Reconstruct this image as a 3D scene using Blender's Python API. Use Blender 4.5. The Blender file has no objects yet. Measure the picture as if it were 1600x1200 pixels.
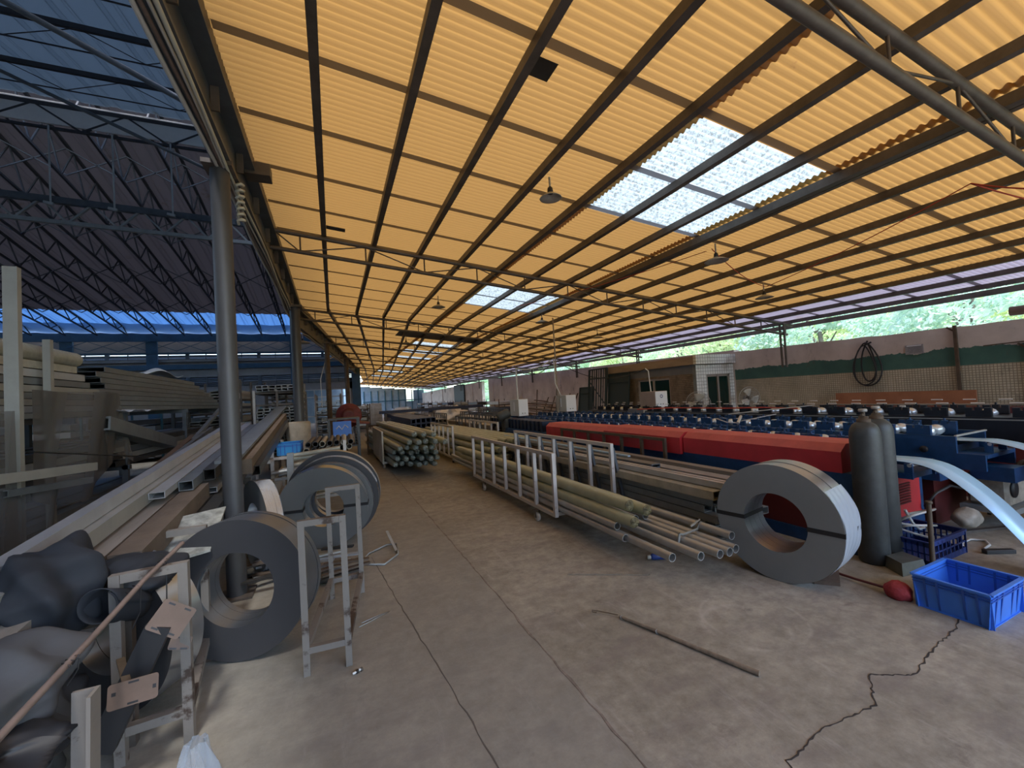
import bpy, math, random
from mathutils import Vector, Matrix
R = math.radians
rnd = random.Random(7)
SC = bpy.context.scene
COL = SC.collection

# ---------------------------------------------------------------- camera
cam_d = bpy.data.cameras.new('camera')
cam = bpy.data.objects.new('camera', cam_d)
COL.objects.link(cam)
cam_d.sensor_fit = 'HORIZONTAL'
cam_d.sensor_width = 36.0
cam_d.lens = 14.4
cam_d.clip_end = 400
cam_d.clip_start = 0.05
def cam_axes():
    Y = Vector((-279, -33, -640)).normalized()
    X = Vector((1461, 71, -640)); X = (X - Y*X.dot(Y)).normalized()
    Z = X.cross(Y)
    return Matrix((X, Y, Z))          # camera -> world
cam.matrix_world = Matrix.Translation((0, 0, 1.65)) @ cam_axes().to_4x4()
SC.camera = cam

# ---------------------------------------------------------------- light
w = bpy.data.worlds.new('sky'); SC.world = w; w.use_nodes = True
nt = w.node_tree; nt.nodes.clear()
sky = nt.nodes.new('ShaderNodeTexSky'); sky.sky_type = 'NISHITA'
sky.sun_elevation = R(62); sky.sun_rotation = R(115); sky.sun_disc = False
sky.air_density = 1.0; sky.dust_density = 2.2; sky.ozone_density = 2.0
bgn = nt.nodes.new('ShaderNodeBackground'); bgn.inputs['Strength'].default_value = 0.75
wo = nt.nodes.new('ShaderNodeOutputWorld')
nt.links.new(sky.outputs[0], bgn.inputs[0]); nt.links.new(bgn.outputs[0], wo.inputs[0])
sl = bpy.data.lights.new('sun', 'SUN'); sl.energy = 4.0; sl.angle = R(12); sl.color = (1.0, 0.96, 0.90)
so = bpy.data.objects.new('sun', sl); COL.objects.link(so)
so.rotation_euler = Vector((-0.14, -0.50, 1.0)).to_track_quat('Z', 'Y').to_euler()
so.location = (10, 0, 30)

SC.view_settings.view_transform = 'Standard'
SC.view_settings.look = 'None'
SC.view_settings.gamma = 1.0
SC.view_settings.use_curve_mapping = False
SC.view_settings.exposure = 0.58
try:
    SC.cycles.max_bounces = 8; SC.cycles.diffuse_bounces = 5; SC.cycles.transmission_bounces = 6
    SC.cycles.glossy_bounces = 4; SC.cycles.transparent_max_bounces = 12
    SC.cycles.use_denoising = True; SC.cycles.sample_clamp_indirect = 6.0
    SC.cycles.caustics_reflective = False; SC.cycles.caustics_refractive = False
except Exception:
    pass

# ---------------------------------------------------------------- materials
def mat(name, col, rough=0.6, metal=0.0, var=0.0, scale=6.0, col2=None, bump=0.0, bscale=40.0, stretch=None, spec=0.5, trans=None, alpha=None, lo=0.35, hi=0.65):
    m = bpy.data.materials.new(name); m.use_nodes = True
    t = m.node_tree; b = t.nodes['Principled BSDF']
    b.inputs['Roughness'].default_value = rough; b.inputs['Metallic'].default_value = metal
    b.inputs['Specular IOR Level'].default_value = spec
    b.inputs['Base Color'].default_value = (*col, 1)
    if alpha is not None: b.inputs['Alpha'].default_value = alpha
    tc = t.nodes.new('ShaderNodeTexCoord')
    vec = tc.outputs['Object']
    if stretch:
        mp = t.nodes.new('ShaderNodeMapping'); mp.inputs['Scale'].default_value = stretch
        t.links.new(vec, mp.inputs[0]); vec = mp.outputs[0]
    if var > 0 or col2:
        n = t.nodes.new('ShaderNodeTexNoise'); n.inputs['Scale'].default_value = scale
        n.inputs['Detail'].default_value = 6; n.inputs['Roughness'].default_value = 0.65
        t.links.new(vec, n.inputs['Vector'])
        r = t.nodes.new('ShaderNodeValToRGB')
        c2 = col2 or tuple(max(0, c*(1-var)) for c in col)
        r.color_ramp.elements[0].color = (*c2, 1); r.color_ramp.elements[0].position = lo
        r.color_ramp.elements[1].color = (*col, 1); r.color_ramp.elements[1].position = hi
        t.links.new(n.outputs[0], r.inputs[0]); t.links.new(r.outputs[0], b.inputs['Base Color'])
    if bump > 0:
        n2 = t.nodes.new('ShaderNodeTexNoise'); n2.inputs['Scale'].default_value = bscale; n2.inputs['Detail'].default_value = 4
        t.links.new(vec, n2.inputs['Vector'])
        bp = t.nodes.new('ShaderNodeBump'); bp.inputs['Strength'].default_value = bump; bp.inputs['Distance'].default_value = 0.02
        t.links.new(n2.outputs[0], bp.inputs['Height']); t.links.new(bp.outputs[0], b.inputs['Normal'])
    return m

def sheet_mat(name, col, tcol, mix, dirt=(0.3, 0.2, 0.1), dscale=1.2, dlo=0.60, dhi=0.80, grime=0.0, gscale=60.0, stripe=0.0):
    """translucent roofing sheet: diffuse below, lets daylight through"""
    m = bpy.data.materials.new(name); m.use_nodes = True
    t = m.node_tree; t.nodes.clear()
    out = t.nodes.new('ShaderNodeOutputMaterial')
    tc = t.nodes.new('ShaderNodeTexCoord')
    n = t.nodes.new('ShaderNodeTexNoise'); n.inputs['Scale'].default_value = dscale; n.inputs['Detail'].default_value = 8
    n.inputs['Roughness'].default_value = 0.7
    t.links.new(tc.outputs['Object'], n.inputs['Vector'])
    r = t.nodes.new('ShaderNodeValToRGB')
    r.color_ramp.elements[0].position = dlo; r.color_ramp.elements[0].color = (0, 0, 0, 1)
    r.color_ramp.elements[1].position = dhi; r.color_ramp.elements[1].color = (1, 1, 1, 1)
    t.links.new(n.outputs[0], r.inputs[0])
    fac = r.outputs[0]
    if grime:
        g = t.nodes.new('ShaderNodeTexNoise'); g.inputs['Scale'].default_value = gscale; g.inputs['Detail'].default_value = 5
        g.inputs['Roughness'].default_value = 0.75
        t.links.new(tc.outputs['Object'], g.inputs['Vector'])
        gr = t.nodes.new('ShaderNodeValToRGB')
        gr.color_ramp.elements[0].position = 0.47; gr.color_ramp.elements[1].position = 0.60
        gr.color_ramp.elements[1].color = (grime, grime, grime, 1)
        t.links.new(g.outputs[0], gr.inputs[0])
        mx = t.nodes.new('ShaderNodeMath'); mx.operation = 'MAXIMUM'
        t.links.new(fac, mx.inputs[0]); t.links.new(gr.outputs[0], mx.inputs[1]); fac = mx.outputs[0]
    def mixc(a):
        q = t.nodes.new('ShaderNodeMix'); q.data_type = 'RGBA'
        q.inputs[6].default_value = (*a, 1)
        q.inputs[7].default_value = (*[x*y*2.2 if True else x for x, y in zip(a, dirt)], 1)
        t.links.new(fac, q.inputs[0]); return q.outputs[2]
    d = t.nodes.new('ShaderNodeBsdfDiffuse'); t.links.new(mixc(col), d.inputs[0])
    tr = t.nodes.new('ShaderNodeBsdfTranslucent'); trc = mixc(tcol); t.links.new(trc, tr.inputs[0])
    if stripe:      # corrugation shading put into the transmitted colour as darker troughs
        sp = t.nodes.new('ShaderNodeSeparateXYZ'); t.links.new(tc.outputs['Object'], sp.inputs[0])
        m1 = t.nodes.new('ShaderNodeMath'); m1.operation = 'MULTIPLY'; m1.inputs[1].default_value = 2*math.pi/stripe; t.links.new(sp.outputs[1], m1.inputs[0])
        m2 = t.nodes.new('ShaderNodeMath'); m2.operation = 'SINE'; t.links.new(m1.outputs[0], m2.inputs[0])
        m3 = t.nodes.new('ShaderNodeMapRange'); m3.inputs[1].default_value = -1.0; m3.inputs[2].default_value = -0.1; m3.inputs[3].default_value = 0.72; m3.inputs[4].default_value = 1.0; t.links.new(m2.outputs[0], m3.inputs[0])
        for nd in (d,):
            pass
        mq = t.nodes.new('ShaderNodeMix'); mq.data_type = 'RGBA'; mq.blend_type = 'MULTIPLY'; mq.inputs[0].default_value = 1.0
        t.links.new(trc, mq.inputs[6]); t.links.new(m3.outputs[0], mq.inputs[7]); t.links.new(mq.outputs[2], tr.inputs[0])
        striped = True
    else: striped = None
    ms = t.nodes.new('ShaderNodeMixShader'); ms.inputs[0].default_value = mix
    t.links.new(d.outputs[0], ms.inputs[1]); t.links.new(tr.outputs[0], ms.inputs[2])
    t.links.new(ms.outputs[0], out.inputs[0])
    return m

def plastic_mat(name, col, see=0.5, rough=0.15):
    m = bpy.data.materials.new(name); m.use_nodes = True
    t = m.node_tree; b = t.nodes['Principled BSDF']
    b.inputs['Base Color'].default_value = (*col, 1); b.inputs['Roughness'].default_value = rough
    tp = t.nodes.new('ShaderNodeBsdfTransparent'); ms = t.nodes.new('ShaderNodeMixShader')
    lw = t.nodes.new('ShaderNodeLayerWeight'); lw.inputs[0].default_value = 0.4
    mr = t.nodes.new('ShaderNodeMapRange'); mr.inputs['To Min'].default_value = 1-see; mr.inputs['To Max'].default_value = 1.0
    t.links.new(lw.outputs['Facing'], mr.inputs['Value'])
    t.links.new(mr.outputs[0], ms.inputs[0]); t.links.new(tp.outputs[0], ms.inputs[1]); t.links.new(b.outputs[0], ms.inputs[2])
    t.links.new(ms.outputs[0], t.nodes['Material Output'].inputs[0])
    return m

M = {}
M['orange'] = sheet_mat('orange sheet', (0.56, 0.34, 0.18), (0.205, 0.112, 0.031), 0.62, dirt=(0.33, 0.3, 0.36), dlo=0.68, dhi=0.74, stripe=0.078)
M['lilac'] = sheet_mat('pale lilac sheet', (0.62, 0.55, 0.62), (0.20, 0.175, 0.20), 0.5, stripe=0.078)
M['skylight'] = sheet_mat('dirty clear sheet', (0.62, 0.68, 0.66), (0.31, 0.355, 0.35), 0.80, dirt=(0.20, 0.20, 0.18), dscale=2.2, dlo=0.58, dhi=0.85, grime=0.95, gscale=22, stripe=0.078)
M['hallroof'] = sheet_mat('hall roof sheet', (0.22, 0.27, 0.31), (0.17, 0.21, 0.25), 0.5)
M['hallroof2'] = sheet_mat('pale hall roof sheet', (0.40, 0.38, 0.40), (0.12, 0.112, 0.12), 0.5)
M['bluesheet'] = sheet_mat('blue translucent sheet', (0.25, 0.42, 0.70), (0.20, 0.32, 0.47), 0.7, dscale=0.8)
M['tarp'] = sheet_mat('white tarp', (0.5, 0.55, 0.6), (0.40, 0.50, 0.60), 0.5, dscale=1.5)
M['steel_dark'] = mat('dark painted steel', (0.125, 0.105, 0.090), 0.5, 0.15, 0.4, 5, bump=0.05)
M['steel_black'] = mat('black painted pipe', (0.045, 0.043, 0.045), 0.35, 0.3, 0.3, 4)
M['steel_grey'] = mat('grey painted steel', (0.10, 0.118, 0.14), 0.5, 0.2, 0.3, 3)
M['steel_brown'] = mat('brown rusty steel', (0.12, 0.085, 0.055), 0.7, 0.1, 0.4, 6)
M['batten'] = sheet_mat('grey brown lap strip', (0.22, 0.18, 0.15), (0.26, 0.25, 0.27), 0.5)
M['hall_steel'] = mat('hall truss steel', (0.045, 0.047, 0.055), 0.6, 0.2)
M['white_steel'] = mat('white painted steel', (0.52, 0.50, 0.48), 0.5, 0.1, 0.45, 9, col2=(0.28, 0.22, 0.18), lo=0.30, hi=0.40)
M['rust_frame'] = mat('chipped cream paint', (0.20, 0.18, 0.16), 0.6, 0.1, 0, 5, col2=(0.06, 0.04, 0.03), lo=0.40, hi=0.46, bump=0.1)
M['galv'] = mat('galvanised steel', (0.50, 0.51, 0.50), 0.38, 0.45, 0.2, 5)
M['galv_dull'] = mat('dull galvanised steel', (0.34, 0.36, 0.36), 0.5, 0.35, 0.2, 5)
M['coil'] = mat('coil edge', (0.24, 0.255, 0.26), 0.5, 0.3, 0.1, 2)
M['coil_dark'] = mat('dark coil edge', (0.065, 0.065, 0.07), 0.5, 0.3, 0.1, 2)
M['coil_grey'] = mat('dull coil edge', (0.15, 0.155, 0.155), 0.45, 0.3, 0.1, 2)
M['coil_tread'] = mat('blued coil tread', (0.20, 0.225, 0.26), 0.35, 0.7, 0.15, 3)
M['column_paint'] = mat('dark grey column paint', (0.062, 0.064, 0.070), 0.45, 0.1, 0.2, 3)
M['coil_bright'] = mat('bright coil strip', (0.55, 0.58, 0.62), 0.28, 0.9, 0.15, 3)
M['strip_steel'] = mat('bright strip steel', (0.42, 0.64, 0.84), 0.32, 0.25)
M['black'] = mat('black band', (0.012, 0.012, 0.014), 0.5)
M['black_cloth'] = mat('black fabric', (0.026, 0.030, 0.038), 0.75, 0.0, 0.2, 4, spec=0.25)
M['grey_cloth'] = mat('grey fabric', (0.085, 0.088, 0.095), 0.8, 0.0, 0.2, 4, spec=0.2)
M['brown_plate'] = mat('brown steel plate', (0.15, 0.10, 0.075), 0.6, 0.2, 0.2, 6)
M['red'] = mat('red machine paint', (0.50, 0.028, 0.035), 0.45, 0.0, 0.25, 3)
M['redtop'] = mat('dusty red paint', (0.55, 0.10, 0.085), 0.65, 0.0, 0.25, 4)
M['blue'] = mat('blue machine paint', (0.012, 0.06, 0.17), 0.4, 0.1, 0.35, 8)
M['navy'] = mat('dark blue machine paint', (0.012, 0.028, 0.075), 0.4, 0.2, 0.4, 8)
M['teal'] = mat('teal blue paint', (0.025, 0.11, 0.16), 0.6, 0.0, 0.3, 2)
M['bluebeam'] = mat('blue beam paint', (0.035, 0.10, 0.17), 0.6, 0.0, 0.3, 2)
M['blackpaint'] = mat('black machine paint', (0.010, 0.013, 0.022), 0.4, 0.1, 0.4, 8)
M['chrome'] = mat('polished roller', (0.62, 0.68, 0.74), 0.25, 0.6)
M['binblue'] = mat('blue plastic', (0.055, 0.22, 0.78), 0.4, 0.0, 0.12, 5)
M['bindark'] = mat('dark blue plastic', (0.02, 0.05, 0.22), 0.45, 0.0, 0.2, 5)
M['crateblue'] = mat('sky blue plastic', (0.02, 0.23, 0.55), 0.4)
M['gas'] = mat('grey gas cylinder paint', (0.065, 0.07, 0.068), 0.5, 0.2, 0.3, 10, bump=0.05)
M['greenwrap'] = mat('green wrapping film', (0.42, 0.44, 0.30), 0.32, 0.0, 0.2, 5, bump=0.25, bscale=14)
M['greenwrap2'] = mat('pale blue green film', (0.30, 0.36, 0.32), 0.3, 0.0, 0.25, 9, bump=0.5, bscale=26)
M['kraft'] = mat('brown paper wrap', (0.14, 0.105, 0.078), 0.8, 0.0, 0.3, 5, bump=0.3, bscale=12)
M['timber'] = mat('pale timber', (0.28, 0.25, 0.215), 0.7, 0.0, 0.3, 3, stretch=(4, 0.4, 4))
M['darktimber'] = mat('dark timber', (0.14, 0.09, 0.06), 0.8, 0.0, 0.4, 4)
M['cream'] = mat('cream profile', (0.36, 0.36, 0.33), 0.4, 0.2, 0.2, 3)
M['whiteprof'] = mat('whitish aluminium profile', (0.50, 0.52, 0.54), 0.35, 0.4, 0.2, 3)
M['greyprof'] = mat('grey aluminium profile', (0.23, 0.255, 0.275), 0.4, 0.5, 0.3, 3)
M['darkprof'] = mat('dark aluminium profile', (0.07, 0.068, 0.065), 0.4, 0.5, 0.3, 3)
M['copper'] = mat('coppery pole', (0.20, 0.15, 0.13), 0.5, 0.2, 0.3, 10)
M['clear'] = plastic_mat('clear plastic film', (0.58, 0.64, 0.72), 0.90)
M['greyfilm'] = plastic_mat('grey plastic film', (0.09, 0.09, 0.09), 0.45, 0.45)
M['concrete_block'] = mat('stained concrete', (0.36, 0.31, 0.25), 0.9, 0, 0.3, 6, bump=0.3)
M['boxgrey'] = mat('grey control box', (0.52, 0.52, 0.46), 0.5, 0, 0.08, 3)
M['boxwhite'] = mat('white box side', (0.78, 0.80, 0.84), 0.4)
M['card'] = mat('brown cardboard', (0.36, 0.29, 0.24), 0.8, 0, 0.15, 4)
M['plywood'] = mat('red brown plywood', (0.38, 0.16, 0.08), 0.7, 0, 0.25, 3)
M['maroon'] = mat('dark maroon paint', (0.10, 0.015, 0.015), 0.5)
M['gatedark'] = mat('dark green gate paint', (0.018, 0.035, 0.038), 0.5)
M['glass_dark'] = mat('dark green glass', (0.008, 0.03, 0.026), 0.12)
M['alu'] = mat('aluminium frame', (0.42, 0.38, 0.34), 0.45, 0.4)
M['white'] = mat('white paint', (0.75, 0.76, 0.76), 0.5, 0, 0.08, 5)
M['lampshade'] = mat('enamel lamp shade', (0.42, 0.41, 0.38), 0.4, 0.2, 0.3, 8)
M['rubber'] = mat('black rubber', (0.018, 0.018, 0.02), 0.6)
M['wheel'] = mat('caster wheel', (0.55, 0.51, 0.46), 0.5, 0.1, 0.2, 10)
M['redcord'] = mat('red cord', (0.45, 0.06, 0.04), 0.6)
M['redbag'] = mat('red mesh cloth', (0.42, 0.045, 0.055), 0.7, 0, 0.3, 12, bump=0.4)
M['bamboo'] = mat('weathered pole', (0.28, 0.22, 0.16), 0.7, 0, 0.4, 20)
M['hosew'] = mat('white hose', (0.55, 0.55, 0.52), 0.4)
M['machinecream'] = mat('dirty cream machine', (0.42, 0.37, 0.30), 0.6, 0, 0.4, 10)
M['leafA'] = sheet_mat('fresh leaves', (0.50, 0.66, 0.48), (0.62, 0.78, 0.50), 0.45, dscale=0.6)
M['leafB'] = sheet_mat('bright leaves', (0.60, 0.70, 0.44), (0.72, 0.80, 0.46), 0.45, dscale=0.6)
M['leafC'] = sheet_mat('bluish leaves', (0.54, 0.68, 0.58), (0.62, 0.78, 0.62), 0.45, dscale=0.6)
M['bark'] = mat('bark', (0.22, 0.18, 0.14), 0.9, 0, 0.4, 8)
M['hill'] = mat('grassy hill', (0.18, 0.32, 0.16), 0.95, 0, 0.5, 1.0, bump=0.5, bscale=3)

# ---------------------------------------------------------------- mesh helpers
class MB:
    def __init__(s): s.v = []; s.f = []; s.sm = []; s.mi = []
    def add(s, verts, faces, smooth=False, mi=0):
        o = len(s.v); s.v += [tuple(p) for p in verts]
        for f in faces:
            s.f.append(tuple(i+o for i in f)); s.sm.append(smooth); s.mi.append(mi)
        return s
    def hexa(s, P, mi=0):     # 8 corners: bottom 4 ccw, top 4 ccw
        return s.add(P, [(3,2,1,0),(4,5,6,7),(0,1,5,4),(1,2,6,5),(2,3,7,6),(3,0,4,7)], mi=mi)
    def box(s, x0, x1, y0, y1, z0, z1, mi=0):
        return s.hexa([(x0,y0,z0),(x1,y0,z0),(x1,y1,z0),(x0,y1,z0),(x0,y0,z1),(x1,y0,z1),(x1,y1,z1),(x0,y1,z1)], mi)
    def bevbox(s, x0, x1, y0, y1, z0, z1, b=0.01, mi=0):
        # chamfered box built from 24 points
        bm_v = []; idx = {}
        xs = (x0, x1); ys = (y0, y1); zs = (z0, z1)
        def pt(i, j, k, ax):
            x = xs[i] + (b if i == 0 else -b)*(ax != 0); y = ys[j] + (b if j == 0 else -b)*(ax != 1); z = zs[k] + (b if k == 0 else -b)*(ax != 2)
            return (x, y, z)
        for i in (0,1):
            for j in (0,1):
                for k in (0,1):
                    for ax in (0,1,2):
                        idx[(i,j,k,ax)] = len(bm_v); bm_v.append(pt(i,j,k,ax))
        F = []
        g = lambda *a: idx[a]
        F.append((g(0,0,0,0),g(0,0,1,0),g(0,1,1,0),g(0,1,0,0))); F.append((g(1,0,0,0),g(1,1,0,0),g(1,1,1,0),g(1,0,1,0)))
        F.append((g(0,0,0,1),g(1,0,0,1),g(1,0,1,1),g(0,0,1,1))); F.append((g(0,1,0,1),g(0,1,1,1),g(1,1,1,1),g(1,1,0,1)))
        F.append((g(0,0,0,2),g(0,1,0,2),g(1,1,0,2),g(1,0,0,2))); F.append((g(0,0,1,2),g(1,0,1,2),g(1,1,1,2),g(0,1,1,2)))
        for j in (0,1):
            for k in (0,1): F.append((g(0,j,k,1),g(1,j,k,1),g(1,j,k,2),g(0,j,k,2)))
        for i in (0,1):
            for k in (0,1): F.append((g(i,0,k,0),g(i,1,k,0),g(i,1,k,2),g(i,0,k,2)))
        for i in (0,1):
            for j in (0,1): F.append((g(i,j,0,0),g(i,j,1,0),g(i,j,1,1),g(i,j,0,1)))
        for i in (0,1):
            for j in (0,1):
                for k in (0,1): F.append((g(i,j,k,0),g(i,j,k,1),g(i,j,k,2)))
        return s.add(bm_v, F, mi=mi)
    def bar(s, p, q, w, h, up=(0,0,1), mi=0):   # rectangular bar from p to q, w across, h along 'up'
        p = Vector(p); q = Vector(q); d = (q-p).normalized(); u = Vector(up)
        if abs(d.dot(u)) > 0.98: u = Vector((0,1,0)) if abs(d.y) < 0.9 else Vector((1,0,0))
        a = d.cross(u).normalized()*w/2; b = a.cross(d).normalized()*h/2
        return s.hexa([p-a-b, p+a-b, q+a-b, q-a-b, p-a+b, p+a+b, q+a+b, q-a+b], mi)
    def rtube(s, p, q, w, h, t=0.004, up=(0,0,1), mi=0):  # hollow rectangular tube
        p = Vector(p); q = Vector(q); d = (q-p).normalized(); u = Vector(up)
        if abs(d.dot(u)) > 0.98: u = Vector((0,1,0))
        a = d.cross(u).normalized(); b = a.cross(d).normalized()
        o = [(-w/2,-h/2),(w/2,-h/2),(w/2,h/2),(-w/2,h/2)]; i_ = [(x*(1-2*t/w), y*(1-2*t/h)) for x, y in o]
        V = [p+a*x+b*y for x,y in o]+[q+a*x+b*y for x,y in o]+[p+a*x+b*y for x,y in i_]+[q+a*x+b*y for x,y in i_]
        F = []
        for k in range(4):
            n = (k+1)%4
            F += [(k,n,4+n,4+k),(8+n,8+k,12+k,12+n),(k,8+k,8+n,n),(4+k,4+n,12+n,12+k)]
        return s.add(V, F, mi=mi)
    def tube(s, p, q, r, n=10, r2=None, cap=True, mi=0):
        return s.path([p, q], [r, r if r2 is None else r2], n, cap, mi)
    def path(s, pts, r, n=8, cap=True, mi=0, closed=False):
        pts = [Vector(p) for p in pts]; m = len(pts)
        rs = r if isinstance(r, (list, tuple)) else [r]*m
        T = []
        for i in range(m):
            a = pts[i-1] if (i > 0 or closed) else pts[i]; b = pts[(i+1) % m] if (i < m-1 or closed) else pts[i]
            T.append((b-a).normalized())
        u = Vector((0,0,1)) if abs(T[0].z) < 0.9 else Vector((1,0,0))
        u = (u - T[0]*u.dot(T[0])).normalized()
        V = []
        for i in range(m):
            u = u - T[i]*u.dot(T[i]); u = u.normalized() if u.length > 1e-6 else T[i].orthogonal().normalized()
            w_ = T[i].cross(u)
            for k in range(n):
                a = 2*math.pi*k/n; V.append(pts[i] + (u*math.cos(a)+w_*math.sin(a))*rs[i])
        F = []
        for i in range(m if closed else m-1):
            j = (i+1) % m
            for k in range(n): F.append((i*n+k, i*n+(k+1)%n, j*n+(k+1)%n, j*n+k))
        s.add(V, F, True, mi)
        if cap and not closed:
            s.add(V[:n], [tuple(range(n))[::-1]], False, mi); s.add(V[-n:], [tuple(range(n))], False, mi)
        return s
    def pipe(s, p, q, r, t=0.003, n=14, mi=0):  # hollow round pipe
        s.path([p, q], r, n, False, mi); s.path([q, p], r-t, n, False, mi)
        p = Vector(p); q = Vector(q); d = (q-p).normalized()
        u = (Vector((0,0,1)) if abs(d.z) < 0.9 else Vector((1,0,0))); u = (u-d*u.dot(d)).normalized(); w_ = d.cross(u)
        for c in (p, q):
            V = [c+(u*math.cos(2*math.pi*k/n)+w_*math.sin(2*math.pi*k/n))*rr for rr in (r, r-t) for k in range(n)]
            s.add(V, [(k, (k+1)%n, n+(k+1)%n, n+k) for k in range(n)], False, mi)
        return s
    def lathe(s, prof, c=(0,0,0), axis=(0,0,1), n=24, closed=False, smooth=True, mi=0):
        A = Vector(axis).normalized(); u = A.orthogonal().normalized(); w_ = A.cross(u); c = Vector(c)
        V = []
        for (r, h) in prof:
            for k in range(n):
                a = 2*math.pi*k/n; V.append(c + A*h + (u*math.cos(a)+w_*math.sin(a))*r)
        m = len(prof); F = []
        for i in range(m if closed else m-1):
            j = (i+1) % m
            for k in range(n): F.append((i*n+k, i*n+(k+1)%n, j*n+(k+1)%n, j*n+k))
        return s.add(V, F, smooth, mi)
    def ring(s, c, axis, R_, r_, wd, n=96, mi=(0,0)):  # annular coil: faces mi[0], strips mi[1]
        A = Vector(axis).normalized(); c = Vector(c)
        for (ra, ha, rb, hb, m_, sm) in ((R_,0,r_,0,mi[0],False),(r_,0,r_,wd,mi[1],True),(r_,wd,R_,wd,mi[0],False),(R_,wd,R_,0,mi[1],True)):
            s.lathe([(ra,ha),(rb,hb)], c, A, n, False, sm, m_)
        return s
    def grid(s, nx, ny, fn, smooth=True, mi=0):
        V = [fn(i/(nx-1), j/(ny-1)) for j in range(ny) for i in range(nx)]
        F = [(j*nx+i, j*nx+i+1, (j+1)*nx+i+1, (j+1)*nx+i) for j in range(ny-1) for i in range(nx-1)]
        return s.add(V, F, smooth, mi)
    def build(s, name, m, parent=None, loc=None, rot=None):
        me = bpy.data.meshes.new(name); me.from_pydata(s.v, [], s.f); me.update()
        me.polygons.foreach_set('use_smooth', s.sm)
        ms = m if isinstance(m, (list, tuple)) else [m]
        for q in ms: me.materials.append(M[q] if isinstance(q, str) else q)
        if len(ms) > 1: me.polygons.foreach_set('material_index', s.mi)
        o = bpy.data.objects.new(name, me); COL.objects.link(o)
        if parent: o.parent = parent
        if loc is not None: o.location = loc
        if rot is not None: o.rotation_euler = rot
        return o

def tag(o, label=None, cat=None, group=None, kind=None):
    if label: o['label'] = label
    if cat: o['category'] = cat
    if group: o['group'] = group
    if kind: o['kind'] = kind
    return o
def thing(name, loc, label, cat, group=None, rz=0.0):
    o = bpy.data.objects.new(name, None); COL.objects.link(o)
    o.location = loc; o.rotation_euler = (0, 0, rz); o.empty_display_size = 0.1
    return tag(o, label, cat, group)
def struct(o): return tag(o, kind='structure')
def dup(o, parent=None):
    c = o.copy(); COL.objects.link(c)
    c.parent = parent
    for ch in list(o.children): dup(ch, c)
    return c
def solid(o, th, off=0.0):
    md = o.modifiers.new('thickness', 'SOLIDIFY'); md.thickness = th; md.offset = off; return o
ORD = ['first', 'second', 'third', 'fourth', 'fifth', 'sixth', 'seventh', 'eighth', 'ninth', 'tenth', 'eleventh', 'twelfth', 'thirteenth', 'fourteenth', 'fifteenth', 'sixteenth', 'seventeenth', 'eighteenth', 'nineteenth', 'twentieth']
for _t in ('twenty', 'thirty', 'forty', 'fifty'):
    ORD += [_t+'-'+o_ for o_ in ORD[:9]] + [{'twenty': 'thirtieth', 'thirty': 'fortieth', 'forty': 'fiftieth', 'fifty': 'sixtieth'}[_t]]
def ordw(k): return ORD[k]
def lerp(a, b, t): return a+(b-a)*t
# ================================================================ THE BUILDING
PITCH = -0.1077
def zr(x): return 4.61 + PITCH*(x+0.855)           # roof sheet height
def XL(y): return -0.74 if y < 13 else (-0.74+0.127*(y-13) if y < 32 else 1.67+0.09*(y-32))
XR = 12.25
ENDY = 58.0

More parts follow.
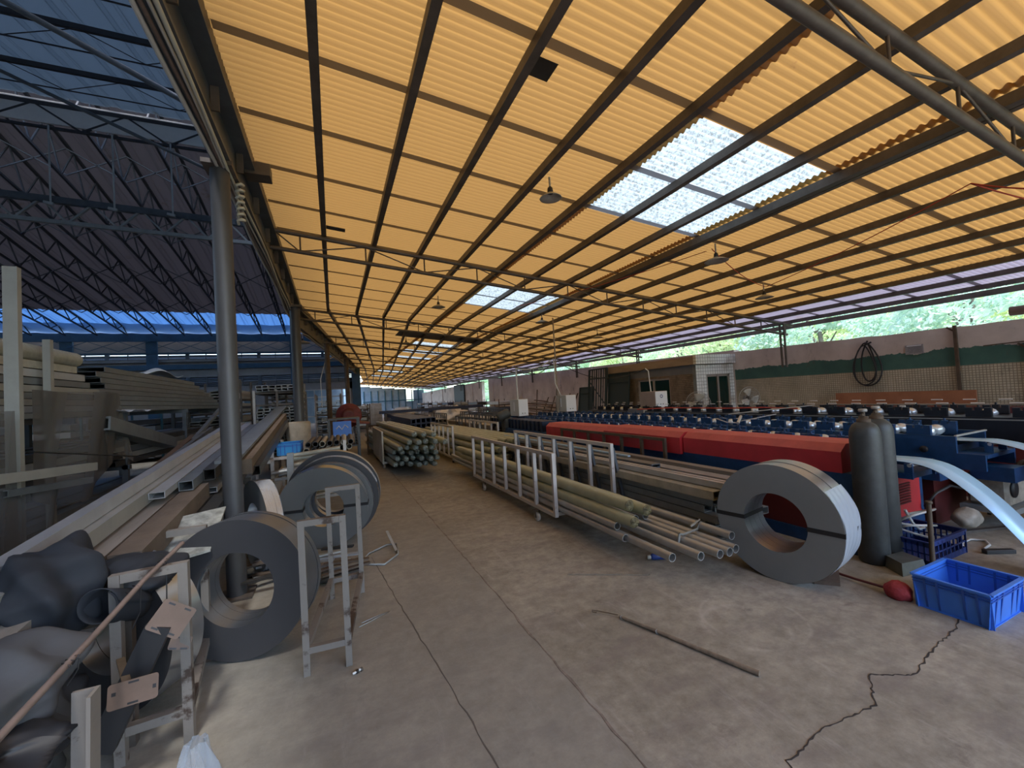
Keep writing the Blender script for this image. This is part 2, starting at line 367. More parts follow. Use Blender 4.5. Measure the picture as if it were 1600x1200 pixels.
# ---- floor
def floor_mat():
    m = bpy.data.materials.new('worn concrete floor'); m.use_nodes = True
    t = m.node_tree; b = t.nodes['Principled BSDF']
    L = t.links.new
    tc = t.nodes.new('ShaderNodeTexCoord')
    def noise(sc, det=8, ro=0.65, st=None):
        n = t.nodes.new('ShaderNodeTexNoise'); n.inputs['Scale'].default_value = sc; n.inputs['Detail'].default_value = det; n.inputs['Roughness'].default_value = ro
        v = tc.outputs['Object']
        if st:
            mp = t.nodes.new('ShaderNodeMapping'); mp.inputs['Scale'].default_value = st[:3]; mp.inputs['Rotation'].default_value = (0, 0, st[3])
            L(v, mp.inputs[0]); v = mp.outputs[0]
        L(v, n.inputs['Vector']); return n.outputs[0]
    def ramp(x, a, ca, b_, cb):
        r = t.nodes.new('ShaderNodeValToRGB'); r.color_ramp.elements[0].position = a; r.color_ramp.elements[1].position = b_
        r.color_ramp.elements[0].color = (*ca, 1); r.color_ramp.elements[1].color = (*cb, 1); L(x, r.inputs[0]); return r.outputs[0]
    def mix(f, a, c, mode='MIX'):
        q = t.nodes.new('ShaderNodeMix'); q.data_type = 'RGBA'; q.blend_type = mode
        if isinstance(f, float): q.inputs[0].default_value = f
        else: L(f, q.inputs[0])
        for s_, x in ((6, a), (7, c)):
            if isinstance(x, tuple): q.inputs[s_].default_value = (*x, 1)
            else: L(x, q.inputs[s_])
        return q.outputs[2]
    base = ramp(noise(0.7), 0.35, (0.27, 0.252, 0.208), 0.66, (0.42, 0.395, 0.335))
    fine = ramp(noise(9, 10, 0.75), 0.3, (0.60, 0.58, 0.56), 0.7, (1.22, 1.20, 1.17))
    c = mix(0.95, base, fine, 'MULTIPLY')
    streak = ramp(noise(1.6, 8, 0.7, (1.0, 2.6, 1, 0.75)), 0.50, (0, 0, 0), 0.66, (1, 1, 1))
    c = mix(mix(0.68, (0.0,)*3, streak), c, (0.20, 0.175, 0.16))
    pale = ramp(noise(1.1, 10, 0.75, (5.0, 1.0, 1, -0.9)), 0.57, (0, 0, 0), 0.70, (1, 1, 1))
    c = mix(mix(0.5, (0.0,)*3, pale), c, (0.50, 0.46, 0.42))
    blot = ramp(noise(3.5, 9, 0.8), 0.58, (0, 0, 0), 0.68, (1, 1, 1))
    c = mix(mix(0.65, (0.0,)*3, blot), c, (0.15, 0.128, 0.11))
    # swirled scuff marks left on the slab
    for (cx_, cy_, rad, wd, st_) in ((2.47, 1.98, 0.26, 0.035, 0.5), (2.60, 2.02, 0.33, 0.02, 0.35)):
        vd = t.nodes.new('ShaderNodeVectorMath'); vd.operation = 'DISTANCE'; L(tc.outputs['Object'], vd.inputs[0]); vd.inputs[1].default_value = (cx_, cy_, 0)
        sb = t.nodes.new('ShaderNodeMath'); sb.operation = 'SUBTRACT'; L(vd.outputs['Value'], sb.inputs[0]); sb.inputs[1].default_value = rad
        ab = t.nodes.new('ShaderNodeMath'); ab.operation = 'ABSOLUTE'; L(sb.outputs[0], ab.inputs[0])
        mrr = t.nodes.new('ShaderNodeMapRange'); mrr.inputs[1].default_value = 0.0; mrr.inputs[2].default_value = wd; mrr.inputs[3].default_value = st_; mrr.inputs[4].default_value = 0.0; L(ab.outputs[0], mrr.inputs[0])
        mu = t.nodes.new('ShaderNodeMath'); mu.operation = 'MULTIPLY'; L(mrr.outputs[0], mu.inputs[0]); L(ramp(noise(3.0, 6, 0.7), 0.46, (0, 0, 0), 0.56, (1, 1, 1)), mu.inputs[1])
        c = mix(mu.outputs[0], c, (0.52, 0.48, 0.43))
    # tread-worn lane along the aisle: greyer, smoother slab west of the pour joint
    sx = t.nodes.new('ShaderNodeSeparateXYZ'); L(tc.outputs['Object'], sx.inputs[0])
    mr = t.nodes.new('ShaderNodeMapRange'); mr.inputs[1].default_value = 1.16; mr.inputs[2].default_value = 1.21
    L(sx.outputs[0], mr.inputs[0])
    c2 = mix(0.45, c, (0.26, 0.255, 0.232))
    lane = mix(mr.outputs[0], c2, c)
    L(lane, b.inputs['Base Color'])
    L(ramp(noise(4), 0.3, (0.55,)*3, 0.7, (0.85,)*3), b.inputs['Roughness'])
    bp = t.nodes.new('ShaderNodeBump'); bp.inputs['Strength'].default_value = 0.25; bp.inputs['Distance'].default_value = 0.01
    L(noise(22, 8, 0.7), bp.inputs['Height']); L(bp.outputs[0], b.inputs['Normal'])
    return m
M['floor'] = floor_mat()
fl = MB(); fl.box(-26, 13.0, -15, 62, -0.3, 0)
struct(fl.build('floor', 'floor'))
# outside ground, a little lower, beyond the wall
g = MB(); g.box(13.0, 120, -60, 170, -0.5, -0.2)
struct(g.build('ground', 'hill'))

# floor joint (narrow sunk-looking line of dirt) and crack: thin solid fillets of dark dirt
def ribbon(pts, wd, z=0.003, rs=None):
    mb = MB(); n = len(pts)
    for i in range(n-1):
        a = Vector((*pts[i], 0)); b = Vector((*pts[i+1], 0)); d = (b-a).normalized(); s_ = Vector((-d.y, d.x, 0))
        w0 = wd*(rs[i] if rs else 1)/2; w1 = wd*(rs[i+1] if rs else 1)/2
        mb.hexa([a-s_*w0, b-s_*w1, b+s_*w1, a+s_*w0, a-s_*w0+Vector((0,0,z)), b-s_*w1+Vector((0,0,z)), b+s_*w1+Vector((0,0,z)), a+s_*w0+Vector((0,0,z))])
    return mb
M['crack'] = mat('crack dirt', (0.045, 0.038, 0.034), 0.95)
M['joint2'] = mat('hairline dirt', (0.13, 0.115, 0.10), 0.95)
M['joint'] = mat('joint dirt', (0.30, 0.25, 0.21), 0.95, 0, 0.5, 9)
r5 = random.Random(5)
pts = [(1.17+0.006*r5.uniform(-1, 1), -4+0.1*i) for i in range(440)]
struct(ribbon(pts, 0.016, 0.002, [r5.uniform(0.3, 1.2) for _ in pts]).build('trim_1', 'joint'))
pts = []; rs = []
ctl = [(1.62, 0.95), (1.72, 1.22), (2.05, 1.25), (2.40, 1.22), (2.62, 1.35), (2.82, 1.24), (3.2, 1.30), (3.55, 1.33), (4.2, 1.5)]
for i in range(len(ctl)-1):
    for k in range(14):
        t_ = k/14; j = 0.012
        pts.append((lerp(ctl[i][0], ctl[i+1][0], t_)+r5.uniform(-j, j)*0.5, lerp(ctl[i][1], ctl[i+1][1], t_)+r5.uniform(-j, j)*0.6)); rs.append(r5.uniform(0.25, 1.3))
struct(ribbon(pts, 0.008, 0.002, rs).build('trim_2', 'crack'))
pts = [(0.62+0.02*i+r5.uniform(-.006, .006), 2.55+0.12*i) if False else (lerp(0.30, 0.62, i/40)+r5.uniform(-.006, .006), lerp(4.7, 1.6, i/40)) for i in range(41)]
struct(ribbon(pts, 0.007, 0.002, [r5.uniform(0.3, 1.2) for _ in pts]).build('trim_3', 'joint2'))

# ---- orange corrugated roof
def corr(name, m, xa, xb, y0, y1, pitch=0.078, amp=0.014, zoff=0.0, nx=None):
    """corrugations run down the slope; xa, xb are functions of y"""
    per = 6; ny = int((y1-y0)/pitch*per)+1; nx = nx or 3
    mb = MB()
    def fn(u, v):
        y = y0+(y1-y0)*v; x = lerp(xa(y), xb(y), u)
        return (x, y, zr(x)+zoff+amp*math.sin(2*math.pi*y/pitch))
    mb.grid(nx, ny, fn)
    return struct(mb.build(name, m))
SKY = [(2.74, 4.66), (8.6, 10.45), (17.6, 18.9), (20.2, 21.4), (23.0, 24.2), (28, 29.2), (33, 34.3), (38.5, 40)]
X1, X2, X3 = 3.2, 5.22, 10.2
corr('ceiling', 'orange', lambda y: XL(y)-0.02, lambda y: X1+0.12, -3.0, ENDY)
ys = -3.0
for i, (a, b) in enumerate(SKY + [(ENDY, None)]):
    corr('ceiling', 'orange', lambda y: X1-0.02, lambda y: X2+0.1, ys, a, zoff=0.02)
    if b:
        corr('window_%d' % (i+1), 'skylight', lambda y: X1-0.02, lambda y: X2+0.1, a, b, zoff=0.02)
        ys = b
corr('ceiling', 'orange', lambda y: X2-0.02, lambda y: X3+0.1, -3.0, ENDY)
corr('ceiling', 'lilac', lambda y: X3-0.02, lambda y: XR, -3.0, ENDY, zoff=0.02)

# battens under the sheet, across the purlins
bt = None
ROOF_B = 'dark flat batten running down the slope under the orange roof sheets'
k = 0
y = -2.2
while y < ENDY-1:
    mb = MB(); xl = XL(y)+0.03; x2 = XR-0.15
    mb.add([(xl, y-.045, zr(xl)-0.030), (x2, y-.045, zr(x2)-0.030), (x2, y+.045, zr(x2)-0.030), (xl, y+.045, zr(xl)-0.030)], [(0, 1, 2, 3)])
    tag(mb.build('lap_strip', 'batten'), 'grey lap strip running down the slope under the orange sheets, %s from the camera' % ordw(k), 'strip', 'lap strips under the orange roof')
    y += 0.965 if y < 30 else 1.93
    k += 1

# purlins along the shed
px = [-0.02+0.775*k for k in range(16)]
for i, x0 in enumerate(px):
    mb = MB(); fr = (x0-XL(0))/(XR-XL(0))
    def P_(y): x = lerp(XL(y), XR, fr); return (x, y, zr(x)-0.085)
    w_, h_ = (0.075, 0.09)
    m_ = 'steel_dark'
    Y_ = [-3.0, 13.0, 32.0, ENDY]
    if 6 < 0: pass
    for a, b in zip(Y_[:-1], Y_[1:]): mb.bar(P_(a), P_(b), w_, h_)
    big = abs(x0-5.4) < 0.3
    if big:
        for a, b in zip(Y_[:-1], Y_[1:]):
            p, q = Vector(P_(a)), Vector(P_(b)); mb.bar(p+Vector((-.12, 0, 0)), q+Vector((-.12, 0, 0)), 0.10, 0.10)
    lab = ['leftmost dark purlin of the orange roof, beside the gutter beam', 'second dark purlin from the left under the orange roof', 'third dark purlin from the left under the orange roof',
           'fourth purlin from the left, the nearest round lamp hanging from it', 'fifth purlin from the left, along the left edge of the skylight', 'sixth purlin from the left, crossing the near skylight',
           'seventh purlin from the left, crossing the right part of the near skylight', 'thick double purlin along the right edge of the skylights'][i] if i < 8 else \
          ['purlin just right of the thick double one', 'second purlin right of the thick double one', 'third purlin right of the thick double one', 'fourth purlin right of the thick double one',
           'fourth purlin in from the right eave', 'third purlin in from the right eave', 'second purlin in from the right eave', 'purlin at the right eave of the orange roof'][i-8]
    tag(mb.build('purlin', m_), lab, 'purlin', 'purlins of the orange roof')
# eave strip
mb = MB(); mb.bar((XR-0.05, -3, zr(XR)-0.075), (XR-0.05, ENDY, zr(XR)-0.075), 0.05, 0.12)
struct(mb.build('trim_4', 'steel_dark'))

# roof trusses
def truss(y, lab, rc=0.035):
    xl, xr = XL(y)-0.05, 11.45
    root = thing('roof_truss', (xl, y, zr(xl)-0.17), lab, 'roof truss', 'trusses under the orange roof')
    def T(x, dz): return Vector((x-xl, 0, zr(x)-0.17-dz-(zr(xl)-0.17)))
    D = 0.28
    MB().tube(T(xl, 0), T(xr+0.25, 0), rc, 10).build('top_chord', 'steel_dark', root)
    MB().tube(T(xl, D), T(xr, D), rc*0.95, 10).build('bottom_chord', 'steel_dark', root)
    n = int((xr-xl-0.4)/0.95); first = xl+0.42
    for i in range(n+1):
        x = first+i*(xr-first-0.05)/n
        MB().tube(T(x, 0.01), T(x, D-0.01), 0.013, 6).build('post', 'steel_dark', root)
    prev = xl+0.05; mb = MB(); 
    for i in range(n+1):
        x = first+i*(xr-first-0.05)/n
        a, b = (0.02, D-0.02) if i % 2 == 0 else (D-0.02, 0.02)
        MB().tube(T(prev+0.03, a), T(x-0.03, b), 0.011, 6).build('brace', 'steel_dark', root)
        prev = x
    return root
names = {0: 'thick dark roof truss crossing the top right corner, nearest of all', 1: 'dark roof truss crossing mid picture, second nearest, ending at the post on the right wall',
         2: 'dark roof truss just beyond the second skylight, third nearest', 3: 'fourth nearest dark roof truss of the orange shed', 4: 'fifth nearest dark roof truss of the orange shed'}
TY = [1.42, 7.2, 12.98, 17.5, 22.5, 27.5, 32.5, 38, 44, 50.5]
for i, y in enumerate(TY):
    truss(y, names.get(i, 'distant thin roof truss of the orange shed, %s from the camera' % ordw(i)), 0.042 if i == 0 else 0.036)
# posts that carry the truss ends on the right wall
for i, y in enumerate(TY[1:]):
    root = thing('truss_post', (11.25, y, 1.95 if i == 0 else 2.3), 'pair of thin steel pipes carrying the truss end on the right wall' if i == 0 else 'distant thin post under a truss end on the right wall, %s along' % ordw(i), 'post', 'posts on the right wall')
    zt = zr(11.25)-0.17-(1.95 if i == 0 else 2.3)
    for s_ in (-0.055, 0.055):
        MB().tube((0, s_, 0), (0, s_, zt), 0.028, 8).build('pipe', 'steel_dark', root)
    mb = MB(); mb.bar((0, -0.055, zt*0.45), (0, 0.055, zt*0.55), 0.02, 0.02); mb.bar((0,-0.055,zt*0.75),(0,0.055,zt*0.75),0.02,0.02)
    mb.build('spacer', 'steel_dark', root)

# ---- gutter beam on the column line
def beam_path(x, z, w_, h_, m_, name='gutter_beam', pts=(-3, 13, 32)):
    mb = MB()
    for a, b in zip(pts[:-1], pts[1:]):
        mb.bar((XL(a)+x, a, z), (XL(b)+x, b, z), w_, h_)
    return mb
root = thing('gutter_beam', (XL(0), 0, 3.9), 'long grey steel gutter beam on the columns between the two halls', 'beam')
def under(mb, name, m_):
    o = mb.build(name, m_, root); o.location = (-XL(0), 0, -3.9); return o
under(beam_path(-0.09, 3.92, 0.15, 0.03, ''), 'bottom_flange', 'steel_grey')
under(beam_path(-0.10, 4.15, 0.02, 0.44, ''), 'web', 'steel_grey')
under(beam_path(-0.06, 4.38, 0.20, 0.03, ''), 'top_flange', 'steel_grey')
under(beam_path(-0.0, 4.50, 0.03, 0.24, ''), 'gutter_side', 'steel_dark')
mb = MB()
for yy in [-1.0+1.0*k for k in range(34)]:
    if yy < 31: mb.bar((XL(yy)-0.05, yy, 4.15), (XL(yy)-0.05, yy, 4.36), 0.06, 0.02, up=(0,1,0))
under(mb, 'stiffener', 'steel_dark')

# ---- columns
def column(x, y, r, ztop, m_, lab):
    root = thing('steel_column', (x, y, 0), lab, 'column', None)
    MB().tube((0,0,0.02), (0,0,ztop), r, 28).build('shaft', m_, root)
    MB().box(-r*1.7, r*1.7, -r*1.7, r*1.7, 0, 0.02).build('base_plate', 'steel_dark', root)
    MB().box(-r*1.5, r*1.5, -r*1.6, r*1.6, ztop-0.04, ztop).build('top_plate', 'steel_dark', root)
    return root
column(-0.86, 4.42, 0.078, 3.9, 'column_paint', 'nearest round grey steel column, at left, dark coil against its foot')
column(-0.70, 10.2, 0.105, 3.9, 'column_paint', 'second round grey steel column, behind the concrete drum')
column(-0.13, 16.0, 0.085, 3.9, 'steel_brown', 'third column, brown rusted pipe behind the steel bench')
column(0.66, 21.5, 0.10, 3.9, 'steel_brown', 'fourth thin brown column, beside the red machine')

# ---- right wall: mosaic tile below, green band, plaster above
def wall_mat(tile=True):
    m = bpy.data.materials.new('stained boundary wall'); m.use_nodes = True
    t = m.node_tree; b = t.nodes['Principled BSDF']; L = t.links.new
    tc = t.nodes.new('ShaderNodeTexCoord'); sep = t.nodes.new('ShaderNodeSeparateXYZ'); L(tc.outputs['Object'], sep.inputs[0])
    def noise(sc, det=6, ro=0.6, st=None):
        n = t.nodes.new('ShaderNodeTexNoise'); n.inputs['Scale'].default_value = sc; n.inputs['Detail'].default_value = det; n.inputs['Roughness'].default_value = ro
        v = tc.outputs['Object']
        if st:
            mp = t.nodes.new('ShaderNodeMapping'); mp.inputs['Scale'].default_value = st; L(v, mp.inputs[0]); v = mp.outputs[0]
        L(v, n.inputs['Vector']); return n.outputs[0]
    def ramp(x, a, ca, b_, cb):
        r = t.nodes.new('ShaderNodeValToRGB'); r.color_ramp.elements[0].position = a; r.color_ramp.elements[1].position = b_
        r.color_ramp.elements[0].color = (*ca, 1); r.color_ramp.elements[1].color = (*cb, 1); L(x, r.inputs[0]); return r.outputs[0]
    def mix(f, a, c, mode='MIX'):
        q = t.nodes.new('ShaderNodeMix'); q.data_type = 'RGBA'; q.blend_type = mode
        if isinstance(f, float): q.inputs[0].default_value = f
        else: L(f, q.inputs[0])
        for s_, x in ((6, a), (7, c)):
            if isinstance(x, tuple): q.inputs[s_].default_value = (*x, 1)
            else: L(x, q.inputs[s_])
        return q.outputs[2]
    def math_(op, a, c):
        q = t.nodes.new('ShaderNodeMath'); q.operation = op
        for i, x in enumerate((a, c)):
            if isinstance(x, (int, float)): q.inputs[i].default_value = x
            else: L(x, q.inputs[i])
        return q.outputs[0]
    plaster = ramp(noise(1.1), 0.3, (0.50, 0.44, 0.40), 0.7, (0.74, 0.67, 0.62))
    if tile:
        br = t.nodes.new('ShaderNodeTexBrick'); br.offset = 0.0
        br.inputs['Color1'].default_value = (0.58, 0.55, 0.43, 1); br.inputs['Color2'].default_value = (0.50, 0.48, 0.38, 1); br.inputs['Mortar'].default_value = (0.26, 0.23, 0.18, 1)
        br.inputs['Scale'].default_value = 1.0; br.inputs['Mortar Size'].default_value = 0.006; br.inputs['Brick Width'].default_value = 0.048; br.inputs['Row Height'].default_value = 0.048
        mp = t.nodes.new('ShaderNodeCombineXYZ'); L(sep.outputs[1], mp.inputs[0]); L(sep.outputs[2], mp.inputs[1])
        L(mp.outputs[0], br.inputs['Vector'])
        tilec = mix(0.55, br.outputs[0], ramp(noise(1.3), 0.35, (0.55, 0.50, 0.42), 0.65, (1.1, 1.0, 0.9)), 'MULTIPLY')
        # pale run marks
        runs = ramp(noise(3.0, 3, 0.5, (1, 2.2, 0.25)), 0.66, (0, 0, 0), 0.70, (1, 1, 1))
        tilec = mix(mix(0.5, (0.0,)*3, runs), tilec, (0.5, 0.45, 0.36))
        zed = math_('ADD', sep.outputs[2], math_('MULTIPLY', math_('SUBTRACT', noise(1.1, 7, 0.7), 0.5), 0.42))
        green = ramp(noise(2.0), 0.3, (0.045, 0.115, 0.10), 0.7, (0.07, 0.165, 0.135))
        isgreen = ramp(zed, 0.0, (1, 1, 1), 0.001, (0, 0, 0))
        st = t.nodes.new('ShaderNodeMath'); st.operation = 'LESS_THAN'; L(zed, st.inputs[0]); st.inputs[1].default_value = 2.02
        upper = mix(st.outputs[0], plaster, green)
        ti = t.nodes.new('ShaderNodeMath'); ti.operation = 'LESS_THAN'; L(sep.outputs[2], ti.inputs[0]); ti.inputs[1].default_value = 1.69
        c = mix(ti.outputs[0], upper, tilec)
    else:
        c = plaster
    stain = ramp(noise(2.6, 9, 0.8, (1, 1, 0.5)), 0.58, (0, 0, 0), 0.70, (1, 1, 1))
    c = mix(mix(0.75, (0.0,)*3, stain), c, (0.10, 0.085, 0.075))
    L(c, b.inputs['Base Color']); b.inputs['Roughness'].default_value = 0.85
    bp = t.nodes.new('ShaderNodeBump'); bp.inputs['Strength'].default_value = 0.2; bp.inputs['Distance'].default_value = 0.02
    L(noise(12), bp.inputs['Height']); L(bp.outputs[0], b.inputs['Normal'])
    return m
M['wall_tile'] = wall_mat(True); M['wall_plain'] = wall_mat(False)
mb = MB(); r9 = random.Random(3)
yy = -4.0; prev = 2.42
segs = []
while yy < 8.9:
    y2 = min(yy+0.35, 8.9); z2 = 2.42+0.015*max(0, yy)+r9.uniform(-0.015, 0.015)
    mb.hexa([(11.5, yy, 0), (11.75, yy, 0), (11.75, y2, 0), (11.5, y2, 0), (11.5, yy, prev), (11.75, yy, prev), (11.75, y2, z2), (11.5, y2, z2)])
    prev = z2; yy = y2
struct(mb.build('wall_right', 'wall_tile'))
mb = MB(); mb.hexa([(11.5, 8.9, 0), (11.75, 8.9, 0), (11.75, 31, 0), (11.5, 31, 0), (11.5, 8.9, 2.62), (11.75, 8.9, 2.62), (11.75, 31, 3.0), (11.5, 31, 3.0)])
mb.hexa([(11.5, 32.6, 0), (11.75, 32.6, 0), (11.75, ENDY, 0), (11.5, ENDY, 0), (11.5, 32.6, 2.9), (11.75, 32.6, 2.9), (11.75, ENDY, 2.6), (11.5, ENDY, 2.6)])
struct(mb.build('wall_right', 'wall_plain'))
# pilasters and thin pipes on the far wall
for y in (16.5, 19.5, 24.5, 29.8, 35, 40, 46, 52):
    MBp = MB(); MBp.box(11.42, 11.5, y, y+0.22, 0, 2.7)
    struct(MBp.build('trim_5', 'wall_plain'))
# coping
mb = MB()
mb.box(11.44, 11.8, 8.9, 31, 2.99, 3.03) if False else None

# ---- end wall of the shed: blue-grey cladding with bright openings
M['endclad'] = mat('pale blue cladding', (0.26, 0.36, 0.44), 0.6, 0.1, 0.3, 0.8, col2=(0.14, 0.22, 0.30))
mb = MB()
mb.box(-1.0, 4.6, ENDY, ENDY+0.2, 0, 3.84)
for xa in (4.6, 6.2, 7.8): mb.box(xa, min(xa+1.6, 9.3), ENDY, ENDY+0.2, 0, zr(xa+1.6)-0.17)
mb.box(10.3, 11.75, ENDY, ENDY+0.2, 0, 3.1); mb.box(9.3, 10.3, ENDY, ENDY+0.2, 0, 1.6)
struct(mb.build('wall_end', 'endclad'))
mb = MB()
for k in range(9): mb.box(3.7+k*0.9, 3.82+k*0.9, ENDY-0.1, ENDY-0.002, 0, 3.2)
mb.box(3.6, 11.5, ENDY-0.12, ENDY-0.003, 1.7, 1.82)
struct(mb.build('trim_6', 'teal'))

# ---- the dark hall on the left
HR = 13.0; HZ = 10.5; HW = 32.0
def zh(y): return HZ-0.19*(y-HR) if y > HR else 9.35-0.19*(HR-y)
XW = -24.0
# far slope, trapezoid ribs running down the slope
def ribbed(name, m_, x0, x1, y0, y1, pitch=0.55, h=0.03):
    mb = MB(); n = int((x1-x0)/pitch)
    for i in range(n):
        a = x0+i*pitch
        for (xa, za), (xb, zb) in zip([(a,0),(a+pitch*0.6,0),(a+pitch*0.7,h),(a+pitch*0.9,h)], [(a+pitch*0.6,0),(a+pitch*0.7,h),(a+pitch*0.9,h),(a+pitch,0)]):
            mb.add([(xa,y0,zh(y0)+za),(xb,y0,zh(y0)+zb),(xb,y1,zh(y1)+zb),(xa,y1,zh(y1)+za)], [(0,1,2,3)])
    o = mb.build(name, m_); solid(o, 0.01); return struct(o)
ribbed('ceiling', 'hallroof2', XW, 0.0, HR+0.01, 28.9)
ribbed('ceiling', 'bluesheet', XW, 1.2, 28.9, HW-0.35)
ribbed('ceiling', 'hallroof', XW, -0.9, -14.0, HR-0.05, 0.75)  # near slope lengthened out of view behind the camera to darken the left
# strip of roof over the skewed corner
mb = MB(); mb.add([(0,13.2,zh(13.2)),(1.9,32,zh(32)),(0.0,32,zh(32)),(-1.0,13.2,zh(13.2))], [(0,1,2,3)])
struct(solid(mb.build('ceiling', 'hallroof2'), 0.02))
# gap between beam and hall roof (side sheeting above the gutter)
mb = MB()
P0 = [(-0.9, -14), (-0.9, 13), (1.55, 32)]
for (xa, ya), (xb, yb) in zip(P0[:-1], P0[1:]):
    mb.add([(xa, ya, 4.42), (xb, yb, 4.42), (xb, yb, zh(yb+0.01)), (xa, ya, zh(ya+0.01) if ya < 13 else zh(13.1))], [(0,1,2,3)])
struct(solid(mb.build('wall_gable', 'hallroof'), 0.03))
# white fascia under the ridge vent
mb = MB(); mb.box(XW, -0.95, HR-0.02, HR+0.02, 8.72, 9.28)
struct(mb.build('trim_7', 'white'))
# hanging tarp along the far eave
mb = MB()
nb = 17
def tarpf(u, v):
    x = lerp(XW, 1.4, u); ph = (x*1/1.38) % 1.0
    yv = lerp(30.3, 31.75, v); return (x, yv, min(zh(yv)-0.06, lerp(7.10, 6.72, v))-0.16*math.sin(ph*math.pi)*math.sin(math.pi*(0.15+0.75*v)))
mb.grid(161, 7, tarpf)
tag(mb.build('eave_tarp', 'tarp'), 'long white tarp sagging along the far eave of the dark hall', 'tarp')
# ridge truss (along X) and the girder under it
def lattice(root, x0, x1, zt, zb, y, name_t, name_b, m_t, m_b, m_w, dx, r=0.05, slope=0.0, web='brace', box=True, xo=0, zo=0):
    def z_(x, z): return z+slope*(x-x1)
    a = MB(); a.bar((x0-xo, 0, z_(x0, zt)-zo), (x1-xo, 0, z_(x1, zt)-zo), r*1.6, r*2.2); a.build(name_t, m_t, root)
    a = MB(); a.bar((x0-xo, 0, z_(x0, zb)-zo), (x1-xo, 0, z_(x1, zb)-zo), r*1.3, r*1.3); a.build(name_b, m_b, root)
    n = int((x1-x0)/dx)
    for i in range(n):
        xa = x0+i*dx; xm = xa+dx/2; xb = xa+dx
        a = MB(); a.bar((xa-xo, 0, z_(xa, zb)-zo), (xm-xo, 0, z_(xm, zt)-zo), 0.04, 0.06, up=(0,1,0)); a.build(web, m_w, root)
        a = MB(); a.bar((xm-xo, 0, z_(xm, zt)-zo), (xb-xo, 0, z_(xb, zb)-zo), 0.04, 0.06, up=(0,1,0)); a.build(web, m_w, root)
g1 = thing('lattice_girder', (XW, HR, 6.3), 'dark girder with pale zigzag webbing across the dark hall', 'girder')
lattice(g1, XW, -1.05, 6.72, 6.2, HR, 'top_chord', 'bottom_chord', 'steel_grey', 'galv_dull', 'galv_dull', 0.92, 0.07, -0.035, xo=XW, zo=6.3)
g2 = thing('ridge_truss', (XW, HR, 8.65), 'dark truss right under the bright ridge gap of the hall', 'truss')
lattice(g2, XW, -1.05, 9.18, 8.62, HR, 'top_chord', 'bottom_chord', 'hall_steel', 'hall_steel', 'hall_steel', 1.7, 0.045, 0.0, xo=XW, zo=8.65)
for i in range(9):
    x = -3.55-1.15*i
    root = thing('hanger_rod', (x, HR-0.1, 6.75), 'pale vertical hanger rod above the zigzag girder, %s from the column' % ordw(i), 'rod', 'hanger rods in the dark hall')
    MB().tube((0,0,0), (0,0,1.88), 0.02, 6).build('rod', 'galv', root)
    mb = MB(); mb.bar((-0.12,0,0.03), (0.05,0,0.0), 0.06, 0.06); mb.build('clamp', 'galv', root)
# slope trusses
def slope_truss(x, lab):
    root = thing('hall_truss', (x, HR, 0), lab, 'roof truss', 'slope trusses of the dark hall')
    yA, yB = 0.1, HW-HR-0.6
    f = lambda y, d: Vector((0, y, zh(HR+0.01+y)-0.12-d))
    dd = lambda y: lerp(1.25, 0.35, y/yB)
    MB().bar(f(yA,0), f(yB,0), 0.07, 0.08).build('top_chord', 'hall_steel', root)
    MB().bar(f(yA,dd(yA)), f(yB,dd(yB)), 0.06, 0.07).build('bottom_chord', 'hall_steel', root)
    n = 14; mb = MB()
    for i in range(n):
        ya = lerp(yA, yB, i/n); yb = lerp(yA, yB, (i+1)/n); ym = (ya+yb)/2
        mb.bar(f(ya, dd(ya)), f(ym, 0), 0.035, 0.035); mb.bar(f(ym, 0), f(yb, dd(yb)), 0.035, 0.035)
    mb.build('web', 'hall_steel', root)
    return root
st0 = slope_truss(-1.35, 'dark lattice truss sloping down the hall roof, first from the right')
for i in range(1, 16):
    c = dup(st0); c.location.x = -1.35-1.385*i; c['label'] = 'dark lattice truss sloping down the hall roof, %s from the right' % ordw(i)
# cross bracing lines between slope trusses
for j, yy in enumerate((16.0, 19.5, 23.0, 26.5)):
    mb = MB(); z = zh(yy)-0.7
    for i in range(15):
        xa = -1.35-1.385*i; xb = xa-1.385
        mb.bar((xa, yy, z+0.45), (xb, yy, z-0.35), 0.03, 0.03); mb.bar((xa, yy, z-0.35), (xb, yy, z+0.45), 0.03, 0.03)
    tag(mb.build('cross_bracing', 'hall_steel'), ['row of X braces nearest the ridge of the hall roof', 'second row of X braces down the hall roof', 'third row of X braces down the hall roof', 'row of X braces nearest the blue eave sheets'][j], 'bracing', 'cross braces under the hall roof')
# purlins of the near slope
for j, yy in enumerate((6.0, 7.7, 9.4, 11.2)):
    mb = MB(); z = zh(yy)-0.08
    mb.bar((XW, yy, z), (-1.0, yy, z), 0.06, 0.10)
    mb.bar((XW, yy, z-0.42), (-1.0, yy, z-0.42), 0.02, 0.02)
    for i in range(24): mb.bar((-1.0-0.95*i, yy, z-(0.02 if i % 2 else 0.42)), (-1.95-0.95*i, yy, z-(0.42 if i % 2 else 0.02)), 0.012, 0.012)
    tag(mb.build('hall_purlin', 'hall_steel'), ['light lattice purlin at the top left corner, nearest of four', 'second nearest lattice purlin of the near hall roof', 'third nearest lattice purlin of the near hall roof', 'lattice purlin just before the bright ridge gap'][j], 'purlin', 'lattice purlins of the near hall roof')
# loose tubes running up there
mb = MB(); mb.tube((-4.8, 5.2, 6.6), (-1.0, 5.0, 4.7), 0.03, 8)
tag(mb.build('stay_tube', 'steel_grey'), 'grey diagonal stay tube meeting the gutter beam at the top left', 'tube')
mb = MB(); mb.tube((-7.5, 9.2, 8.6), (-1.05, 8.6, 5.6), 0.03, 8)
tag(mb.build('stay_tube', 'steel_grey'), 'long grey diagonal stay tube ending behind the nearest column top', 'tube')

